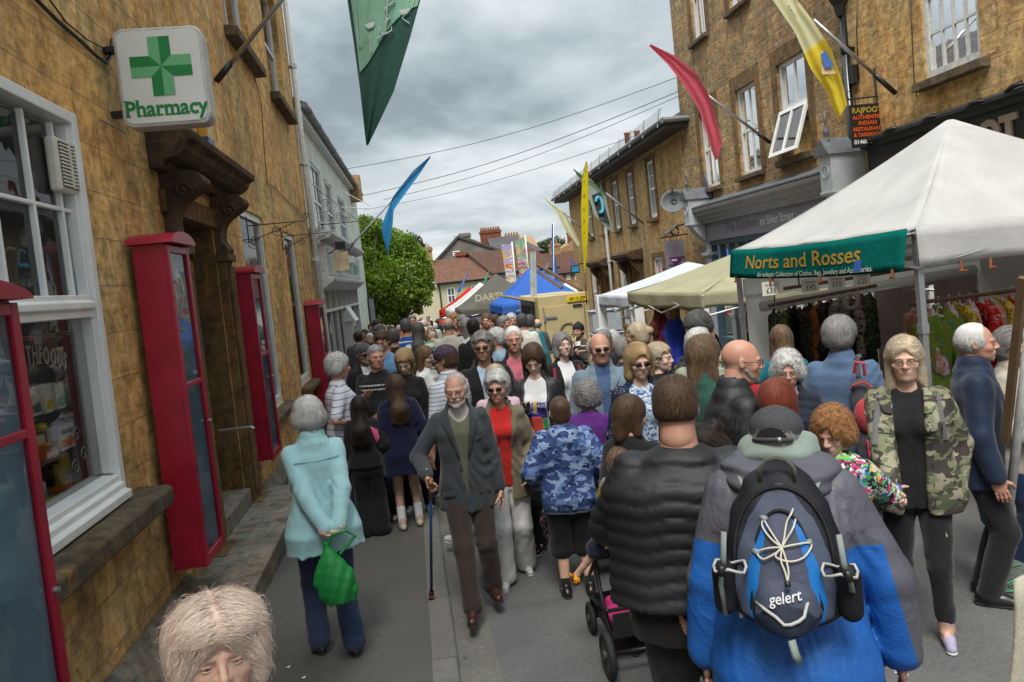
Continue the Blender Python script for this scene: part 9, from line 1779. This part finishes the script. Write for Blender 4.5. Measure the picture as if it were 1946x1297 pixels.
YF=flagm('yellow_flag_cloth',(.95,.76,.10),.6);YP=flagm('pale_yellow_flag_cloth',(.95,.92,.58),.65)
E,f=flag([(1440,-60),(1468,0),(1510,60),(1540,130),(1572,175),(1592,228)],[(1500,-60),(1515,0),(1545,40),(1580,95),(1603,165),(1610,200)],9.4,YP,'yellow feather flag with grey letters and blue boat emblem, upper right',wave=.10)
b=MB();b.grid(lambda u,v:f(u,.52+.48*v,-.012),12,12);b.build('yellow_end',YF,E,smooth=True)
ftext(E,f,'f',pmat('flag_grey_ink',(.18,.18,.22),.8),.45,.33,1.,.34,.13);b=MB();b.quad(f(.25,.68,-.04),f(.85,.72,-.04),f(.70,.56,-.04));b.build('emblem',pmat('peach_print',(.6,.45,.28),.8),E);b=MB();b.quad(f(.48,.66,-.05),f(.9,.68,-.05),f(.80,.58,-.05),f(.55,.58,-.05));b.build('emblem',pmat('boat_blue',(.04,.12,.35),.8),E)
q0=np.array(RF.P(*RF.hit(1702,178,.03),.03));q1=ony(1546,38,9.4);pole(E,[q0,q0+(q1-q0)*.26],BLACKM,.035,name='pole_socket');pole(E,[q0+(q1-q0)*.24,q1],STEEL,.024)
E,f=flag([(1090,322),(1110,355),(1122,385),(1130,410),(1148,432)],[(1093,324),(1125,343),(1150,368),(1158,410),(1167,442)],21.,flagm('pale_green_flag_cloth',(.42,.48,.42)),'green and white fair trade feather flag on the slate roofed house',wave=.08)
b=MB();b.tube([f(0.02,.0),f(.5,.12),f(.95,.30),f(1,.5)],.045,5,flat=.3);b.build('edge_band',pmat('leaf_green_band',(.06,.38,.05),.8),E);b=MB();b.quad(f(.12,.85,-.05),f(.85,.90,-.05),f(.85,.45,-.05),f(.25,.42,-.05));b.build('emblem',pmat('flag_black',(.02,.025,.03),.8),E)
b=MB();b.tube([f(.5+.2*math.cos(a),.60+.11*math.sin(a),-.08)for a in np.linspace(-2.5,2.2,10)],.045,6);b.build('emblem',pmat('flag_sky_blue',(.10,.42,.60),.8),E);ftext(E,f,'FAIRTRADE',WF,.5,.83,.5,.22,.14)
q0=np.array(TF.P(*TF.hit(1222,425,.03),.03));q1=ony(1152,368,21.);pole(E,[q0,q1],GREYPL,.03)
E,f=flag([(1032,375),(1055,400),(1075,440),(1098,470)],[(1034,376),(1075,405),(1092,440),(1102,465)],27.,YP,'pale yellow feather flag reaching out from the far end of the slate roofed house',wave=.08)
q0=np.array(TF.P(*TF.hit(1131,456,.03),.03));pole(E,[q0,ony(1078,410,27.)],GREYPL,.03)
E,f=flag([(1113,308),(1106,340),(1104,400),(1106,460),(1110,522)],[(1116,307),(1118,330),(1119,400),(1118,440),(1112,520)],16.5,flagm('sharp_yellow_cloth',(.60,.50,.02),.3),'tall upright yellow feather flag with black letters above the trailer',wave=.05)
for k,ch in enumerate('OYKCUL'):ftext(E,f,ch,BLACKM,.5,.18+.105*k,.55,.62,.07,0. if k==0 else 1.57)
pole(E,[ony(1115,580,16.5),ony(1112,520,16.5)],BLACKM,.012)
E,f=flag([(1049,426),(1048,470),(1051,530),(1054,560)],[(1053,427),(1053,480),(1063,530),(1063,556)],24.,flagm('mid_blue_cloth',(.06,.18,.50)),'slim upright blue feather flag behind the blue gazebo',wave=.05);pole(E,[ony(1052,425,24),ony(1053,600,24)],WHITE,.015)
for(A,B,cols,lab)in((((952,466),(966,555)),((973,464),(980,560)),((.55,.38,.12),(.5,.08,.06),(.6,.55,.45),(.35,.30,.50)),'cream and red painted banner, left of the pair behind the grey brown gazebo'),(((978,455),(990,545)),((998,452),(1006,538)),((.50,.40,.20),(.28,.25,.50),(.50,.06,.10),(.20,.35,.25)),'yellow and violet painted banner with a ring, right of the pair')):
 E,f=flag([*A],[*B],27.,pattern('painted_'+lab[:6],'camo',cols,3.2),lab,wave=.03,cat='banner');pole(E,[ony(B[0][0],B[0][1]-4,27),ony(B[1][0]+6,600,27)],WHITE,.025)
E,f=flag([(1006,480),(1009,598)],[(1018,477),(1022,596)],18.2,pmat('weathered_grey_banner',(.35,.38,.38),.8,noise=.4,nscale=3),'weathered grey and white tall banner in front of the blue gazebo',wave=.03,cat='banner')
for(A,B,Y,col,lab)in((((888,518),(868,555)),((890,520),(874,556)),33.,(.04,.16,.50),'small blue flag over the red gazebo'),(((929,515),(915,542)),((930,516),(922,545)),36.,(.05,.35,.15),'small green flag above the clean white gazebo'),(((1042,500),(1030,516)),((1043,501),(1038,518)),26.,(.10,.38,.55),'small turquoise pennant right of the tall blue flag'),(((1058,503),(1052,516)),((1059,504),(1058,518)),26.,(.55,.05,.25),'small magenta pennant beside the slim blue flag')):
 E,f=flag([*A],[*B],Y,flagm('pennant_'+lab[6:10],col),lab,wave=.03,n=6);pole(E,[ony(*A[0],Y),ony(A[1][0]-4,A[1][1]+22,Y)],GREYPL,.015)
q=ony(1093,512,30.);e0=empty('pub_sign',tuple(q),'blue and black hanging inn sign before the dark tiled roofs','sign');b=MB();b.box(q[0]-.19,q[0]+.19,30,30.05,q[2]-.17,q[2]+.17);b.build('frame',BLACKM,e0,bevel=.02);b=MB();b.box(q[0]-.15,q[0]+.15,29.97,30.,q[2]-.12,q[2]+.12);b.build('panel',pmat('sign_sky_blue',(.04,.30,.55),.5,noise=.5,nscale=9),e0);b=MB();b.add([(q[0]-.2,30,q[2]+.5),(q[0]-.16,30,q[2]+.18),(q[0]+.12,30,q[2]+.2)],[(0,1,2)]);b.build('pennant',flagm('violet_pennant',(.2,.2,.55)),e0)
b=MB();b.tube([(q[0]+.2,30.02,q[2]+.2),(q[0]+1.2,30.02,q[2]+.25)],.03,5);b.build('arm',BLACKM,e0)
pb_=onz(1905,1125,RD);pt_=ond(1950,700,4.15);WP=empty('prop_pole',(pb_[0],pb_[1],RD),'white painted pole leaning in grey paving blocks at the right edge','pole');d_=np.array(pt_)-np.array([pb_[0],pb_[1],RD+.1]);base=np.array([pb_[0],pb_[1],RD+.12]);b=MB();b.tube([base,base+d_*1.6],.026,10);b.build('pole',OLDWHITE,WP,smooth=True)
b=MB();b.tube([base+d_*.66+np.array([-.05,.03,0]),base+d_*1.35+np.array([-.05,.03,0])],.028,4);b.build('lashed_timber',pmat('weathered_timber',(.13,.08,.04),.8,noise=.3),WP)
BLK_=pmat('grey_block',(.10,.12,.105),.9,noise=.25,nscale=30,bump=.4)
for k in range(6):b=MB();i,j=k%3,k//3;b.box(pb_[0]-.10+.10*i,pb_[0]-.004+.10*i,pb_[1]-.12,pb_[1]+.10,RD+.075*j,RD+.072+.075*j);tag(b.build('paving_block',BLK_,bevel=.004),f'grey paving block at the foot of the white pole, {("lower", "upper")[j]} layer, {("left", "middle", "right")[i]}','block','grey blocks weighing down the white pole')
b=MB();b.tube([(pb_[0]-.06+.16*math.sin(a*1.3),pb_[1]-.125+.0*a,RD+.10+.04*math.sin(a*2.1))for a in np.linspace(0,8,26)],.004,5);b.tube([(pb_[0]-.10,pb_[1]-.12,RD+.152),(pb_[0],pb_[1]-.03,RD+.19),(pb_[0]+.15,pb_[1],RD+.152)],.004,5);tag(b.build('twine',pmat('green_twine',(.10,.35,.18),.7),smooth=True),'green twine tied round the grey blocks','twine')
q=ond(1890,1352,1.9);b=MB();b.lathe([(.001,.04),(.07,.03),(.10,0),(.16,-.02),(.165,-.03)],(q[0],q[1],q[2]),28);tag(b.build('straw_hat',pmat('straw',(.42,.24,.10),.8,noise=.3,nscale=50,bump=.7,bscale=120),smooth=True),'edge of a woven straw hat at the bottom right corner','hat')
b=MB();qa=ond(1945,1100,1.7);b.grid(lambda u,v:(qa[0]-.02+.30*u-.14*v+.01*math.sin(v*9),qa[1]+.02*math.sin(u*6),qa[2]-.9*v),8,14);tag(b.build('linen_cloth',fab('oatmeal_linen',(.40,.38,.30),weave=120,bump=.6),smooth=True,solid=.01),'oatmeal linen cloth hanging at the bottom right edge','cloth')
def quick(label,px,py,d,face,top,bot,hair,hs,fem=False,w=1.05,age=.6,skin='ruddy',shoes=None,lod=2,sl=1.,outer=None,t=.016,h=None,curl=0.,**p):
 P=fig(label,px,py,d,face,h,lod,fem=fem,w=w,age=age,hair=hair,hs=hs,skin=skin,**p);P.hair(curl=curl,comb=p.get('comb','down'))
 P.garment('top',top,t=t if outer is None else .008,hem=p.get('hem',.46),sleeves=sl,neck=.008,fold=.8)
 if outer is not None:P.garment('jacket',outer,t=.026,hem=.43,open_=(.03,.07),collar=1)
 P.trousers(bot);P.shoes(shoes or BSH);return P
GS=pattern('green_white_stripe','stripe',[(.10,.22,.16),(.55,.58,.54)],9,duty=.42);BS=pattern('blue_white_stripe','stripe',[(.02,.06,.24),(.50,.52,.58)],10,duty=.80)
quick('tall bald man in pale stone jacket, back turned, in the middle of the street',850,603,12.,5,fab('stone_jacket',(.40,.39,.33)),DJEAN,'grey','fringe',w=1.15,t=.034)
quick('man in maroon jumper and dark jeans striding towards the camera',877,598,12.3,178,MAR,DJEAN,'grey','short',stride=1.3,hands=((-.2,.1,.5),(.10,.25,.72)))
P=quick('long dark grey haired woman in green and white stripes with black shoulder bag, back turned',792,612,11.6,12,GS,fab('dark_green_trousers',(.02,.05,.04)),'dgrey','long',True,1.1,t=.03);P.strap('bag_strap',BLK,[(-.05,.83,False),(.08,.7,False),(.17,.6,False)],.012)
c=wpt(P,(.22,-.08,.56*P.h));b=S();b.ell((0,0,0),(.06,.10,.10),.02);blob('shoulder_bag',b,.02,BLK,'black shoulder bag on the green striped woman','bag',loc=tuple(c))
quick('dark haired man in blue and white striped rugby shirt, back turned',770,606,12.6,-5,BS,NAVY,'dgrey','short',w=1.15,t=.03)
quick('sunburnt man in light blue denim shirt looking down, left side of the street',728,627,9.3,205,fab('mid_denim_shirt',(.10,.22,.38)),JEAN,'brown','crop',w=1.15,head=(0,18,0),t=.02,road=False)
quick('man in black T-shirt walking away with bare forearms',898,606,10.8,-8,BLK,BLK,'dark','short',w=1.12,sl=.5,stride=.5)
quick('grey long haired woman in white top walking away behind the black T-shirt',884,604,12.,20,WHT,BLK,'grey','lob',True,1.05)
quick('white haired woman in pale denim shirt in profile, behind the sunglasses man',946,622,9.4,262,fab('pale_denim',(.22,.32,.42)),JEAN,'white','crop',True,1.05,t=.02)
quick('blond person in bright red coat carrying a bag, behind the green stripes',803,628,12.8,200,REDC,BLK,'blond','short',True,1.05,t=.03)
quick('tall woman with bushy auburn curls in beige cardigan',862,596,13.2,170,fab('beige_knit',(.34,.29,.22)),KHK,'ginger','curly',True,1.05,curl=.6)
quick('steward in a fluorescent yellow vest far down the street',782,598,17.,176,pmat('hi_vis_yellow',(.55,.80,.03),.7),DJEAN,'grey','short',w=1.1,t=.03)
quick('white curly haired woman in white and mint cardigan by the trailer',970,596,13.2,170,WHT,GRYC,'white','curly',True,1.1,outer=fab('mint_cardigan',(.30,.52,.45)),curl=.3)
quick('grey haired person in white jumper and blue jeans by the trailer, back turned',990,596,12.6,10,fab('cream_jumper',(.55,.54,.48)),JEAN,'dgrey','short',w=1.15,t=.03)
quick('dark haired person in teal jacket leaning to the trailer hatch',1004,598,13.4,30,TEALC,NAVY,'dgrey','short',w=1.05,t=.03)
quick('long haired person in rust orange jacket among the crowd by the grey brown gazebo',941,597,13.4,240,fab('rust_jacket',(.25,.085,.02)),DJEAN,'brown','lob',True,1.1,t=.03)
quick('man in navy and white hooped top beside the rust orange jacket',924,596,14.,190,pattern('hooped','stripe',[(.012,.016,.05),(.5,.5,.5)],12,duty=.6),DJEAN,'light','short',w=1.05,t=.02)
quick('man in long black coat beside the rust orange jacket, facing right',953,600,12.8,110,BLK,BLK,'grey','short',w=1.1,t=.035,hem=.36)
quick('young person with hair in a bun and red vest, left edge of the crowd',701,640,10.6,-10,REDC,DJEAN,'light','bun',True,.95,sl=.1,road=False,age=.2)
P=quick('man in grey cap and pale grey T-shirt by the far end of the green building',722,616,12.,215,fab('pale_grey_tee',(.30,.33,.38)),JEAN,'grey','cap',w=1.1,sl=.5,road=False);P.cap('ball',MATS['grey_cap'])
quick('dark haired man in navy jacket against the green building',714,607,13.6,150,NAVY,DJEAN,'dark','short',w=1.1,t=.03,road=False)
quick('person with grey hair in black jacket, back turned, left of the blue stripes',746,624,11.4,5,BLK,BLK,'dgrey','short',w=1.1,t=.03)
P=quick('busker in black knitted cap and brown striped jumper playing a wooden flute by the trailer',1096,580,11.6,205,pattern('brown_striped_jumper','stripe',[(.035,.028,.026),(.42,.40,.36),(.06,.05,.048)],13,duty=.8),DJEAN,'dgrey','cap',w=1.12,t=.028,lod=1,hands=((-.06,.20,.72),(.06,.24,.80)),grip=('grip','grip'),h=1.72)
P.cap('knit',pmat('black_knit',(.012,.012,.013),.95,noise=.3,nscale=80,bump=.6));P.tube('flute',[P.T(np.array([0,.10,-.062])),P.T(np.array([0,.28,-.26]))],.010,pmat('pale_wood',(.50,.38,.2),.5));P.beard('dgrey',.002);P.panel('shirt_collar',WHT,[(-.06,.80*P.h),(.06,.80*P.h),(.05,.84*P.h),(-.05,.84*P.h)],off=.02)
c=wpt(P,(-.20,.12,.55*P.h));b=MB();b.tube([c,c+np.array([.10,-.05,.02])],.13,16);tag(b.build('hand_drum',pmat('red_drum',(.35,.04,.02),.4,noise=.4)),'small red hand drum hanging at the busker\'s side','drum')
quick('blond woman with hair in a bun and sage green top, profile to the left',1216,612,7.0,285,fab('sage_green',(.13,.24,.15)),DJEAN,'blondg','bun',True,1.05,age=.3,skin='tan',lod=1,t=.02)
P=quick('grey bearded man in glasses sitting low, profile to the right',1180,642,7.8,80,NAVY,DJEAN,'grey','short',w=1.1,lod=1);P.beard('grey',.010);P.glasses(thin=True)
quick('sunburnt man with dark hair just behind the bearded man',1205,642,8.3,85,fab('crimson_top',(.25,.02,.03)),DJEAN,'brown','fringe',w=1.1)
quick('white haired woman in red top, low behind the sunglasses man',1163,628,9.0,200,REDC,GRYC,'white','curly',True,1.05)
quick('grey haired man in black jacket turned away beside the busker',1143,626,8.8,40,BLK,BLK,'grey','short',w=1.1,t=.03)
quick('blond person in patterned white top beside the bearded man',1128,640,7.4,60,pt('mint_print',[(.5,.52,.52),(.05,.35,.40)],14),GRYC,'blondg','bob',True,1.05)
quick('dark haired man crouching in black, back turned, under the beige gazebo',1287,644,7.4,50,BLK,BLK,'dark','short',w=1.2,t=.03,lean=.35,head=(20,20,0))
quick('grey haired person peering under the beige gazebo beside the white haired woman',1317,628,8.2,210,NAVY,DJEAN,'grey','short',w=1.)
P=quick('bearded man with sunglasses on his head far under the beige gazebo',1331,596,10.6,185,NAVY,DJEAN,'brown','short',w=1.05,skin='ruddy');P.beard('grey',.002);P.glasses(dark=True,up=True)
quick('red haired woman in maroon top, head hidden behind the beige canopy',1252,568,10.9,60,fab('raspberry_top',(.22,.025,.06)),DJEAN,'red','long',True,1.1,h=1.72,lift=.12,road=False)
quick('woman in bright royal blue cardigan, head hidden by the beige canopy',1278,560,10.6,250,fab('royal_cardigan',(.02,.05,.48)),DJEAN,'blond','lob',True,1.12,h=1.74,lift=.12,road=False,t=.03)
quick('person in black serving food behind the beige gazebo leg',1432,588,9.4,230,BLK,BLK,'dark','short',w=1.1,hands=((-.1,.38,.62),(.1,.38,.62)),sl=.5)
quick('person in red top half hidden beside the wooden planter',1412,668,6.0,30,fab('scarlet_top',(.30,.015,.02)),DJEAN,'brown','lob',True,1.)
base=[]
for k,(hs,fem,hair)in enumerate((('short',False,'grey'),('bob',True,'brown'),('fringe',False,'grey'),('lob',True,'blond'),('curly',True,'white'),('short',False,'dark'),('puff',True,'blondg'))):
 for v,fc in((0,180),(1,0)):
  P=Person('x',(0,0,0),0,1.66 if fem else 1.75,3,1.08,fem=fem,hair=hair,hs=hs,skin='ruddy' if k%2 else 'fair',stride=(.6,-.5)[v]).body();P.hair();P.garment('jacket' if v else 'top',BLK,t=(.018,.034)[v],hem=.44,sleeves=(1.,.5)[(k+v)%3==0]);P.trousers(DJEAN);P.shoes(BSH);base.append((P,fem,hs,hair))
TOPS=[('black',BLK),('navy',NAVY),('white',WHT),('red',REDC),('charcoal',CHAR),('pale blue',LBLUE),('cream',CREAMC),('maroon',MAR),('teal',TEALC),('pink',PINKC),('orange',fab('orange_top',(.50,.12,.02))),('olive',MATS['olive_pullover']),('purple',MATS['purple_knit']),('striped blue',BS),('denim blue',MATS['mid_denim_shirt']),('stone',MATS['stone_jacket'])]
HN=dict(grey='grey haired',white='white haired',brown='brown haired',blond='blond',dark='dark haired',blondg='ash blond');BOTS=[DJEAN,JEAN,BLK,KHK,GRYC,NAVY];used={};q=random.Random(11);spots=[]
rows=[(14.6,(.2,3.0,3)),(16.,(-1.4,2.6,5)),(18,(-1.6,2.5,6)),(20.5,(-1.6,2.1,6)),(23,(-1.6,1.9,6)),(26,(-1.6,1.5,6)),(29,(-1.7,1.3,6)),(32.5,(-1.7,1.3,6)),(36,(-1.7,1.3,6)),(40,(-1.7,3.5,8)),(45,(-1.7,4.,9)),(51,(-1.5,4.2,9))]
for y,(xa,xb,n)in rows:
 for k in range(n):spots.append((xa+(xb-xa)*(k+.5+q.uniform(-.3,.3))/n,y+q.uniform(-1,1)))
PLC=[(17.2,'just beyond the trailer'),(22,'by the blue gazebo'),(28,'by the grey brown gazebo'),(33,'by the white gazebo'),(38,'by the red gazebo'),(48,'near the cottages'),(99,'at the street end')]
for i,(x,y)in enumerate(spots):
 bi=q.randrange(len(base));P,fem,hs,hair=base[bi];tn,tm=TOPS[q.randrange(len(TOPS))];bt=q.choice(BOTS);r=P.root;first=bi not in used;used[bi]=1
 if not first:
  r=P.root.copy();COL.objects.link(r)
  for ch in P.root.children:
   if y>24 and ch.name.split('.')[0]in('eye','eyebrow','lips'):continue
   c2=ch.copy();COL.objects.link(c2);c2.parent=r
   for g2 in ch.children:g3=g2.copy();COL.objects.link(g3);g3.parent=c2
 for c2 in r.children:
  nm=c2.name.split('.')[0]
  if nm in('top','jacket','trousers'):c2.material_slots[0].link='OBJECT';c2.material_slots[0].material=tm if nm!='trousers' else bt
 fc=180+q.uniform(-40,40)if bi%2==0 else q.uniform(-40,40);sc=q.uniform(.93,1.05);r.location=(x,y,gz(y)+(RD if x>.1 else 0));r.rotation_euler=(0,0,-R(fc));r.scale=(sc*q.uniform(.95,1.12),sc,sc)
 _tn=tn;side='left' if x<-.6 else 'right' if x>1.1 else 'middle';LB=lambda:f"{HN[hair]} {'woman' if fem else 'man'} in {tn} top {'facing us' if bi % 2 == 0 else 'walking away'}, {side}, {[t for a, t in PLC if y < a][0]}"
 for _ in range(12):
  if LB()not in used:break
  tn,tm=TOPS[q.randrange(len(TOPS))]
 if tn!=_tn:
  for c2 in r.children:
   if c2.name.split('.')[0]in('top','jacket'):c2.material_slots[0].material=tm
 used[LB()]=1;r['label']=LB();r['category']='person';r['group']='people in the far crowd'
for bi,(P,*_)in enumerate(base):
 if bi not in used:
  for ch in list(P.root.children):
   for g2 in list(ch.children):bpy.data.objects.remove(g2)
   bpy.data.objects.remove(ch)
  bpy.data.objects.remove(P.root)
